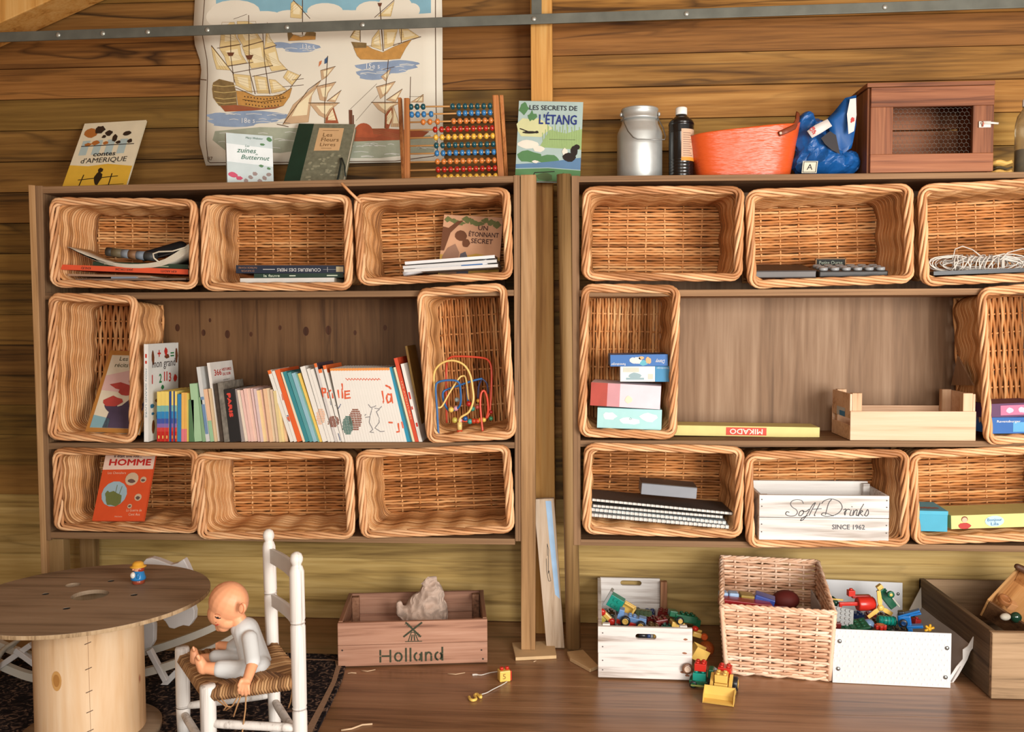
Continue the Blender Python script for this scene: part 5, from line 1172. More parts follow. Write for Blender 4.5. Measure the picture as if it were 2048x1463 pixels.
# ---------------------------------------------------------------- puzzle boxes in the upright right basket
z = bfloor(11)
def zspan(py0, py1, Y): return P(1260, py0, Y).z, P(1260, py1, Y).z
t, bo, f, w = flatbox('puzzle_box', 'pale turquoise game box, lowest of the stack of four', 'puzzle box', (1194, 1324), .005, z, .054, .13, C_(168, 216, 218), yaw=-.05, tilt=.03, group='puzzle boxes stacked in the upright basket')
deco('box_print', bo, C_(216, 236, 234), lambda m: [f.blot(m, .2, .6, .12, .25, 1, seed=2), f.blot(m, .8, .6, .16, .25, 1, seed=3), f.blot(m, .5, .4, .2, .2, 1, seed=4)])
deco('box_print', bo, C_(120, 160, 164), lambda m: [f.line(m, [(.5, .5), (.52, .56), (.54, .5), (.51, .46), (.5, .5)], .001, 2)])
z1 = z + .058
t, bo, f, w = flatbox('puzzle_box', 'pale pink game box with a red end, second from the bottom of the stack', 'puzzle box', (1180, 1321), .0, z1, .062, .13, C_(228, 212, 222), yaw=-.10, tilt=.05, group='puzzle boxes stacked in the upright basket')
deco('box_print', bo, C_(178, 74, 62, var=.3), lambda m: f.rect(m, 0, 0, .24, 1, 1)); deco('box_print', bo, C_(206, 150, 158), lambda m: f.rect(m, .24, 0, .42, 1, 1)); deco('box_print', bo, C_(228, 222, 196), lambda m: f.blot(m, .55, .35, .07, .2, 2))
z2 = z1 + .068
t, bo, f, w = flatbox('puzzle_box', 'white and sky blue puzzle box, third from the bottom of the stack', 'puzzle box', (1241, 1341), .008, z2, .041, .12, C_(226, 232, 230), yaw=-.03, group='puzzle boxes stacked in the upright basket')
deco('box_print', bo, C_(64, 138, 184), lambda m: f.rect(m, .70, 0, 1, 1, 1)); deco('box_print', bo, C_(150, 176, 184), lambda m: [f.blot(m, .3, .4, .17, .24, 1), f.rect(m, .12, .12, .48, .26, 1)]); deco('box_lettering', bo, C_(200, 214, 222), lambda m: f.text(m, 'Ravensburger', .85, .88, .16, rot=180, fit=.24))
deco('box_print', bo, C_(206, 206, 190), lambda m: [f.rect(m, .06, .62, .38, .92, 1), f.rect(m, .56, .16, .66, .5, 1)])
z3 = z2 + .0415
t, bo, f, w = flatbox('puzzle_box', 'blue puzzle box topmost on the stack of four', 'puzzle box', (1221, 1337), .0, z3, .031, .13, C_(60, 112, 180), tilt=-.01, group='puzzle boxes stacked in the upright basket')
deco('box_print', bo, C_(226, 222, 216), lambda m: [f.blot(m, .40, .5, .08, .35, 2, seed=1), f.blot(m, .48, .5, .07, .4, 2, seed=2)]); deco('box_print', bo, C_(226, 172, 120), lambda m: [f.blot(m, .66, .5, .06, .35, 2, seed=4), f.blot(m, .54, .7, .05, .2, 2, seed=5)]); deco('box_print', bo, C_(96, 176, 196), lambda m: f.blot(m, .58, .3, .1, .3, 1))
deco('box_lettering', bo, M_WHITE, lambda m: [f.text(m, 'Ravensburger', .14, .18, .3, rot=180, fit=.25), f.text(m, 'Disney', .87, .4, .45, rot=180, fit=.16, shear=.3)])
# second upright basket, at the frame's edge
z = bfloor(12)
t, bo, f, w = flatbox('puzzle_box', 'royal blue puzzle box under the pink one at the right edge', 'puzzle box', (1983, 2110), .0, z, .042, .12, C_(44, 98, 168), yaw=.12, group='puzzle boxes in the right edge basket'); deco('box_print', bo, C_(90, 160, 206), lambda m: f.rect(m, .4, .1, 1, .7, 1)); deco('box_lettering', bo, M_WHITE, lambda m: f.text(m, 'Ravensburger', .32, .75, .2, fit=.4))
t, bo, f, w = flatbox('puzzle_box', 'pink and purple puzzle box on top of the royal blue one', 'puzzle box', (1975, 2105), .004, z + .0425, .036, .12, C_(92, 56, 92), yaw=.1, tilt=-.03, group='puzzle boxes in the right edge basket'); deco('box_print', bo, C_(206, 112, 146), lambda m: [f.rect(m, .25, .15, .8, .85, 1)]); deco('box_print', bo, C_(226, 190, 210), lambda m: [f.blot(m, .4, .5, .08, .25, 2), f.blot(m, .6, .5, .08, .25, 2, seed=4)])

# ---------------------------------------------------------------- middle bay: long game box and pale slatted crate
zs = P(1500, 880, 0).z + .0005
t, bo, f, w = flatbox('game_box', 'long pale yellow game box with a red label reading MIKADO upside down', 'game box', (1330, 1644), .075, zs, .028, .09, C_(214, 202, 128), tilt=.012)
deco('label', bo, C_(206, 66, 44), lambda m: f.rect(m, .40, .12, .66, .88, 1)); deco('label_lettering', bo, C_(236, 228, 210), lambda m: f.text(m, 'MIKADO', .53, .52, .72, rot=180, fit=.21, l=3, bold=.02))
M_PALE = wood('poplar_slats', (168, 124, 88), (220, 184, 152), (232, 204, 178), 'X', 12, 1.0, rough=.65, board=.06); M_PALEV = wood('poplar_posts', (150, 110, 76), (208, 170, 134), (226, 194, 164), 'Z', 16, 1.0, rough=.65, board=.06)
xa, xb = P(1700, 860, .005).x, P(1951, 860, .005).x; hz = P(1820, 822, .005).z - zs; pz = P(1700, 786, .005).z - zs
t = thing('crate', 'pale slatted wooden fruit crate with raised corner posts on the shelf board', 'crate', ((xa + xb) / 2, .09, zs))
Dc = .165
def cb(name, x0, x1, y0, y1, z0, z1, m, lab=None): mb = MB(); mb.rnd = random.random(); mb.bx(x0, x1, y0, y1, z0, z1); return part(name, mb, m, t, lab, bev=.0008)
cb('front_slat', xa, xb, .003, .008, zs + .0005, zs + hz, M_PALE); cb('back_slat', xa, xb, .003 + Dc, .008 + Dc, zs + .0005, zs + hz, M_PALE); cb('bottom', xa, xb, .008, .003 + Dc, zs + .0005, zs + .004, M_PALE)
for xx in (xa, xb):
    s_ = 1 if xx == xa else -1; x0, x1 = sorted((xx, xx + s_ * .006))
    for y0 in (.0085, Dc - .022): cb('corner_post', *sorted((xx + s_ * .0065, xx + s_ * .031)), y0, y0 + .02, zs + .004, zs + pz, M_PALEV)
    cb('end_slat', x0, x1, .0085, Dc + .002, zs + hz * .74, zs + pz - .002, M_PALE); cb('end_slat', x0, x1, .0085, Dc + .002, zs + .004, zs + hz * .50, M_PALE)
mb = MB(); FF = Face(V(xa - .0002, Dc * .75, zs + hz * .75), V(0, -Dc * .45, 0), V(0, 0, hz * .3)); FF.rect(mb, 0, 0, 1, 1, 1); part('sticker', mb, C_(196, 206, 214), t)
mb = MB(); FF.rect(mb, .35, 0, 1, .6, 2); part('sticker', mb, C_(44, 130, 190), t, 'blue sticker')
t = thing('set_square', 'small triangular wooden offcut leaning against the side of the right edge basket', 'offcut', P(1925, 760, .15)); 
mb = MB(); mb.prism([P(1915, 712, .11), P(1946, 770, .03), P(1902, 770, .17)], (.004, .0, 0)); part('board', mb, M_PLY_GREY, t)

# ---------------------------------------------------------------- lowest right baskets
z = bfloor(13)
rn_ = random.Random(3)
for k, (x0, x1, c_, lab) in enumerate(((1178, 1462, (196, 196, 194), 'lowest spiral notebook, white, under the leaning pile'), (1180, 1456, (176, 186, 190), 'second spiral notebook from the bottom of the leaning pile'), (1184, 1450, (92, 88, 84), 'third spiral notebook from the bottom of the leaning pile'), (1182, 1470, (70, 64, 60), 'topmost dark spiral notebook, under the grey box'))):
    t, bo, f, w = flatbox('notebook', lab, 'notebook', (x0, x1), .004 + .002 * k, z + .028 + k * .0125 - .018, .009, .13, C_(*c_, rough=.6), tilt=.075 + .012 * (k % 2), group='spiral notebooks in the low basket', yaw=-.02)
    mb = MB(); mb.bx(-w / 2 + .003, w / 2 - .002, -.0012, .128, .0016, .0075); part('pages', mb, C_(222, 220, 214), t, local=True)
    mb = MB()
    for i in range(30):
        x = -w / 2 + .012 + i * (w - .024) / 29; mb.tube([V(x + .0012, -.0035 + .0045 * cos(a), .0045 + .0055 * sin(a)) for a in [j * pi / 4 for j in range(8)]], .0006, 4, closed=True)
    part('spiral_binding_wire', mb, col((90, 92, 94), .3, .8), t, local=True).name = 'spiral_weave'
t, bo, f, w = flatbox('box', 'small grey flat box lying on the spiral notebooks', 'box', (1283, 1396), .014, z + .078, .030, .085, C_(136, 140, 148, rough=.5), tilt=.08, bev=.002)
mb = MB(); mb.bx(-w / 2, w / 2, .0005, .085, .0302, .032); part('lid', mb, C_(84, 72, 64), t, local=True, bev=.0008)
mb = MB(); p = P(1252, 1008, .10); mb.box(p, (.022, .01, .008)); single('plastic_brick', mb, C_(206, 84, 50), 'tiny orange brick lying behind the spiral notebooks', 'brick', bev=.001)
# white crate with script lettering
z = bfloor(14) - .003
xa, xb = P(1518, 1020, -.02).x, P(1778, 1020, -.02).x; z1 = P(1650, 990, -.02).z; zm = P(1650, 1035, -.02).z
t = thing('crate', 'whitewashed soft drinks crate with grey script lettering, set inside a low basket', 'crate', ((xa + xb) / 2, .05, z))
def cb(name, x0, x1, y0, y1, z0, z1, m, lab=None): mb = MB(); mb.rnd = random.random(); mb.bx(x0, x1, y0, y1, z0, z1); return part(name, mb, m, t, lab, bev=.0012)
fa = cb('front_board', xa, xb, -.022, -.012, zm + .0008, z1, M_WHITEWOOD); fb = cb('front_board', xa, xb, -.022, -.012, z, zm - .0008, M_WHITEWOOD)
cb('back_board', xa + .008, xb - .008, .125, .135, z, z1 + .012, M_WHITEWOOD); cb('side_board', xa, xa + .008, -.012, .135, z, z1, M_WHITEWOOD); cb('side_board', xb - .008, xb, -.012, .135, z, z1, M_WHITEWOOD); cb('floor_board', xa + .008, xb - .008, -.012, .125, z, z + .008, M_WHITEWOOD)
cb('corner_post', xb - .026, xb - .008, .107, .125, z + .008, z1 + .008, M_WHITEWOOD); cb('corner_post', xa + .008, xa + .026, -.012, .006, z + .008, z1 - .002, M_WHITEWOOD)
FF = Face(V(xa, -.0221, z), V(xb - xa, 0, 0), V(0, 0, z1 - z))
pf = lambda X, Y: ((X / 4.096 + 1140 - 1518) / 260, 1 - (Y / 4.096 + 860 - 990) / (1076 - 990))
pg = lambda X, Y: ((X / 2.568 + 1620 - 1518) / 260, 1 - (Y / 2.568 + 540 - 990) / (1076 - 990))
def smooth_(pts, n=5):
    out = []
    for i in range(len(pts) - 1):
        p0 = pts[max(0, i - 1)]; p1 = pts[i]; p2 = pts[i + 1]; p3 = pts[min(len(pts) - 1, i + 2)]
        for k in range(n):
            u = k / n
            out.append(tuple(.5 * (2 * b + (c - a) * u + (2 * a - 5 * b + 4 * c - d) * u * u + (3 * b - a - 3 * c + d) * u ** 3) for a, b, c, d in zip(p0, p1, p2, p3)))
    return out + [pts[-1]]
mb = MB()
for L in ([(1912, 596), (1898, 574), (1860, 566), (1822, 576), (1806, 600), (1822, 626), (1852, 644), (1864, 668), (1842, 692), (1800, 696), (1768, 682), (1776, 662), (1796, 666)], [(1905, 650), (1885, 660), (1875, 688), (1895, 690), (1915, 665), (1905, 650), (1930, 660), (1960, 640)], [(1960, 690), (1985, 640), (2010, 590), (1985, 610), (1950, 670), (1915, 720), (1890, 730), (1910, 705), (1950, 690)], [(2010, 690), (2005, 680), (2050, 590)], [(1990, 640), (2060, 635)]):
    FF.line(mb, [pf(*p) for p in smooth_(L)], .0017, 2)
for L in ([(110, 1175), (95, 1195), (80, 1250)], [(60, 1195), (75, 1180), (110, 1172), (150, 1185), (165, 1215), (140, 1245), (90, 1258), (60, 1250), (75, 1240), (120, 1255)], [(172, 1225), (185, 1222), (180, 1250), (178, 1235), (195, 1222), (205, 1225)], [(212, 1225), (205, 1250), (215, 1252)], [(214, 1208), (216, 1210)], [(225, 1225), (220, 1252), (232, 1228), (242, 1226), (238, 1250), (246, 1250)], [(275, 1195), (255, 1230), (248, 1254), (262, 1228), (270, 1232), (258, 1240), (272, 1254)], [(280, 1250), (295, 1222), (300, 1240), (290, 1254), (278, 1248)]):
    FF.line(mb, [pg(*p) for p in smooth_(L)], .0017, 2)
part('script_lettering', mb, C_(86, 86, 90), fa)
mb = MB(); FF.text(mb, 'SINCE 1962', .69, .30, .15, bold=.02, l=2, fit=.25); part('lettering', mb, C_(86, 86, 90), fb)
nl = MB()
for v in (.9, .75, .35, .18):
    for u in (.02, .98): FF.disc(nl, u, v, .005, 2)
part('nail', nl, C_(70, 60, 54), fa)
# turquoise box and yellow game box
z = bfloor(15)
t, bo, f, w = flatbox('box', 'turquoise cardboard box left of the yellow game box', 'box', (1829, 1905), .006, z, .054, .12, C_(64, 160, 190), yaw=-.08)
mb = MB(); mb.bx(-w / 2 - .001, w / 2 + .001, -.001, .121, .044, .0545); part('lid', mb, C_(70, 168, 198), t, local=True, bev=.0006)
mb = MB(); fl_ = Face((-w / 2, 0, .0547), (w, 0, 0), (0, .12, 0)); [fl_.blot(mb, .2 + .12 * i, .5 + .2 * ((i * 3) % 3 - 1), .1, .12, 1, seed=i) for i in range(6)]; part('lid_print', mb, C_(140, 96, 96), t, local=True)
t, bo, f, w = flatbox('game_box', 'pale yellow green game box with a girl in red printed on its side', 'game box', (1914, 2110), .004, z + .012, .036, .12, C_(206, 202, 130), tilt=-.045)
deco('box_print', bo, C_(176, 48, 38), lambda m: [f.blot(m, .14, .22, .07, .26, 2, seed=2, jag=.15), f.rect(m, .80, .2, .95, .8, 2)]); deco('box_print', bo, C_(222, 176, 146), lambda m: f.disc(m, .14, .65, .028, 3)); deco('box_print', bo, C_(120, 66, 36), lambda m: f.disc(m, .14, .70, .034, 2)); deco('box_print', bo, C_(176, 204, 214), lambda m: f.disc(m, .45, .5, .10, 2, ry=.4)); deco('box_lettering', bo, C_(60, 120, 170), lambda m: [f.text(m, 'Bonjour', .45, .6, .3, l=4, fit=.15), f.text(m, 'Lila', .45, .3, .3, l=4, fit=.08)])
mb = MB(); mb.box(P(1909, 1046, .02), (.012, .014, .014)); single('plastic_brick', mb, C_(190, 60, 44), 'tiny red brick between the turquoise box and the game box', 'brick', bev=.001)

# ---------------------------------------------------------------- wire bead maze in the upright basket
qm = lambda X, Y: (800 + X / 4.063, 540 + Y / 4.063)
z = bfloor(4) + .006
t = thing('bead_maze', 'wooden bead maze toy with red, yellow and blue bent wires', 'toy', V(P(925, 880, .03).x, .03, z - .02))
a, b = P(866, 870, .0), P(975, 870, .0)
mb = MB(); zt = P(920, 868, 0).z; zl = min(zt - .016, z); mb.bx(a.x, b.x, -.006, .115, zt - .018, zt); part('base', mb, wood('maze_base', (140, 84, 42), (196, 130, 76), (216, 156, 100), 'X', 14), t, bev=.006)
def wire(name, pts, c_, Ys, r=.0026):
    n = len(pts); P3 = [P(*qm(*p), lerp(Ys[0], Ys[1], i / (n - 1)) if len(Ys) == 2 else Ys[i]) for i, p in enumerate(pts)]
    sm = [V(*p) for p in smooth_([tuple(p) for p in P3], 6)]; mb = MB(); mb.tube(sm, r, 8); return part(name, mb, c_, t)
R_ = C_(206, 74, 50, rough=.3); B_ = C_(36, 96, 156, rough=.3); Y_ = C_(232, 196, 116, rough=.3)
wire('wire', [(380, 1240), (375, 1000), (378, 780), (400, 715), (470, 700), (640, 708), (715, 730), (742, 800), (742, 950), (728, 1150), (690, 1210), (640, 1225), (500, 1225)], R_, (.09, .05), .003)
wire('wire', [(300, 1115), (285, 1000), (275, 860), (300, 790), (360, 745), (440, 735), (520, 770), (570, 850), (590, 960), (595, 1060), (560, 1150), (490, 1200), (485, 1270)], Y_, (.03, .02), .003)
wire('wire', [(305, 1115), (340, 1105), (400, 1000), (470, 890), (505, 860), (535, 880), (555, 1050)], Y_, (.03, .06))
wire('wire', [(312, 1340), (300, 1120), (290, 960), (310, 910), (400, 893), (470, 905), (490, 960), (492, 1080), (460, 1125), (400, 1140), (360, 1080), (348, 1000), (380, 970), (480, 935), (600, 895), (668, 880)], B_, (.0, .07), .003)
wire('wire', [(668, 880), (640, 940), (632, 1040)], C_(60, 62, 90, rough=.3), (.07, .08)); wire('wire', [(668, 882), (705, 920), (718, 1000)], C_(60, 62, 90, rough=.3), (.07, .08))
wire('wire', [(540, 940), (545, 1000), (552, 1060)], B_, (.06, .06))
wire('wire', [(672, 1310), (660, 1200), (652, 1080), (660, 1000), (685, 980), (708, 1040), (715, 1140), (700, 1200)], R_, (.01, .04), .003)
for X, Yy, yy, r, c_ in ((415, 1133, .035, .0078, (222, 190, 92)), (455, 1123, .04, .007, (206, 150, 168)), (462, 1052, .05, .0068, (150, 160, 158)), (558, 1085, .06, .0078, (190, 44, 40)), (588, 1125, .06, .0072, (70, 160, 140)), (634, 1060, .08, .0055, (214, 152, 60)), (628, 1112, .075, .0058, (190, 80, 70)), (738, 1152, .06, .0058, (160, 30, 34)), (738, 1204, .06, .0062, (60, 130, 90)), (568, 1228, .05, .0075, (70, 160, 150)), (600, 1225, .05, .0075, (206, 70, 40)), (630, 1225, .05, .0072, (206, 70, 40)), (655, 1215, .05, .007, (226, 160, 60)), (680, 1215, .05, .007, (222, 190, 90)), (445, 1218, .03, .0085, (190, 176, 80)), (488, 1220, .025, .0065, (214, 160, 170)), (530, 1205, .05, .007, (40, 90, 150))):
    mb = MB(); mb.ell(P(*qm(X, Yy), yy), r, 12, 8); part('bead', mb, C_(*c_, rough=.3, coat=.3), t)
for y0, y1, r, c_ in ((1235, 1296, .0066, (232, 204, 130)), (1297, 1326, .0078, (206, 74, 44))):
    p0, p1 = P(*qm(485, y1), .02), P(*qm(485, y0), .02); mb = MB(); mb.tube([p0, p1], r, 16); part('bead', mb, C_(*c_, rough=.3, coat=.3), t)
# ================================================================ things on the floor
def slot(mb, cx, cz, w, h, y, n=8):
    """outline of a rounded hand hole"""
    r = h / 2; pts = [V(cx + w / 2 - r + r * cos(a), y, cz + r * sin(a)) for a in [-pi / 2 + pi * i / n for i in range(n + 1)]]
    pts += [V(cx - w / 2 + r + r * cos(a), y, cz + r * sin(a)) for a in [pi / 2 + pi * i / n for i in range(n + 1)]]
    return pts
def cut_plate(outer, holes, depth):
    """plate in X-Z with real holes, thickness along +Y; 2D outlines"""
    cu = bpy.data.curves.new('t', 'CURVE'); cu.dimensions = '2D'; cu.fill_mode = 'BOTH'; cu.extrude = depth / 2
    for ring in [outer] + holes:
        sp = cu.splines.new('POLY'); sp.points.add(len(ring) - 1); sp.use_cyclic_u = True
        for p, q_ in zip(sp.points, ring): p.co = (q_[0], q_[1], 0, 1)
    o = bpy.data.objects.new('t', cu); C.objects.link(o); dg = bpy.context.evaluated_depsgraph_get(); ev = o.evaluated_get(dg); me = ev.to_mesh()
    m = MB(); m.v = [V(v.co.x, v.co.z + depth / 2, v.co.y) for v in me.vertices]; m.r = [0.0] * len(m.v)
    m.f = [tuple(p.vertices) for p in me.polygons]; m.m = [0] * len(m.f); m.s = [False] * len(m.f)
    ev.to_mesh_clear(); bpy.data.objects.remove(o); bpy.data.curves.remove(cu)
    return m
# ---------------------------------------------------------------- Holland crate and the paper bag in it
o = PZ(676, 1336); ox = PZ(975, 1327); Wc = (ox - o).length; M = frame3(o, ox - o, V(0, 0, 1))
hH = (P(676, 1246, o.y).z)
t = thing('crate', 'reddish wooden crate stencilled with a windmill and Holland, holding a paper bag', 'crate', o, M)
M_CR = wood('crate_pine', (104, 66, 52), (176, 130, 106), (206, 162, 138), 'X', 14, 1.0, streak=.3, knots=2.2, rough=.7, board=.12)
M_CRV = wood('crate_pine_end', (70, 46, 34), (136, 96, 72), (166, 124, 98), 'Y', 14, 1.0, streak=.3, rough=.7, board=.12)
def lb(name, x0, x1, y0, y1, z0, z1, m, par=None, bev=.0015):
    mb = MB(); mb.rnd = random.random(); mb.bx(x0, x1, y0, y1, z0, z1); return part(name, mb, m, par or t, local=True, bev=bev)
Dp = .262; k = .011
f2 = lb('front_board', 0, Wc, 0, k, .004, hH * .50, M_CR); f1 = lb('front_board', 0, Wc, 0, k, hH * .505, hH, M_CR)
lb('back_board', 0, Wc, Dp - k, Dp, .004, hH * .5, M_CR); lb('back_board', 0, Wc, Dp - k, Dp, hH * .505, hH, M_CR)
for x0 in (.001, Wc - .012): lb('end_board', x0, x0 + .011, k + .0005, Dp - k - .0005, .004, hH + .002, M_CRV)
lb('bottom', .012, Wc - .012, k, Dp - k, .004, .012, M_CR)
for x0, y0 in ((.0125, k + .001), (Wc - .034, k + .001), (.0125, Dp - k - .021), (Wc - .034, Dp - k - .021)): lb('corner_post', x0, x0 + .02, y0, y0 + .02, .012, hH - .004, M_CRV)
FF = Face((0, -.0001, 0), (Wc, 0, 0), (0, 0, hH)); ST = C_(58, 62, 44, var=.4, nscale=120, rough=.8)
def stencil(m):
    sx, sy = 1 / 3.793 / 299, 1 / 3.793 / 91
    g = lambda X, Y: ((X - 136) * sx, 1 - (Y - 620 + (X - 130) * .012) * sy * .985)
    arc = lambda cx, cy, rx, ry, a0, a1: [(cx + rx * cos(radians(a0 + (a1 - a0) * i / 6)), cy - ry * sin(radians(a0 + (a1 - a0) * i / 6))) for i in range(7)]
    for L in ([(456, 835), (456, 872)], [(456, 886), (456, 925)], [(532, 835), (532, 925)], [(470, 880), (520, 880)], arc(592, 888, 26, 32, 100, 260), arc(592, 888, 26, 32, -80, 80), [(650, 822), (650, 922)], [(684, 822), (684, 922)], arc(738, 888, 24, 30, 105, 255), arc(738, 888, 24, 30, -60, 40), [(768, 856), (768, 922)],
              [(800, 856), (800, 920)], arc(822, 880, 20, 24, 15, 165), [(842, 884), (842, 920)], arc(896, 886, 24, 30, 100, 260), arc(896, 886, 24, 30, -50, 50), [(926, 818), (926, 862)], [(926, 872), (926, 918)]):
        FF.line(m, [g(*p_) for p_ in L], .0046, 2)
deco('stencil_lettering', f2, ST, stencil)
deco('windmill_logo', f1, ST, lambda m: [FF.line(m, [(.455, .98), (.55, .66)], .0045, 2), FF.line(m, [(.56, .97), (.44, .67)], .0045, 3), FF.line(m, [(.47, .57), (.49, .76), (.51, .76), (.535, .57)], .0022, 2), FF.line(m, [(.49, .58), (.495, .7)], .003, 2), FF.line(m, [(.512, .58), (.508, .7)], .003, 2), FF.line(m, [(.45, .555), (.56, .555)], .002, 2)] + [FF.line(m, [(.455 + .095 * s_ + dx, .98 - .32 * s_), (.455 + .095 * s_ - dx, .98 - .32 * s_ - .02)], .0014, 2) for s_ in (.05, .15, .25, .75, .85, .95) for dx in (.012,)])
mb = MB(); FF.disc(mb, .03, .4, .006, 2); FF.disc(mb, .96, .32, .006, 2); FF.disc(mb, .97, .12, .006, 2); part('nail', mb, C_(60, 50, 44), f2, local=True)
t = thing('paper_bag', 'crumpled grey brown paper bag standing in the windmill crate', 'bag', P(845, 1250, .08) - V(0, 0, .02))
mb = MB(); 
for x, y, yy, r in ((850, 1215, .09, (.056, .04, .05)), (862, 1190, .09, (.036, .034, .045)), (856, 1170, .09, (.019, .02, .022)), (830, 1228, .08, (.05, .035, .03)), (805, 1222, .07, (.022, .025, .016)), (797, 1212, .065, (.010, .014, .018)), (875, 1225, .1, (.03, .035, .045)), (850, 1245, .09, (.06, .05, .05))):
    mb.ell(P(x, y, yy), r, 14, 10)
mb.tube([P(845, 1170, .07), P(856, 1158, .075), P(872, 1155, .09)], [.008, .009, .007], 7)
mb = remesh(mb, .0036, 2)
for v in mb.v:
    n_ = (1 - 2 * abs(mnoise.noise(v * 26 + V(1, 4, 2)))) + .6 * (1 - 2 * abs(mnoise.noise(v * 58 + V(3, 1, 7)))); v += V(.5, -1, .3) * n_ * .0065
M_PAPER = C_(196, 172, 156, var=.25, nscale=30, rough=.85)
for i, sm in enumerate(mb.s): mb.s[i] = False
part('bag', mb, M_PAPER, t).name = 'paper'
# ---------------------------------------------------------------- rug
rugpts = [PZ(-420, 1298), PZ(300, 1304), PZ(560, 1309), PZ(672, 1312), PZ(690, 1316), PZ(692, 1330), PZ(684, 1362), PZ(664, 1405), PZ(636, 1462), PZ(600, 1540), PZ(560, 1620), PZ(-520, 1620)]
m_rug, nt, N, L_, bs = newmat('rug_pile'); tc = N.new('ShaderNodeTexCoord')
n1 = N.new('ShaderNodeTexNoise'); n1.inputs['Scale'].default_value = 42; n1.inputs['Detail'].default_value = 3; n1.inputs['Distortion'].default_value = 2.4; L_.new(tc.outputs['Object'], n1.inputs['Vector'])
rp_ = N.new('ShaderNodeValToRGB'); e = rp_.color_ramp.elements; e[0].position = .42; e[0].color = lin((26, 24, 28)) + (1,); e[1].position = .70; e[1].color = lin((140, 116, 98)) + (1,); x_ = e.new(.53); x_.color = lin((46, 40, 42)) + (1,)
L_.new(n1.outputs['Fac'], rp_.inputs['Fac']); L_.new(rp_.outputs['Color'], bs.inputs['Base Color']); bs.inputs['Roughness'].default_value = .95; bs.inputs['Specular IOR Level'].default_value = .1
t = thing('rug', 'dark patterned rug with a pale border band under the spool table and chair', 'rug', PZ(300, 1420))
mb = MB(); mb.prism([p + V(0, 0, .0005) for p in rugpts][::-1], (0, 0, .006)); part('field', mb, m_rug, t)
inner = [(560, 1315), (664, 1318), (678, 1321), (680, 1332), (671, 1362), (652, 1402), (622, 1462), (588, 1536), (550, 1616)]
wid = [8, 8, 8, 8, 8, 10, 13, 16, 19]
def band(name, off, w, mat, z):
    mb = MB(); A = [PZ(x + off * (1 if i else 0) * s_ / 9, y, z) for i, ((x, y), s_) in enumerate(zip(inner, wid))]; B = [PZ(x - (w - off) * s_ / 9, y + (2 if i < 2 else 0), z) for i, ((x, y), s_) in enumerate(zip(inner, wid))]
    mb.sheet([A, B], False); part(name, mb, mat, t)
band('border_band', 2, 11, C_(150, 122, 98, var=.3, nscale=120, rough=.95), .0072)
# ---------------------------------------------------------------- cable spool table
YT = -.55; dT = 2.4 + YT; zt = P(176, 1190, YT).z
ct = P(176, 1190, YT); RT = (P(402, 1186, YT) - P(176, 1186, YT)).x
t = thing('spool_table', 'wooden cable spool used as a low round table, a toy farmer on its top', 'table', (ct.x, YT, 0))
M_TOP = wood('spool_top', (112, 94, 74), (154, 132, 108), (176, 154, 130), 'X', 9, 1.0, streak=.25, rough=.6, board=.05)
M_BAR = wood('spool_barrel', (176, 128, 84), (220, 182, 140), (234, 206, 172), 'Z', 6, 1.0, rough=.6, board=.05, along=.8)
ring = lambda cx, cy, r, n: [(cx + r * cos(2 * pi * i / n), cy + r * sin(2 * pi * i / n)) for i in range(n)]
hl = []
def loc(px, py): p = PZ(px, py, zt); return p.x - ct.x, p.y - YT
holes = [ring(*loc(180, 1189), .038, 40), ring(*loc(146, 1169), .0165, 24)]
bolts = [loc(91, 1187), loc(222, 1161), loc(268, 1189), loc(133, 1216)]
holes += [ring(x, y, .0075, 16) for x, y in bolts]
pl = cut_plate(ring(0, 0, RT, 110), holes, .0085)
mb = MB(); Mt = Matrix(((1, 0, 0, ct.x), (0, 0, 1, YT), (0, -1, 0, zt), (0, 0, 0, 1)))
# plate local: x, y(thickness 0..d), z -> world x, z down, y
for p in pl.v: mb.vert(V(ct.x + p.x, YT + p.z, zt - p.y))
for f_, s_ in zip(pl.f, pl.s): mb.face(f_[::-1], s_)
tp = part('top', mb, M_TOP, t)
for sfx, z0 in (('top_edge', None),):
    m = MB(); m.lathe([(RT + .0003, -.0083), (RT + .0006, -.007), (RT + .0006, -.003), (RT + .0003, -.0004)], (ct.x, YT, zt), 110, capb=False, capt=False); part('edge_band', m, wood('spool_edge', (120, 92, 62), (190, 160, 122), (214, 186, 150), 'Z', 3, 8, rough=.7), tp)
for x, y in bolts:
    m = MB(); m.lathe([(.0074, -.0082), (.0074, -.0006)], (ct.x + x, YT + y, zt), 16, capb=False, capt=False); part('bolt_hole_shade', m, C_(34, 28, 24, rough=.8), tp)  # dark sleeve added to paint the bolt recess in shade
    m = MB(); m.lathe([(.0072, -.0082), (.0072, -.0074), (.004, -.007), (.004, -.006), (.001, -.0055)], (ct.x + x, YT + y, zt), 12); part('bolt', m, C_(40, 36, 32, rough=.5, metal=.3), tp)
rb_ = .110
m = MB(); m.lathe([(rb_, .0), (rb_, zt - .0088), (rb_ - .006, zt - .0088), (rb_ - .006, .0)], (ct.x, YT, 0), 64, capb=False, capt=False); br = part('barrel', m, M_BAR, t)
m = MB(); m.lathe([(rb_ * .98, .008), (rb_ * 1.3, .008), (rb_ * 1.3, .02), (rb_ * .98, .02)], (ct.x, YT, 0), 90, capb=False, capt=False); part('base_disc', m, M_TOP, t)
def onbar(a, z, r=.0004): return V(ct.x + cos(a) * (rb_ + r), YT + sin(a) * (rb_ + r), z)
sa = radians(-62)
m = MB()
for k in range(28): 
    z0, z1 = zt - .016 - k * .011, zt - .016 - (k + 1) * .011
    if z1 > .02: m.ngon([onbar(sa - .003 + .0004 * k, z0), onbar(sa + .003 + .0004 * k, z0), onbar(sa + .003 + .0004 * k, z1), onbar(sa - .003 + .0004 * k, z1)])
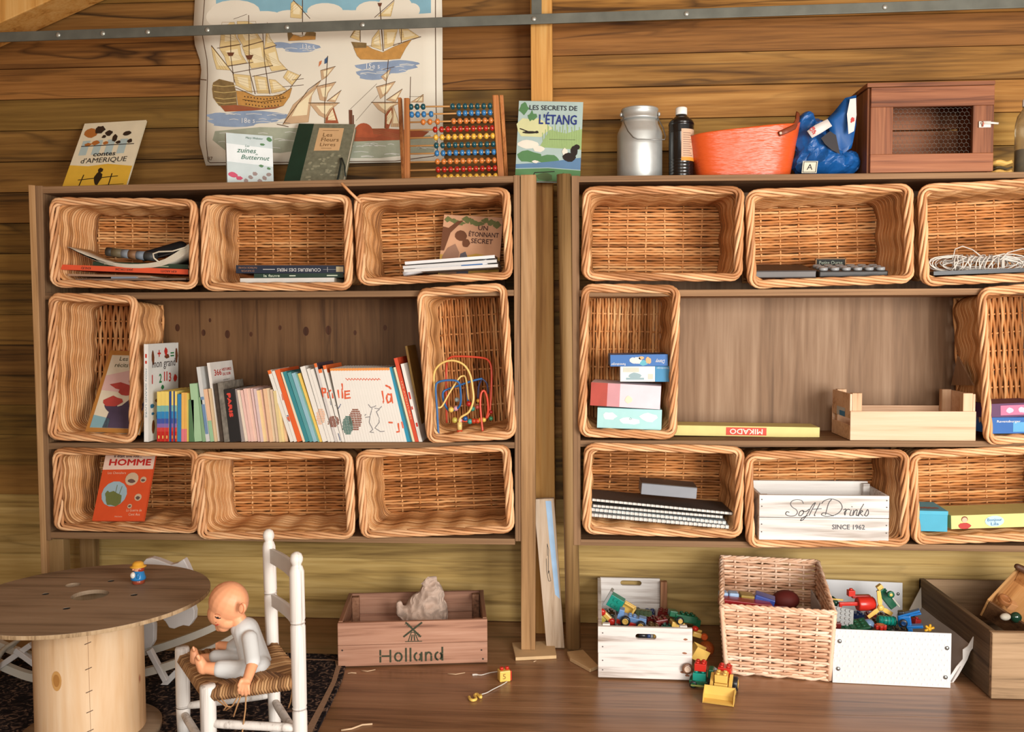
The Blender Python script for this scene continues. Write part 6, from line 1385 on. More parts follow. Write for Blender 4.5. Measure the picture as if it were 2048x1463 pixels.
part('seam_groove', m, C_(150, 112, 78), br)
for z0 in (.298, .267, .243, .190, .142, .10, .06):
    m = MB(); p0, p1 = onbar(sa - .055, z0 - .001, .0008), onbar(sa + .055, z0 + .003, .0008); m.tube([p0, (p0 + p1) / 2 + V(.0, -.0002, 0), p1], .0008, 4); part('staple', m, C_(110, 86, 70), br)
def knot(name, px, py, rx, rz, c1, c2):
    x0 = P(px, py, YT - rb_ + .02)
    a = atan2(-sqrt(max(0, rb_ ** 2 - (x0.x - ct.x) ** 2)), x0.x - ct.x); z0 = x0.z
    for q_, c_, off in ((1.0, c1, .0005), (.62, c2, .0009)):
        m = MB(); m.ngon([onbar(a + rx * q_ / rb_ * cos(2 * pi * i / 16), z0 + rz * q_ * sin(2 * pi * i / 16) * (1 if i < 8 else 1.2), off + .0011 * abs(cos(2 * pi * i / 16)) ** 2 * q_ * 0) for i in range(16)]); part(name, m, c_, br)
knot('wood_knot', 124, 1352, .011, .019, C_(196, 146, 84), C_(168, 116, 58)); knot('wood_knot', 268, 1391, .004, .010, C_(206, 160, 120), C_(170, 110, 82))
# toy farmer standing on the table
p = PZ(277, 1166, zt); p.z = zt + .0005
t = thing('toy_figure', 'small toy farmer with a yellow hat and blue coat on the spool table', 'toy figure', p, Matrix.Rotation(radians(35), 3, 'Z'))
def lz(name, prof, mat, c=(0, 0, 0), par=None, sx=1, sy=1): m = MB(); m.lathe(prof, c, 24, sx=sx, sy=sy); return part(name, m, mat, par or t, local=True)
G = dict(rough=.3, coat=.3)
lz('base', [(.0125, 0), (.0135, .001), (.0135, .007), (.012, .009)], C_(146, 66, 44, **G))
bd = lz('coat', [(.012, .008), (.0158, .009), (.0165, .013), (.014, .020), (.0125, .026), (.009, .029)], C_(40, 126, 190, **G))
m = MB(); m.ell(V(-.012, -.006, .021), (.006, .007, .0075), 12, 8); part('shirt', m, C_(226, 220, 212, **G), bd, local=True)
m = MB(); m.ell(V(-.003, -.014, .018), (.004, .004, .009), 10, 8, Matrix.Rotation(.4, 3, 'X')); part('arm', m, C_(40, 126, 190, **G), bd, local=True)
hd = MB(); hd.ell(V(0, 0, .034), (.0105, .0105, .0105), 18, 12); hd.ell(V(-.0108, -.002, .033), .0025, 8, 6); hd = part('head', hd, C_(226, 160, 120, **G), t, local=True)
m = MB(); m.ell(V(.003, 0, .0325), (.0108, .0112, .009), 16, 10); part('hair', m, C_(160, 60, 40, **G), hd, local=True)
m = MB()
for s_ in (-1, 1): m.ell(V(-.0098, s_ * .0035 - .001, .0365), .0011, 6, 5)
part('eye', m, M_INK, hd, local=True)
lz('hat', [(.0175, .0375), (.018, .039), (.0125, .041), (.0118, .046), (.008, .0495), (.001, .0505)], C_(222, 164, 58, **G))
# ---------------------------------------------------------------- rocking horse behind the table
YR = -.225
M_RH = C_(206, 202, 200, var=.1, rough=.5)
t = thing('rocking_horse', 'white painted wooden rocking horse half hidden behind the spool table', 'rocking horse', V(P(190, 1420, YR).x, YR, 0))
def rpart(name, px, Y0, th_, mat=M_RH, label=None): m = MB(); m.prism([P(x, y, Y0) for x, y in px], (0, th_, 0)); return part(name, m, mat, t, label, bev=.002)
rpart('head', [(292, 1117), (302, 1115), (314, 1118), (341, 1129), (354, 1126), (367, 1117), (374, 1130), (381, 1146), (390, 1176), (388, 1198), (384, 1207), (389, 1222), (388, 1238), (378, 1252), (366, 1250), (357, 1253), (348, 1257), (338, 1255), (330, 1242), (319, 1233), (306, 1224), (296, 1230), (240, 1234), (236, 1190), (262, 1150)], YR, .022)
rpart('chest', [(240, 1240), (287, 1236), (303, 1236), (308, 1250), (307, 1283), (301, 1294), (292, 1297), (240, 1297)], YR + .024, .02)
rpart('seat', [(60, 1262), (250, 1262), (250, 1292), (62, 1290)], YR - .02, .08, C_(116, 112, 106))
for yy in (YR - .07, YR + .06):
    s_ = (2.4 + yy)
    def q_(x, y): return x, y
    for (x0, y0), (x1, y1), w_, dy_ in (((296, 1300), (330, 1363), .013, -.004), ((60, 1290), (-30, 1352), .014, -.0045), ((28, 1300), (80, 1338), .014, -.009)):
        a, b = P(x0, y0, yy + dy_), P(x1, y1, yy + dy_); d = (b - a).normalized(); n_ = V(-d.z, 0, d.x) * w_ / 2 * 1.0; m = MB(); m.prism([a - n_, b - n_, b + n_, a + n_], (0, .014, 0)); part('leg', m, M_RH, t, bev=.0015)
    c0 = [(-90, 1352), (-40, 1384), (20, 1414), (78, 1432), (180, 1440), (290, 1420), (352, 1402), (420, 1376), (470, 1350)]
    zmin = min(P(x, y, yy).z for x, y in c0); pts = [P(x, y, yy) for x, y in c0]; pts = [V(*p) for p in smooth_([tuple(p) for p in pts], 5)]
    for p_ in pts: p_.z += .012 - zmin
    m = MB()
    up = [p_ + V(0, 0, .010) for p_ in pts]; dn = [p_ - V(0, 0, .010) for p_ in pts]
    for i in range(len(pts) - 1): pass
    b0 = len(m.v)
    for a_, b_ in zip(up, dn):
        for yy_ in (0, .016): m.vert(a_ + V(0, yy_, 0))
        for yy_ in (.016, 0): m.vert(b_ + V(0, yy_, 0))
    for i in range(len(pts) - 1):
        for k in range(4): l = (k + 1) % 4; m.face((4 * i + k, 4 * i + l, 4 * i + 4 + l, 4 * i + 4 + k))
    m.face((0, 3, 2, 1)); e_ = 4 * (len(pts) - 1); m.face((e_, e_ + 1, e_ + 2, e_ + 3)); part('rocker', m, C_(196, 190, 178, rough=.5), t)
a, b = P(352, 1344, YR - .057), P(294, 1404, YR - .057); d = (b - a).normalized(); n_ = V(-d.z, 0, d.x) * .007; m = MB(); m.prism([a - n_, b - n_, b + n_, a + n_], (0, .014, 0)); part('brace', m, M_RH, t, bev=.0015)
m = MB()
for k in range(4): m.tube([P(40 - k * 4, 1278 + k * 4, YR - .09), P(14 - k * 6, 1292 + k * 5, YR - .1), P(-10, 1318 + k * 7, YR - .1), P(-40, 1370, YR - .09)], [.004, .006, .006, .003], 8)
part('rope_tail', m, C_(166, 156, 140, var=.25, nscale=90), t)
# ---------------------------------------------------------------- child's rush-seated chair
q5 = lambda X, Y: (330 + X / 3.543, 1050 + Y / 3.543)
YN, YF = -.74, -.555
M_CH = wood('chair_paint', (150, 138, 128), (224, 218, 212), (240, 236, 230), 'Z', 24, 1.0, rough=.45, board=.03, bump=.15)
def postline(x0, y0, x1, y1, Y):
    a = P(x0, y0, Y); b = P(x1, y1, Y); u = a.z / (a.z - b.z); return a, V(a.x + (b.x - a.x) * u, Y, .0)
nb_t, nb_b = postline(*q5(932, 280), *q5(958, 1463), YN); fb_t, fb_b = postline(*q5(735, 110), *q5(782, 1463), YF)
nf_t, nf_b = postline(*q5(303, 1128), *q5(310, 1463), YN + .01); ff_t, ff_b = postline(*q5(122, 862), *q5(132, 1463), YF + .005)
t = thing('childs_chair', 'small white painted ladder back chair with a rush seat, a doll sitting on it', 'chair', (nb_b + fb_b + nf_b + ff_b) / 4)
def turned(name, top, bot, r, knob):
    d = top - bot; L = d.length; M_ = d.to_track_quat('Z', 'Y').to_matrix(); pr = [(r * .86, .008), (r * .95, .05)]
    for z_ in (.36, .375): pr += [(r, L * z_ - .004), (r * .9, L * z_), (r, L * z_ + .004)]
    if knob:
        for z_ in (.74, .755): pr += [(r * 1.02, L * z_ - .004), (r * .92, L * z_), (r * 1.02, L * z_ + .004)]
        pr += [(r, L - .012), (r * .8, L - .003), (r * .62, L), (r * .66, L + .002), (r * .86, L + .008), (r * .88, L + .014), (r * .7, L + .021), (r * .3, L + .025), (.0005, L + .0255)]
    else: pr += [(r * 1.03, L - .02), (r * 1.02, L - .004), (r * .9, L), (.0005, L + .001)]
    m = MB(); m.lathe(pr, bot, 24, M_, capt=False); return part(name, m, M_CH, t)
for nm, a, b, r, kb in (('back_post', nb_t, nb_b, .0140, 1), ('back_post', fb_t, fb_b, .0134, 1), ('leg', nf_t, nf_b, .0150, 0), ('leg', ff_t, ff_b, .0148, 0)): turned(nm, a, b, r, kb)
def onpost(t_, b_, z): u = (z - b_.z) / (t_.z - b_.z); return b_.lerp(t_, u)
zof = lambda X, Y, Yd: P(*q5(X, Y), Yd).z
for z0, z1 in ((zof(740, 255, YF), zof(738, 158, YF)), (zof(750, 560, YF), zof(750, 480, YF))):
    m = MB(); n = 9; rows = [[], [], [], []]
    A0, B0 = onpost(fb_t, fb_b, (z0 + z1) / 2), onpost(nb_t, nb_b, (z0 + z1) / 2)
    for i in range(n):
        u = i / (n - 1); p_ = A0.lerp(B0, u); bow = V(.012, .004, 0) * sin(pi * u); hh = (z1 - z0) / 2 * (1 + .1 * sin(pi * u))
        for k_, (dx, dz) in enumerate(((-.0035, -hh), (.0035, -hh), (.0035, hh), (-.0035, hh))): rows[k_].append(p_ + bow + V(dx, dx * .6, dz))
    rows.append(rows[0]); m.sheet(rows); m.ngon([rows[k_][0] for k_ in range(4)]); m.ngon([rows[k_][-1] for k_ in range(4)]); part('back_slat', m, C_(206, 202, 196, var=.08, rough=.5), t)
zs1, zs2 = .112, .075
def rail(name, A, B, r=.0085): m = MB(); m.tube([A.lerp(B, i / 6) for i in range(7)], [r * (.8 if i in (0, 6) else 1) for i in range(7)], 12); return part(name, m, M_CH, t)
zz_ = lambda X, Y, Yd: P(*q5(X, Y), Yd).z
rail('stretcher', onpost(ff_t, ff_b, zz_(130, 1335, YF)), onpost(nf_t, nf_b, zz_(130, 1335, YF)))
rail('stretcher', onpost(ff_t, ff_b, zz_(190, 1290, YF)), onpost(fb_t, fb_b, zz_(730, 1195, YF)))
rail('stretcher', onpost(fb_t, fb_b, zz_(775, 1240, YF)), onpost(nb_t, nb_b, zz_(775, 1240, YF)))
rail('stretcher', onpost(nf_t, nf_b, zz_(930, 1435, YN)), onpost(nb_t, nb_b, zz_(930, 1435, YN)))
# rush seat
zseat = nf_t.z - .018
cA, cB, cC, cD = [onpost(a, b, zseat) for a, b in ((nf_t, nf_b), (nb_t, nb_b), (fb_t, fb_b), (ff_t, ff_b))]
cB = cB + V(0, 0, .034); cC = cC + V(0, 0, .030)
ctr = (cA + cB + cC + cD) / 4; m = MB(); rs = random.Random(4)
for p0, p1 in ((cA, cB), (cB, cC), (cC, cD), (cD, cA)):
    n = int((p1 - p0).length / .0056); out = (p1 - p0).cross(V(0, 0, 1)).normalized()
    if out.dot(p0 - ctr) < 0: out = -out
    for i in range(n):
        u = (i + .5) / n
        if u < .05 or u > .95: continue
        p_ = p0.lerp(p1, u); s_ = min(u, 1 - u) * 2; e_ = (p0 if u < .5 else p1).lerp(ctr, s_ * .98); m.rnd = rs.random(); j_ = V(0, 0, rs.uniform(-.0012, .0012))
        m.tube([p_ - out * .012 + V(0, 0, -.009), p_ + out * .004 + V(0, 0, -.012), p_ + out * .011 + V(0, 0, -.002), p_ + out * .006 + V(0, 0, .008) + j_, p_ - out * .004 + V(0, 0, .010) + j_, lerp(p_, e_, .6) + V(0, 0, .0075) + j_, e_ + V(0, 0, .005)], .0034, 5, caps=False)
M_RUSH = strandmat('rush', (88, 60, 38), (156, 114, 74), (196, 156, 110), .75); st = part('seat', m, M_RUSH, t, label='brown twisted rush seat').name
m = MB(); m.rnd = .7
for L in ([(575, 1170), (570, 1300), (548, 1460), (555, 1500)], [(540, 1195), (510, 1280), (485, 1355)], [(400, 1230), (440, 1275), (415, 1310)], [(370, 1235), (430, 1280), (470, 1285)], [(905, 1150), (890, 1250), (875, 1290)], [(530, 1190), (480, 1275), (430, 1310)]):
    m.tube([P(*q5(*p_), YN + .0) for p_ in L], .0016, 5)
part('loose_straw', m, M_RUSH, t)
# ---------------------------------------------------------------- doll sitting on the chair
q5P = lambda X, Y, Yd: P(*q5(X, Y), Yd)
YD = -.655
t = thing('doll', 'bald baby doll in a white romper sitting on the small chair, head bowed', 'doll', q5P(640, 1060, YD))
SKIN = C_(232, 164, 122, var=.06, rough=.42, spec=.4)
m = MB(); sc = (2.4 + YD) / 1800 / 3.543   # metres per zoom unit
def E(X, Y, Yd, rx, ry, rz, rot=0):
    if Y < 780: Y -= 22
    m.ell(q5P(X, Y, Yd), (rx * sc, ry * sc, rz * sc), 18, 12, Matrix.Rotation(rot, 3, 'Y'))
def L_cap(m_, a, b, r0, r1): m_.cap(q5P(*a), q5P(*b), r0 * sc, r1 * sc, 14, 6)
E(452, 560, YD, 146, 132, 148, .5); E(405, 640, YD, 105, 112, 100); E(440, 690, YD, 80, 88, 66); E(380, 680, YD - .016, 50, 42, 48); E(380, 680, YD + .016, 50, 42, 48)
E(356, 702, YD, 20, 17, 15); E(368, 690, YD, 20, 18, 20); E(376, 736, YD, 24, 26, 13); E(392, 752, YD, 34, 36, 20); E(420, 735, YD, 50, 60, 40)
E(548, 608, YD - 132 * sc, 30, 14, 44, .3); E(548, 608, YD + 132 * sc, 30, 14, 44, .3)
L_cap(m, (520, 670, YD), (570, 770, YD), 62, 60)
L_cap(m, (585, 790, YD), (645, 985, YD), 88, 100)
L_cap(m, (600, 800, YD - .028), (625, 970, YD - .060), 46, 40); L_cap(m, (625, 970, YD - .060), (583, 1090, YD - .090), 42, 34)
L_cap(m, (570, 800, YD + .028), (470, 860, YD + .05), 46, 38); L_cap(m, (470, 860, YD + .05), (398, 850, YD + .055), 38, 32)
L_cap(m, (660, 1010, YD - .02), (500, 1030, YD - .035), 74, 62); L_cap(m, (500, 1030, YD - .035), (300, 1010, YD - .042), 60, 42)
L_cap(m, (650, 1000, YD + .02), (480, 945, YD + .03), 70, 58); L_cap(m, (480, 945, YD + .03), (265, 945, YD + .03), 54, 38)
L_cap(m, (272, 1012, YD - .042), (240, 950, YD - .042), 44, 34); L_cap(m, (212, 950, YD + .03), (205, 890, YD + .03), 38, 28)
for i in range(5):
    L_cap(m, (242, 945, YD - .042 + (i - 2) * .0055), (232, 922 + abs(i - 1) * 3, YD - .042 + (i - 2) * .006), 14, 11 if i else 15)
    L_cap(m, (206, 885, YD + .03 + (i - 2) * .005), (200, 862 + abs(i - 1) * 3, YD + .03 + (i - 2) * .0055), 12, 10)
E(570, 1112, YD - .096, 40, 26, 38)
for i, (dx, ln) in enumerate(((-34, 60), (-14, 72), (6, 74), (26, 64))):
    L_cap(m, (570 + dx * .8, 1130, YD - .104), (562 + dx * 1.2, 1130 + ln * .55, YD - .107), 12, 11); L_cap(m, (562 + dx * 1.2, 1130 + ln * .55, YD - .107), (566 + dx * 1.2, 1130 + ln, YD - .104), 11, 9)
L_cap(m, (540, 1095, YD - .100), (520, 1135, YD - .106), 13, 10)
E(392, 850, YD + .057, 32, 22, 34)
for i in range(4): L_cap(m, (385, 830 + i * 15, YD + .055), (362, 838 + i * 15, YD + .052), 10, 9)
m = remesh(m, .0019, 3); dollm = m; bdy = part('body', m, SKIN, t)
def sub(name, fn, mat): 
    mm = MB(); fn(mm); return part(name, mm, mat, bdy)
RB_ = C_(206, 208, 208, var=.06, rough=.85)
m = MB(); L_cap(m, (575, 745, YD), (650, 985, YD), 98, 112); L_cap(m, (600, 800, YD - .028), (622, 962, YD - .059), 58, 54); L_cap(m, (570, 800, YD + .028), (480, 855, YD + .049), 56, 48); L_cap(m, (540, 735, YD), (580, 790, YD), 76, 84)
L_cap(m, (668, 1000, YD - .018), (520, 1028, YD - .033), 84, 72); L_cap(m, (520, 1028, YD - .033), (395, 1016, YD - .038), 72, 62); L_cap(m, (655, 990, YD + .02), (490, 945, YD + .03), 80, 68); L_cap(m, (490, 945, YD + .03), (360, 932, YD + .03), 66, 54)
m = remesh(m, .0024, 3); part('romper', m, RB_, t, label='white knitted romper')
from mathutils.bvhtree import BVHTree
bvh = BVHTree.FromPolygons([tuple(v) for v in dollm.v], dollm.f)
def skin(X, Y):
    Y -= 22
    a = q5P(X, Y, YD - .2); h_ = bvh.ray_cast(a, (a - CAMP).normalized())
    return h_[0] if h_[0] is not None else q5P(X, Y, YD)
def sline(pts, n=4): 
    s_ = smooth_(pts, n); return [skin(*p_) for p_ in s_]
sub('eye', lambda mm: [mm.ell(skin(374, 674), (.0026, .0014, .0014), 10, 6), mm.tube(sline([(356, 668), (366, 678), (380, 682), (396, 678)]), .0011, 6)], C_(48, 34, 30))
sub('eyebrow', lambda mm: mm.tube(sline([(354, 652), (372, 650), (394, 658)]), .0007, 5), C_(186, 104, 68))
sub('mouth', lambda mm: [mm.tube(sline([(360, 727), (368, 726), (380, 722)]), .0017, 6)], C_(190, 76, 62))
sub('nostril', lambda mm: [mm.ell(skin(362, 710), .0011, 8, 6)], C_(140, 66, 44))
sub('ear_fold', lambda mm: [mm.tube(sline([(530, 585), (545, 580), (558, 600), (556, 630), (544, 645)]), .0011, 6)], C_(214, 128, 88))
# ---------------------------------------------------------------- string toy and bits of straw on the floor
q6 = lambda X, Y: (640 + X / 3.793, 1080 + Y / 3.793)
c = PZ(1008, 1360)
t = thing('string_toy', 'small yellow toy block with red studs and white strings on the bare floor', 'toy', c, Matrix.Rotation(.35, 3, 'Z'))
M_YB = C_(228, 192, 96, rough=.35); M_RB = C_(196, 52, 38, rough=.35)
m = MB(); m.bx(-.014, .014, -.012, .012, .0005, .028); bl = part('block', m, M_YB, t, local=True, bev=.002)
m = MB(); FF = Face((-.014, -.0122, .0005), (.028, 0, 0), (0, 0, .0275)); FF.text(m, '5', .42, .5, .7); part('number_lettering', m, C_(150, 110, 46), bl, local=True)
for dx in (-.006, .008):
    m = MB(); m.lathe([(.0048, 0), (.0048, .006), (.004, .007)], (dx, 0, .028), 14); part('stud', m, M_RB, t, local=True)
m = MB(); m.bx(.0142, .0175, -.010, .010, .002, .026); part('side_plate', m, M_RB, t, local=True, bev=.001)
m = MB(); m.tube([V(*p_) for p_ in smooth_([tuple(PZ(*q6(*q__), .002)) for q__ in ((1155, 1020), (1180, 1017), (1225, 1020), (1290, 1003), (1345, 995))], 4)], [.0026] * 6 + [.0014] * 11, 6); m.tube([V(*p_) for p_ in smooth_([tuple(PZ(*q6(*q__), .003)) for q__ in ((1420, 1070), (1380, 1095), (1310, 1130), (1265, 1155), (1225, 1167))], 4)], .0014, 6); part('string', m, C_(206, 200, 192), t)
m = MB(); m.tube([V(*p_) for p_ in smooth_([tuple(PZ(*q6(*q__), .004)) for q__ in ((1130, 1185), (1140, 1205), (1160, 1212), (1182, 1205), (1180, 1190), (1172, 1175), (1190, 1165), (1205, 1180), (1220, 1190), (1218, 1172))], 4)], .0036, 8); part('hook', m, M_YB, t)
M_STR = C_(206, 176, 142)
for L, lab in (([(160, 1440), (240, 1428), (320, 1398), (398, 1392)], 'long pale straw on the floor by the rug edge, low in the frame'), ([(210, 1008), (240, 1003), (275, 1006)], 'short pale straw at the left foot of the windmill crate'), ([(968, 1010), (1030, 1015), (1100, 1003)], 'thin pale straw lying before the windmill crate, near the string toy'), ([(310, 985), (360, 992), (420, 980)], 'thin curved straw along the front of the windmill crate, left part'), ([(1620, 920), (1640, 912)], 'tiny straw scrap by the short board under the square post')):
    m = MB(); m.tube([PZ(*q6(*p_), .0022) for p_ in L], .0022 if '1440' in str(L) else .0012, 6); single('straw', m, M_STR, lab, 'straw', 'bits of straw on the floor')
# ================================================================ right side of the floor: crates, basket and plastic toys
PL = dict(rough=.32, coat=.2, var=.06)
cRED, cYEL, cGRN, cTEAL, cBLU, cLBL, cGRY, cBLK2, cORG, cDRED = [C_(*c, **PL) for c in ((196, 44, 32), (226, 186, 96), (18, 92, 62), (22, 140, 124), (20, 104, 176), (112, 152, 206), (150, 152, 152), (34, 34, 36), (206, 90, 40), (104, 30, 28))]
def rotm(ax=0, ay=0, az=0): return Matrix.Rotation(radians(az), 3, 'Z') @ Matrix.Rotation(radians(ay), 3, 'Y') @ Matrix.Rotation(radians(ax), 3, 'X')
def toy(name, label, cat, px, py, Y, M=None, group=None, z=None):
    p = P(px, py, Y)
    if z is not None: p = PZ(px, py, z)
    return thing(name, label, cat, p, M or Matrix.Identity(3), group)
def tb(t, name, c, d, mat, bev=.0012, M=None, par=None): m = MB(); m.box(c, d, M); return part(name, m, mat, par or t, local=True, bev=bev)
def studs(t, name, xs, ys, z, mat, r=.0046, h=.0042):
    for x in xs:
        for y in ys:
            m = MB(); m.lathe([(r, 0), (r, h * .85), (r * .85, h)], (x, y, z), 12); part(name, m, mat, t, local=True)
def wheel(t, c, r, w, axis='Y', hub=None, tyre=None):
    Mw = RX90 if axis == 'Y' else Matrix.Rotation(radians(90), 3, 'Y')
    m = MB(); m.lathe([(r * .6, -w / 2), (r * .93, -w / 2), (r, -w * .3), (r, w * .3), (r * .93, w / 2), (r * .6, w / 2)], c, 24, Mw); o = part('wheel', m, tyre or cBLK2, t, local=True)
    m = MB(); m.lathe([(r * .62, -w * .52), (r * .6, -w * .54), (r * .3, -w * .56), (r * .3, w * .56), (r * .6, w * .54), (r * .62, w * .52)], c, 20, Mw); part('hub', m, hub or cYEL, o, local=True)
    return o
# ---------------------------------------------------------------- whitewashed crate
o = PZ(1196, 1357); ox = PZ(1384, 1363); Wc = (ox - o).length; Mx = frame3(o, ox - o, V(0, 0, 1)); hF = P(1200, 1252, o.y).z; Dp = YW - .012 - max(o.y, ox.y); hB = P(1260, 1155, YW - .02).z
t = thing('crate', 'whitewashed slatted crate full of plastic toys, with hand holes front and back', 'crate', o, Mx)
M_WW = wood('whitewash', (132, 108, 92), (222, 216, 212), (240, 238, 234), 'X', 9, 1.0, rough=.6, board=.04, bump=.2, knots=1.1)
m = cut_plate([(0, hF * .5), (Wc, hF * .5), (Wc, hF), (0, hF)], [[(p_.x, p_.z) for p_ in slot(None, Wc * .51, hF * .83, .052, .014, 0)]], .010); fr = part('front_board', m, M_WW, t, local=True)
fr2 = lb('front_board', 0, Wc, 0, .010, .004, hF * .495, M_WW)
m = cut_plate([(.008, hB * .5), (Wc * .78, hB * .5), (Wc * .78, hB), (.008, hB)], [[(p_.x, p_.z) for p_ in slot(None, Wc * .42, hB * .90, .062, .015, 0)]], .009)
for p_ in m.v: p_.y += Dp - .009
part('back_board', m, M_WW, t, local=True)
lb('back_board', .008, Wc * .78, Dp - .009, Dp, .004, hB * .495, M_WW)
m = MB(); m.prism([V(0, .0105, .004), V(0, Dp - .0095, .004), V(0, Dp - .0095, hB), V(0, .0105, hF)], (.010, 0, 0)); part('side_board', m, M_WW, t, local=True, bev=.001)
lb('side_board', Wc - .010, Wc, .0105, Dp - .0095, .004, .045, M_WW); lb('bottom', .010, Wc - .010, .0105, Dp - .0095, .003, .010, M_WW)
M_RUSTY = wood('stained_post', (112, 62, 36), (176, 128, 92), (222, 206, 190), 'Z', 16, 1.0, rough=.7)
lb('corner_post', Wc * .78 + .001, Wc * .78 + .020, Dp - .028, Dp - .008, .010, hB - .004, M_RUSTY); lb('corner_post', Wc - .030, Wc - .011, .011, .026, .010, hF + .002, M_WW); lb('corner_post', .011, .030, .011, .026, .010, hF + .003, M_WW)
FF = Face((0, -.0001, 0), (Wc, 0, 0), (0, 0, hF)); m = MB()
for u, v in ((.05, .88), (.05, .62), (.05, .36), (.05, .18)): FF.disc(m, u, v, .007, 2)
part('nail', m, C_(80, 72, 70), fr, local=True); RS = C_(150, 96, 66, var=.4)
m = MB(); [FF.blot(m, u, v, .03, .025, 1, seed=k) for k, (u, v) in enumerate(((.93, .80), (.92, .54), (.94, .25), (.90, .18), (.95, .12)))]; part('rust_stain', m, RS, fr, local=True)
# toys inside it
q8 = lambda X, Y: (1180 + X / 5.043, 1140 + Y / 5.043)
GW = 'plastic toys in the whitewashed crate'
t = toy('toy_truck', 'teal and yellow toy truck tipped on its tail at the back of the white crate', 'toy', *q8(300, 340), .06, rotm(0, 28, -10), GW)
bo = tb(t, 'body', (-.012, 0, 0), (.040, .030, .034), cTEAL); tb(t, 'base_plate', (-.036, 0, .001), (.008, .034, .046), cGRY)
FFb = [( -.018, .008), (-.006, .008), (-.018, -.008), (-.006, -.008)]
for x, z_ in FFb:
    m = MB(); m.lathe([(.0042, 0), (.0042, .002), (.0035, .0028)], (x, -.015, z_), 12, RX90); part('stud', m, cTEAL, bo, local=True)
for z_ in (.014, -.014): tb(t, 'cab_bar', (.026, -.008, z_), (.034, .006, .006), cYEL)
tb(t, 'cab_bar', (.041, -.008, 0), (.006, .006, .034), cYEL); tb(t, 'cab_roof', (.026, .006, 0), (.034, .006, .032), cYEL)
t = toy('toy_car', 'light blue and red toy car with yellow hubbed wheels in the white crate', 'toy', *q8(420, 490), .0, rotm(0, 12, -6), GW)
tb(t, 'body', (0, 0, .002), (.078, .028, .014), cLBL, .002); tb(t, 'tail', (-.030, 0, .014), (.014, .028, .016), cLBL, .002); tb(t, 'chassis', (-.008, .0, -.011), (.060, .03, .012), cRED); tb(t, 'bonnet', (.028, 0, .010), (.02, .024, .006), cLBL); studs(t, 'stud', (-.006, .006), (-.006, .006), .009, cLBL)
wheel(t, (-.016, -.022, -.002), .0135, .014); wheel(t, (.026, -.022, -.004), .0125, .014)
t = toy('toy_tractor', 'dark green and yellow toy tractor at the right rear of the white crate', 'toy', *q8(920, 485), .03, rotm(0, 10, 8), GW)
tb(t, 'body', (.01, 0, .004), (.062, .03, .020), cGRN, .002); tb(t, 'bonnet', (-.026, 0, .012), (.022, .024, .016), cGRN, .002); tb(t, 'chassis', (-.010, -.004, -.014), (.036, .03, .014), cYEL, .002); wheel(t, (-.010, -.024, 0), .0105, .010); tb(t, 'tail', (.044, 0, -.004), (.016, .024, .02), cGRN, .002); studs(t, 'stud', (0, .014, .028), (-.007, .007), .014, cGRN)
t = toy('toy_track', 'grey green toy track wheels behind the light blue toy car', 'toy', *q8(535, 425), .06, rotm(0, 5, 0), GW)
cTRK = C_(84, 100, 66, **PL); tb(t, 'frame', (0, 0, 0), (.04, .02, .016), cTRK, .004)
for k in range(4): m = MB(); m.lathe([(.006, -.004), (.0068, -.002), (.0068, .002), (.006, .004)], (-.016 + k * .011, -.012, .004), 12, RX90); part('wheel', m, C_(60, 72, 50, **PL), t, local=True)
t = toy('toy_figure', 'red and yellow toy piece with round red knobs, left in the white crate', 'toy', *q8(170, 460), .01, rotm(0, 45, 0), GW)
tb(t, 'body', (0, 0, 0), (.030, .016, .014), cYEL, .003)
for x in (-.018, .018): m = MB(); m.lathe([(.006, -.008), (.0092, -.006), (.0092, .004), (.006, .007), (.002, .0072)], (x, -.006, 0), 18, RX90); part('knob', m, cRED, t, local=True)
tb(t, 'foot', (-.004, .002, -.016), (.02, .014, .016), C_(196, 186, 84, **PL))
t = toy('toy_wagon', 'dark maroon toy wagon between the light blue car and the green tractor', 'toy', *q8(715, 520), .05, rotm(0, -6, 12), GW)
tb(t, 'body', (0, 0, 0), (.036, .03, .022), cDRED, .003); studs(t, 'stud', (-.009, .009), (-.008, .008), .011, cDRED); tb(t, 'plate', (0, -.004, -.014), (.04, .03, .006), C_(140, 90, 70, **PL))
t = toy('toy_tube', 'blue, grey and yellow toy tube seen through the front hand hole', 'toy', *q8(580, 658), 0, rotm(0, 2, 0), GW); t.location = P(*q8(580, 658), o.y + .02); ROOTM[t.name] = (Matrix.Translation(t.location) @ rotm(0, 2, 0).to_4x4()).inverted()
for x0, x1, c_ in ((-.022, -.002, cBLK2), (-.0015, .007, C_(40, 60, 100, **PL)), (.0075, .014, cGRY), (.0145, .024, cYEL)): m = MB(); m.tube([(x0, 0, 0), (x1, 0, 0)], .0075, 14); part('band', m, c_, t, local=True)
rdm = random.Random(8)
BRK = [C_(*c, **PL) for c in ((120, 34, 30), (30, 70, 56), (40, 60, 110), (96, 70, 40), (60, 52, 50))]
def brick_layer(label, group, x0, x1, y0, y1, z, nx, ny):
    me = {}
    for i in range(nx):
        for j in range(ny):
            k = (i * 3 + j * 2) % 5
            if k not in me:
                m = MB(); m.box((0, 0, 0), (.030, .030, .018))
                for a_ in (-.0075, .0075):
                    for b_ in (-.0075, .0075): m.lathe([(.0046, .009), (.0046, .0128), (.0038, .0132)], (a_, b_, 0), 10)
                me[k] = m.mesh('plastic_brick', BRK[k])
            o_ = bpy.data.objects.new('plastic_brick', me[k]); C.objects.link(o_); tag(o_, label, 'brick', group)
            o_.location = (lerp(x0, x1, (i + .5) / nx), lerp(y0, y1, (j + .5) / ny), z + rdm.uniform(-.003, .003)); o_.rotation_euler = (rdm.uniform(-.12, .12), rdm.uniform(-.12, .12), rdm.uniform(-.2, .2))
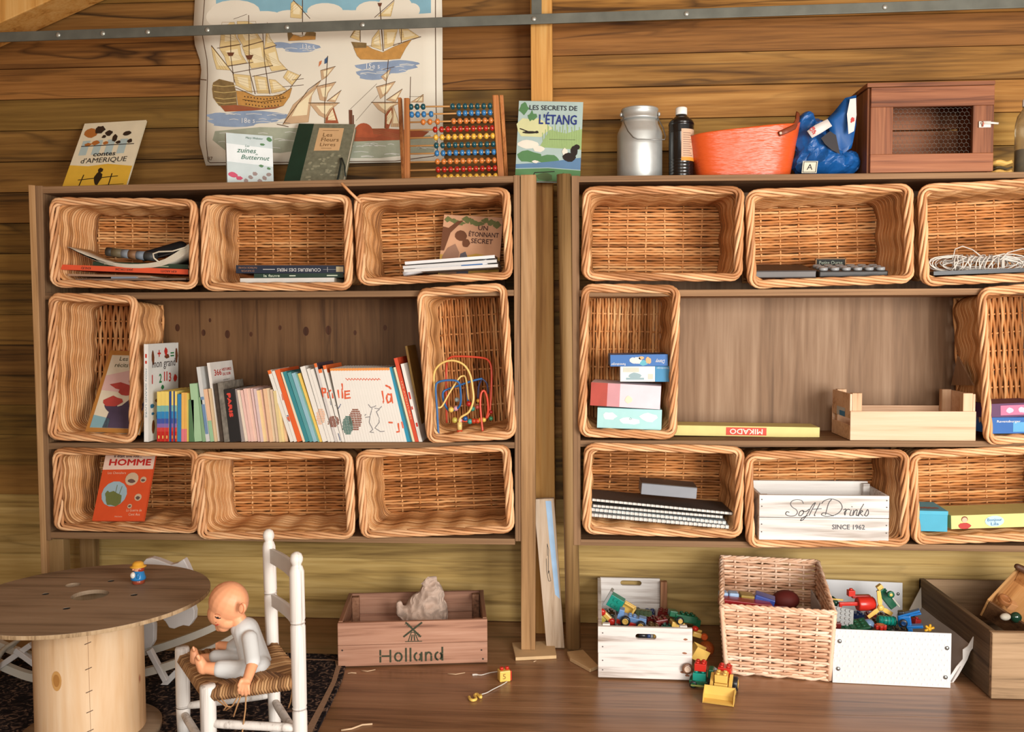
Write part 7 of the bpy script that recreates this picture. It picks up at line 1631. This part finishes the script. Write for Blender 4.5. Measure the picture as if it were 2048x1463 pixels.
brick_layer('plastic brick half buried under the toys in the white crate', 'bricks under the toys in the white crate', o.x + .02, o.x + Wc - .02, o.y + .05, o.y + Dp - .06, .066, 5, 5)
# ---------------------------------------------------------------- toys spilling out to its right
GS = 'plastic toys spilt on the floor by the white crate'
t = toy('toy_figure', 'orange and yellow toy piece on top of the pile right of the white crate', 'toy', *q8(1100, 650), .0, rotm(0, 15, 0), GS)
tb(t, 'body', (-.006, 0, 0), (.024, .016, .014), cYEL, .003); m = MB(); m.lathe([(.006, -.008), (.0092, -.006), (.0092, .004), (.006, .007)], (.014, -.004, 0), 18, RX90); part('knob', m, cORG, t, local=True); m = MB(); m.ell((-.014, 0, .014), (.009, .009, .007), 14, 8); part('cap', m, cRED, t, local=True); tb(t, 'bar', (-.004, .004, .010), (.020, .006, .006), cYEL, .002)
t = toy('toy_scoop', 'pale yellow open toy scoop leaning against the white crate', 'toy', *q8(1100, 830), -.06, rotm(8, 28, 15), GS)
k = .0022
for c_, d_ in (((0, 0, -.017), (.040, .03, k)), ((0, -.014, 0), (.040, k, .034)), ((0, .014, 0), (.040, k, .034)), ((-.019, 0, 0), (k, .03, .034)), ((.019, 0, -.008), (k, .03, .018))): tb(t, 'side', c_, d_, cYEL, .0006)
t = toy('ball', 'orange brown knobbly ball behind the yellow scoop', 'ball', *q8(1172, 790), .03, None, GS)
m = MB(); m.ell((0, 0, 0), .0215, 28, 18); mat_ball = C_(190, 92, 36, var=.3, nscale=260, bump=.8); ob = part('shell', m, mat_ball, t, local=True)
t = toy('toy_roller', 'brown toy wheel with a pale hub at the corner of the white crate', 'toy', *q8(982, 990), 0, rotm(0, 0, 0), GS); t.location = P(*q8(982, 990), o.y - .012); wheel(t, (0, 0, 0), .0135, .010, hub=C_(206, 180, 160, **PL), tyre=C_(120, 84, 62, **PL))
t = toy('toy_chute', 'light grey toy chute piece between the green vehicle and the wicker hamper', 'toy', *q8(1262, 1020), -.08, rotm(0, 35, 10), GS); tb(t, 'slope', (0, 0, 0), (.032, .02, .010), cGRY, .002); tb(t, 'rim', (0, -.011, .004), (.032, .003, .014), cGRY, .001)
t = toy('toy_vehicle', 'green toy vehicle carrying a red brick, beside the yellow digger', 'toy', *q8(1115, 1165), 0, rotm(0, 0, -14), GS, z=.0)
tb(t, 'chassis', (.004, 0, .013), (.060, .034, .010), cGRN); bo = tb(t, 'lower_brick', (-.002, 0, .027), (.032, .031, .019), cTEAL); studs(t, 'stud', (-.010, .006), (-.008, .008), .0365, cTEAL)
rb2 = tb(t, 'red_brick', (0, 0, .0505), (.028, .028, .018), cRED); studs(t, 'stud', (-.007, .007), (-.007, .007), .0595, cRED); tb(t, 'mudguard', (.026, 0, .036), (.014, .03, .026), cGRN, .003)
for x in (-.016, .022):
    for y in (-.017, .017): wheel(t, (x, y, .009), .009, .008, hub=cGRN)
tb(t, 'fork', (-.004, -.020, .008), (.036, .006, .004), C_(150, 160, 80, **PL))
t = toy('toy_digger', 'yellow toy digger with a wide front bucket and black wheels, nearest on the floor', 'toy', *q8(1300, 1330), 0, rotm(0, 0, -16), GS, z=.0)
m = MB(); prof = [(-.020, .004), (-.017, .001), (.006, .0015), (.016, .010), (.018, .032), (.0155, .032), (.0135, .012), (.005, .005), (-.015, .0045)]
m.prism([V(-.036, y, z_) for y, z_ in prof], (.072, 0, 0)); bk = part('bucket', m, cYEL, t, local=True, bev=.0006)
for x in (-.036, .0345): m = MB(); m.prism([V(x, -.019, .002), V(x, .006, .002), V(x, .0175, .011), V(x, .018, .032), V(x, -.006, .020)], (.0015, 0, 0)); part('bucket_side', m, cYEL, bk, local=True)
for x in (-.022, .022): m = MB(); m.prism([V(x - .004, .018, .012), V(x - .004, .018, .022), V(x - .004, .062, .046), V(x - .004, .072, .044), V(x - .004, .062, .034)], (.008, 0, 0)); part('arm', m, cYEL, t, local=True, bev=.001)
tb(t, 'body', (0, .060, .022), (.032, .060, .020), cYEL, .0015); ub = tb(t, 'brick', (0, .050, .042), (.030, .032, .018), cYEL); studs(t, 'stud', (-.008, .008), (.042, .058), .051, cYEL)
tb(t, 'red_brick', (.004, .088, .044), (.032, .030, .022), cRED); studs(t, 'stud', (-.004, .012), (.080, .096), .055, cRED)
for x in (-.028, .028): wheel(t, (x, .082, .0175), .0175, .015, 'X'); wheel(t, (x, .044, .0115), .0115, .012, 'X')
# ---------------------------------------------------------------- willow hamper with a sloping front
o = PZ(1450, 1347); ox = PZ(1661, 1363); wB = (ox - o).length; Mx = frame3(o, ox - o, V(0, 0, 1)); oy = o.y
hF = P(1440, 1208, o.y).z; Dh = .27; hBk = .225; ofs = -.018
t = thing('wicker_basket', 'square pale willow hamper with a low front on the floor, full of bricks', 'basket', o, Mx)
M_HAMP = strandmat('pale_willow', (164, 108, 74), (222, 180, 148), (244, 218, 196))
rh = random.Random(6)
def wpanel(name, p00, p10, p01, p11, n_, mat, r=.0040, pitch=.0072, sp=.034, amp=.0042):
    """woven panel between four corners (p00 lower-left, p10 lower-right, p01, p11 top)"""
    m = MB(); H = max((p01 - p00).length, (p11 - p10).length); rows = int(H / pitch); W_ = (p10 - p00).length; ns = max(3, round(W_ / sp)); k = ns * 4
    for i in range(rows + 1):
        v = i / rows; A_, B_ = p00.lerp(p01, v), p10.lerp(p11, v); m.rnd = rh.random(); ph = (i % 2) * pi; j0 = rh.uniform(-.001, .001)
        m.tube([A_.lerp(B_, j / k) + n_ * (amp * cos(pi * j / 4 + ph)) + V(0, 0, j0 + rh.uniform(-.0008, .0008)) for j in range(k + 1)], r, 5, caps=True)
    for j in range(ns + 1):
        u = j / ns; m.rnd = .5 + .4 * rh.random(); m.tube([p00.lerp(p10, u).lerp(p01.lerp(p11, u), v / 5) + n_ * .0005 for v in range(6)], .0034, 5)
    return part(name, m, mat, t, local=True)
a0, a1, a2, a3 = V(.004, 0, .006), V(wB - .004, 0, .006), V(-.010, ofs, hF), V(wB + .004, ofs, hF)
b0, b1, b2, b3 = V(.004, Dh, .006), V(wB - .004, Dh, .006), V(-.006, Dh + .015, hBk), V(wB, Dh + .015, hBk)
wpanel('front_weave', a0, a1, a2, a3, V(0, 1, 0), M_HAMP); wpanel('back_weave', b0, b1, b2, b3, V(0, 1, 0), M_HAMP)
wpanel('side_weave', a0, b0, a2, b2, V(1, 0, 0), M_HAMP); wpanel('side_weave', a1, b1, a3, b3, V(1, 0, 0), M_HAMP)
m = MB(); weave_base(m, wB / 2 - .006, Dh / 2, .008, .0092, .04, .0045, rh, X=V(1, 0, 0), Z=V(0, 1, 0), N=V(0, 0, 1), O=V(wB / 2, Dh / 2, 0)); part('base_weave', m, M_HAMP, t, local=True)
m = MB()
for s_ in range(3):
    m.rnd = .4 + .25 * s_; R_p = []
    crn = [a2, a3, b3, b2, a2]
    for A_, B_ in zip(crn, crn[1:]):
        n = 22
        for i in range(n): u = i / n; R_p.append(A_.lerp(B_, u) + V(0, 0, .002))
    L_ = len(R_p); m.tube([p_ + V(.0035 * cos(2 * pi * 20 * i / L_ + s_ * 2.1), .003 * cos(2 * pi * 20 * i / L_ + s_ * 2.1), .0038 * sin(2 * pi * 20 * i / L_ + s_ * 2.1)) for i, p_ in enumerate(R_p)], .0036, 6, closed=True)
part('rim', m, M_HAMP, t, local=True)
for A_, B_ in ((a0, a2), (a1, a3)):
    m = MB(); m.rnd = .7; m.tube([A_.lerp(B_, i / 5) + V(0, -.002, 0) for i in range(6)], .0065, 7); part('corner_stake', m, M_HAMP, t, local=True)
q9 = lambda X, Y: (1160 + X / 3.938, 1080 + Y / 3.938)
GH = 'large toy bricks in the willow hamper'
t = toy('toy_block', 'long dark red toy block lying along the front of the hamper', 'toy block', *q9(1300, 490), oy + .05, rotm(0, 6, 0), GH); tb(t, 'body', (0, 0, -.004), (.132, .04, .022), C_(150, 26, 30, **PL), .002)
t = toy('toy_block', 'pale blue rounded toy blocks piece behind the dark red block', 'toy block', *q9(1170, 432), oy + .085, rotm(0, 3, 0), GH); tb(t, 'body', (-.014, 0, 0), (.022, .03, .02), C_(150, 180, 214, **PL), .004); tb(t, 'body', (.012, 0, 0), (.026, .03, .02), C_(150, 180, 214, **PL), .004)
t['label'] = 'pale blue two part toy block behind the dark red block'
t = toy('toy_block', 'olive yellow toy block between the pale blue and dark blue blocks', 'toy block', *q9(1310, 455), oy + .09, rotm(0, 5, 0), GH); tb(t, 'body', (0, 0, 0), (.036, .04, .024), C_(150, 124, 44, **PL), .002)
t = toy('toy_block', 'dark blue toy block right of the olive yellow block', 'toy block', *q9(1450, 472), oy + .085, rotm(0, 14, -12), GH); tb(t, 'body', (0, 0, 0), (.052, .045, .028), C_(48, 70, 150, **PL), .003)
t = toy('toy_ball', 'dark red round toy in the shaded right side of the hamper', 'toy', *q9(1620, 450), oy + .15, None, GH); m = MB(); m.ell((0, 0, -.006), (.036, .032, .026), 20, 14); part('body', m, C_(92, 26, 20, rough=.7), t, local=True); tb(t, 'foot', (-.02, -.02, -.024), (.04, .02, .02), C_(110, 26, 24, **PL), .003)
brick_layer('plastic brick at the bottom of the pile in the willow hamper', 'bricks at the bottom of the willow hamper', o.x + .03, o.x + wB - .03, oy + .03, oy + Dh - .03, .105, 6, 5)
# ---------------------------------------------------------------- white dotted cardboard box with a collapsed side
o = PZ(1665, 1365); ox = PZ(1901, 1376); wB = (ox - o).length; Mx = frame3(o, ox - o, V(0, 0, 1)); hF = P(1668, 1257, o.y).z
t = thing('cardboard_box', 'white dotted cardboard box of toys with its right side torn outwards', 'box', o, Mx)
M_CB = C_(208, 208, 210, var=.03, rough=.6); M_CBI = C_(176, 168, 164, var=.1, rough=.7)
Db = YW - .006 - o.y - .04
fr = lb('front_panel', 0, wB, 0, .003, .001, hF, M_CB, bev=.0008)
w0 = ROOTM[t.name]
def wl_(px, py, Y): return w0 @ P(px, py, Y)
bp = [wl_(1630, 1157, YW - .03), wl_(1805, 1165, YW - .03), wl_(1808, 1217, YW - .03)]
m = MB(); zt_ = [bp[0], bp[1], V(bp[1].x + .002, bp[1].y, .002), V(bp[0].x, bp[0].y, .002)]; m.prism(zt_[::-1], (0, .003, 0)); part('back_panel', m, M_CB, t, local=True)
m = MB(); m.prism([V(0, .0035, .001), V(0, Db, .001), V(bp[0].x - .01 if bp[0].x < 0 else 0, Db, bp[0].z), V(0, .0035, hF)], (.003, 0, 0)); part('left_panel', m, M_CB, t, local=True)
m = MB(); m.bx(.004, wB - .004, .004, Db, .001, .004); part('bottom', m, M_CBI, t, local=True)
sA, sB, sC = wl_(1862, 1178, YW - .05), wl_(1955, 1274, o.y + .03), wl_(1903, 1366, o.y + .012)
sC.z = max(sC.z, .003); sp = [sA, sB, sB.lerp(sC, .35) - V(.004, 0, 0), sB.lerp(sC, .7) - V(.002, 0, 0), sC, sA + (sC - sB)]
m = MB(); m.prism(sp, (.003, .001, .001)); sd = part('side_panel', m, M_CBI, t, 'grey torn side panel leaning outwards', local=True)
m = MB(); m.prism([wl_(1844, 1169, YW - .052), wl_(1861, 1179, YW - .052), wl_(1839, 1225, YW - .062), wl_(1818, 1219, YW - .062)], (0, -.003, 0)); part('folded_edge', m, C_(196, 186, 172, var=.15), sd, local=True)
m = MB(); edge_ = [(1955, 1276), (1947, 1292), (1940, 1302), (1934, 1318), (1924, 1336), (1916, 1350), (1903, 1368)]
m.sheet([[wl_(x, y, o.y + .022) for x, y in edge_], [wl_(x - 9 - (i % 3) * 3, y - 4 + (i % 2) * 3, o.y + .018) for i, (x, y) in enumerate(edge_)]], False); ed = part('torn_edge', m, C_(226, 222, 218), sd, local=True); md = ed.modifiers.new('thick', 'SOLIDIFY'); md.thickness = .0012
FF = Face((0, -.0002, .001), (wB, 0, 0), (0, 0, hF)); m = MB()
for j in range(11):
    for i in range(21):
        u = (i + .5 + (j % 2) * .5) / 21.5
        if u < .985: FF.disc(m, u, (j + .5) / 11, .010, 1, n=10)
part('dot_print', m, C_(226, 226, 228, rough=.6, var=.02), fr, local=True)
for x, y in ((1679, 1281), (1676, 1336), (1889, 1290), (1886, 1348)):
    p_ = wl_(x, y, o.y); m = MB(); m.lathe([(.0052, 0), (.005, .0016), (.0034, .003), (.0006, .0036)], V(p_.x, -.0003, p_.z), 16, RX90); part('rivet', m, M_STEEL, fr, local=True)
m = MB(); p_ = wl_(1796, 1187, YW - .03); m.lathe([(.0048, 0), (.004, .002), (.0006, .003)], V(p_.x, p_.y - .0002, p_.z), 14, RX90); part('rivet', m, M_STEEL, t, local=True)
GB = 'plastic toys in the dotted cardboard box'
qt = lambda X, Y: (1640 + X / 6.4, 1130 + Y / 6.4)
t = toy('toy_helicopter', 'red toy helicopter with a three bladed yellow rotor in the dotted box', 'toy', *qt(560, 490), .02, rotm(0, 0, 6), GB)
m = MB(); m.tube([(-.018, 0, 0), (-.014, 0, 0), (.024, 0, 0), (.028, 0, 0)], [.017, .0185, .0185, .015], 22); bo = part('body', m, cRED, t, local=True); tb(t, 'tail_boom', (-.042, -.002, .001), (.052, .008, .010), cRED, .002); tb(t, 'tail_fin', (-.064, -.002, -.010), (.007, .007, .024), cRED, .001); tb(t, 'red_brick', (-.030, .012, .026), (.018, .016, .016), cRED); studs(t, 'stud', (-.030,), (.012,), .034, cRED); tb(t, 'saddle', (-.004, .010, .017), (.050, .014, .008), C_(150, 34, 30, **PL), .002)
hub = wl_
hc = V(.034, -.024, -.003); m = MB(); m.lathe([(.0075, -.004), (.0085, 0), (.0085, .005), (.005, .008), (.002, .0085)], hc, 20, RX90); rt = part('rotor_hub', m, cYEL, t, local=True)
for an, ln in ((98, .046), (217, .042), (-30, .036)):
    d = V(cos(radians(an)), 0, sin(radians(an))); n_ = V(-d.z, 0, d.x); m = MB()
    m.prism([hc + d * .005 - n_ * .004, hc + d * .016 - n_ * .0062, hc + d * ln - n_ * .0048, hc + d * ln + n_ * .0048, hc + d * .016 + n_ * .0062, hc + d * .005 + n_ * .004], (0, -.0035, 0)); part('rotor_blade', m, cYEL, t, local=True, bev=.0006)
t = toy('toy_crane', 'dark green slanting toy crane arm with a yellow capped wheel, behind the rotor', 'toy', *qt(850, 420), .09, rotm(0, 52, 0), GB)
tb(t, 'arm', (0, 0, 0), (.060, .018, .020), cGRN, .002); studs(t, 'stud', (-.02, -.006, .008), (0,), .010, cGRN); tb(t, 'white_edge', (.012, -.004, .013), (.050, .010, .004), C_(196, 196, 180, **PL)); tb(t, 'tip', (-.036, 0, .004), (.012, .016, .016), cYEL, .002)
p_ = w0 @ P(*qt(905, 372), .06); wv = ROOTM[t.name] @ P(*qt(905, 372), .06); Mi = ROOTM[t.name].to_3x3() @ RX90
m = MB(); m.lathe([(.0060, -.004), (.0090, -.004), (.0096, 0), (.0090, .004), (.0060, .004)], wv, 20, Mi); wq = part('wheel', m, cGRN, t, local=True); m = MB(); m.lathe([(.0062, -.003), (.0062, .0035), (.002, .0045)], wv, 18, Mi); part('hub', m, cYEL, wq, local=True)
t = toy('toy_plate', 'light grey studded building plate at the left of the dotted box', 'toy', *qt(300, 660), -.06, rotm(62, 12, 0), GB)
tb(t, 'plate', (0, 0, 0), (.050, .046, .005), cGRY, .0008); studs(t, 'stud', (-.017, -.0057, .0057, .017), (-.015, -.004, .007, .017), .0025, cGRY, .0040, .003)
t = toy('toy_plate', 'dark green building plate lying behind the front panel of the dotted box', 'toy', *qt(430, 770), -.07, rotm(10, -12, 0), GB); tb(t, 'plate', (0, 0, 0), (.07, .05, .006), C_(40, 96, 68, **PL)); studs(t, 'stud', (-.022, -.008, .008, .022), (-.014, 0, .014), .003, C_(40, 96, 68, **PL), .0045, .003)
t = toy('toy_block', 'tiny dark red brick at the corner of the grey plate', 'toy block', *qt(222, 762), -.095, None, GB); tb(t, 'body', (0, 0, 0), (.016, .014, .013), cDRED)
t = toy('toy_ball', 'light blue and black round toy low in the middle of the dotted box', 'toy', *qt(620, 755), -.06, None, GB); m = MB(); m.ell((0, 0, 0), (.015, .015, .014), 20, 14); bo = part('body', m, C_(110, 140, 176, **PL), t, local=True); m = MB(); m.ell((-.001, -.008, -.004), (.010, .009, .009), 16, 10); part('face', m, cBLK2, bo, local=True)
t = toy('toy_gear', 'red knobbly toy gear beside the light blue ball', 'toy', *qt(775, 785), -.075, None, GB); m = MB()
m.lathe([(.011, -.006), (.011, .006)], (0, 0, 0), 14)
gb = part('body', m, cRED, t, local=True)
for k in range(7): tb(t, 'tooth', (.012 * cos(k * .9), .012 * sin(k * .9), .0), (.006, .006, .010), cRED, .001, par=gb)
t = toy('toy_drum', 'teal green ribbed toy drum lying left of the blue toy', 'toy', *qt(850, 705), -.02, rotm(0, 4, 0), GB); m = MB(); m.tube([(-.022, 0, 0), (.022, 0, 0)], .0115, 18); bo = part('body', m, cTEAL, t, local=True)
for k in range(5): m = MB(); x = -.018 + k * .009; m.tube([(x - .0016, 0, 0), (x + .0016, 0, 0)], .0128, 18); part('rib', m, C_(16, 116, 102, **PL), bo, local=True)
t = toy('toy_plane', 'bright blue toy plane with raised wings, right of the teal drum', 'toy', *qt(1080, 700), -.03, rotm(0, -8, -15), GB)
tb(t, 'body', (0, 0, 0), (.032, .028, .030), cBLU, .004); tb(t, 'wing', (.012, -.006, .020), (.056, .02, .006), cBLU, .002, rotm(0, -14, 0)); tb(t, 'wing', (.018, .012, .010), (.050, .018, .006), cBLU, .002, rotm(0, -10, 0)); tb(t, 'tail', (.022, -.008, -.014), (.040, .02, .008), cBLU, .002); tb(t, 'leg', (.010, -.010, -.024), (.012, .012, .014), cBLU, .002); wheel(t, (-.004, -.018, -.002), .010, .008, hub=C_(20, 60, 110, **PL)); tb(t, 'seat', (-.006, -.004, .020), (.016, .02, .012), cBLK2, .003)
t = toy('toy_block', 'small red brick right of the blue toy plane', 'toy block', *qt(1228, 722), .0, rotm(0, 10, 20), GB); tb(t, 'body', (0, 0, 0), (.018, .018, .018), C_(150, 36, 34, **PL)); studs(t, 'stud', (0,), (0,), .009, C_(150, 36, 34, **PL))
t = toy('toy_flower', 'yellow pronged toy piece at the right of the dotted box', 'toy', *qt(1400, 815), -.06, None, GB); m = MB(); m.ell((0, 0, 0), (.006, .005, .006), 10, 8); bo = part('body', m, C_(222, 166, 30, **PL), t, local=True)
for an in (20, 80, 140, 200): m = MB(); m.cap((0, 0, 0), (.010 * cos(radians(an)), 0, .010 * sin(radians(an))), .003, .0035, 8, 4); part('petal', m, C_(222, 166, 30, **PL), bo, local=True)
t = toy('toy_tree', 'dark green toy shrub behind the corner of the hamper and dotted box', 'toy', *qt(165, 480), .03, None, GB); m = MB()
for k in range(7): m.ell((rdm.uniform(-.007, .007), rdm.uniform(-.006, .006), rdm.uniform(-.012, .012)), .008, 10, 8)
part('crown', remesh(m, .0025, 2), C_(22, 60, 44, **PL), t, local=True); tb(t, 'trunk', (0, 0, -.020), (.006, .006, .016), C_(70, 44, 30, **PL))
t = toy('toy_stick', 'thin yellow toy stick across the red helicopter tail', 'toy', *qt(230, 437), -.01, None, GB); m = MB(); m.tube([(-.013, 0, .001), (.013, 0, -.001)], .0022, 8); part('bar', m, cYEL, t, local=True)
brick_layer('plastic brick half buried under the toys in the dotted box', 'bricks under the toys in the dotted box', o.x + .02, o.x + wB - .03, o.y + .05, o.y + Db - .03, .068, 6, 5)
# ---------------------------------------------------------------- weathered dark crate at the right edge, small wooden box inside
o = PZ(1982, 1399); Wc = .36; hF = P(1986, 1264, o.y).z
t = thing('crate', 'weathered grey brown crate at the right edge with a small wooden box inside', 'crate', o)
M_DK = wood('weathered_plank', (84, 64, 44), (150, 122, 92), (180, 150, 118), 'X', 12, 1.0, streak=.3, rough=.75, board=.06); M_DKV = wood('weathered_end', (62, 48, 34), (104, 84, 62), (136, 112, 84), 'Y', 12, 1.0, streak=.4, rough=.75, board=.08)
Dc = P(1857, 1151, .21).y - o.y
lb('front_board', 0, Wc, 0, .014, .003, hF * .985, M_DK, bev=.002); lb('front_ledge', -.002, Wc, -.001, .016, hF * .986, hF, M_DK, bev=.001)
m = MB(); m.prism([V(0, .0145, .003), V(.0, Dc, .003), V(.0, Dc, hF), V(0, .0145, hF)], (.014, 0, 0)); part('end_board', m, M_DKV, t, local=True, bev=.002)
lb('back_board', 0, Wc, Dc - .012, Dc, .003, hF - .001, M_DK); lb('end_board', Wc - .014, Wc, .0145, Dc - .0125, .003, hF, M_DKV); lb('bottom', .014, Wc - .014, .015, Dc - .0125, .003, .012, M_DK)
q2 = lambda X, Y: (1600 + X / 4.031, 1100 + Y / 4.031)
cn = P(*q2(1660, 420), .0)
t = thing('wooden_box', 'small open orange wooden box tilted inside the weathered crate', 'box', cn + V(.055, .02, -.01), rotm(28, -22, 38))
M_OB = wood('orange_box_wood', (150, 96, 50), (206, 150, 92), (228, 178, 120), 'X', 14, 1.0, rough=.5); M_OBD = wood('dark_rim_wood', (58, 36, 22), (104, 70, 44), (128, 90, 58), 'X', 20, 1.0, rough=.6)
for nm, c_, d_, mt in (('bottom', (0, 0, -.03), (.17, .12, .004), M_OB), ('side', (0, .061, 0), (.178, .006, .066), M_OB), ('side', (0, -.061, -.006), (.178, .006, .052), M_OBD), ('end', (-.087, 0, 0), (.006, .115, .060), M_OBD), ('end', (.087, 0, 0), (.006, .115, .060), M_OB)): tb(t, nm, c_, d_, mt, .001)
GX = 'small wooden pieces in the tilted box'
for k, (X, Y_, r, c_, lab) in enumerate(((1650, 400, .017, (150, 96, 54), 'round brown wooden piece in the small tilted box'), (1700, 440, .013, (196, 140, 92), 'pale cube shaped wooden piece in the small tilted box'))):
    t = toy('wooden_piece', lab, 'wooden piece', *q2(X, Y_), .0, rotm(30, 20, 15 * k), GX); m = MB()
    if k == 0: m.lathe([(r, -.006), (r, .006), (r * .7, .007), (r * .7, .004), (.002, .003)], (0, 0, 0), 24)
    else: m.box((0, 0, 0), (.022, .02, .02))
    part('body', m, C_(*c_), t, local=True, bev=.001)
t = toy('shell', 'white shell at the corner of the small tilted box', 'shell', *q2(1655, 535), -.06, rotm(20, 0, 20)); m = MB(); m.ell((0, 0, 0), (.015, .010, .009), 18, 10); part('body', m, C_(196, 188, 172, var=.2, nscale=90), t, local=True)
t = toy('glass_piece', 'dark green rounded glass piece beside the white shell', 'glass', *q2(1740, 540), -.05, None); m = MB(); m.ell((0, 0, 0), (.014, .012, .014), 18, 12); part('body', m, C_(26, 60, 44, rough=.1, coat=.6), t, local=True)
t = toy('wooden_piece', 'dark knob of a wooden piece at the frame edge above the tilted box', 'wooden piece', *q2(1800, 170), .05, rotm(0, 40, 0), GX); m = MB(); m.cap((-.02, 0, 0), (.02, 0, .01), .008, .011, 12, 5); part('body', m, C_(84, 52, 32), t, local=True)
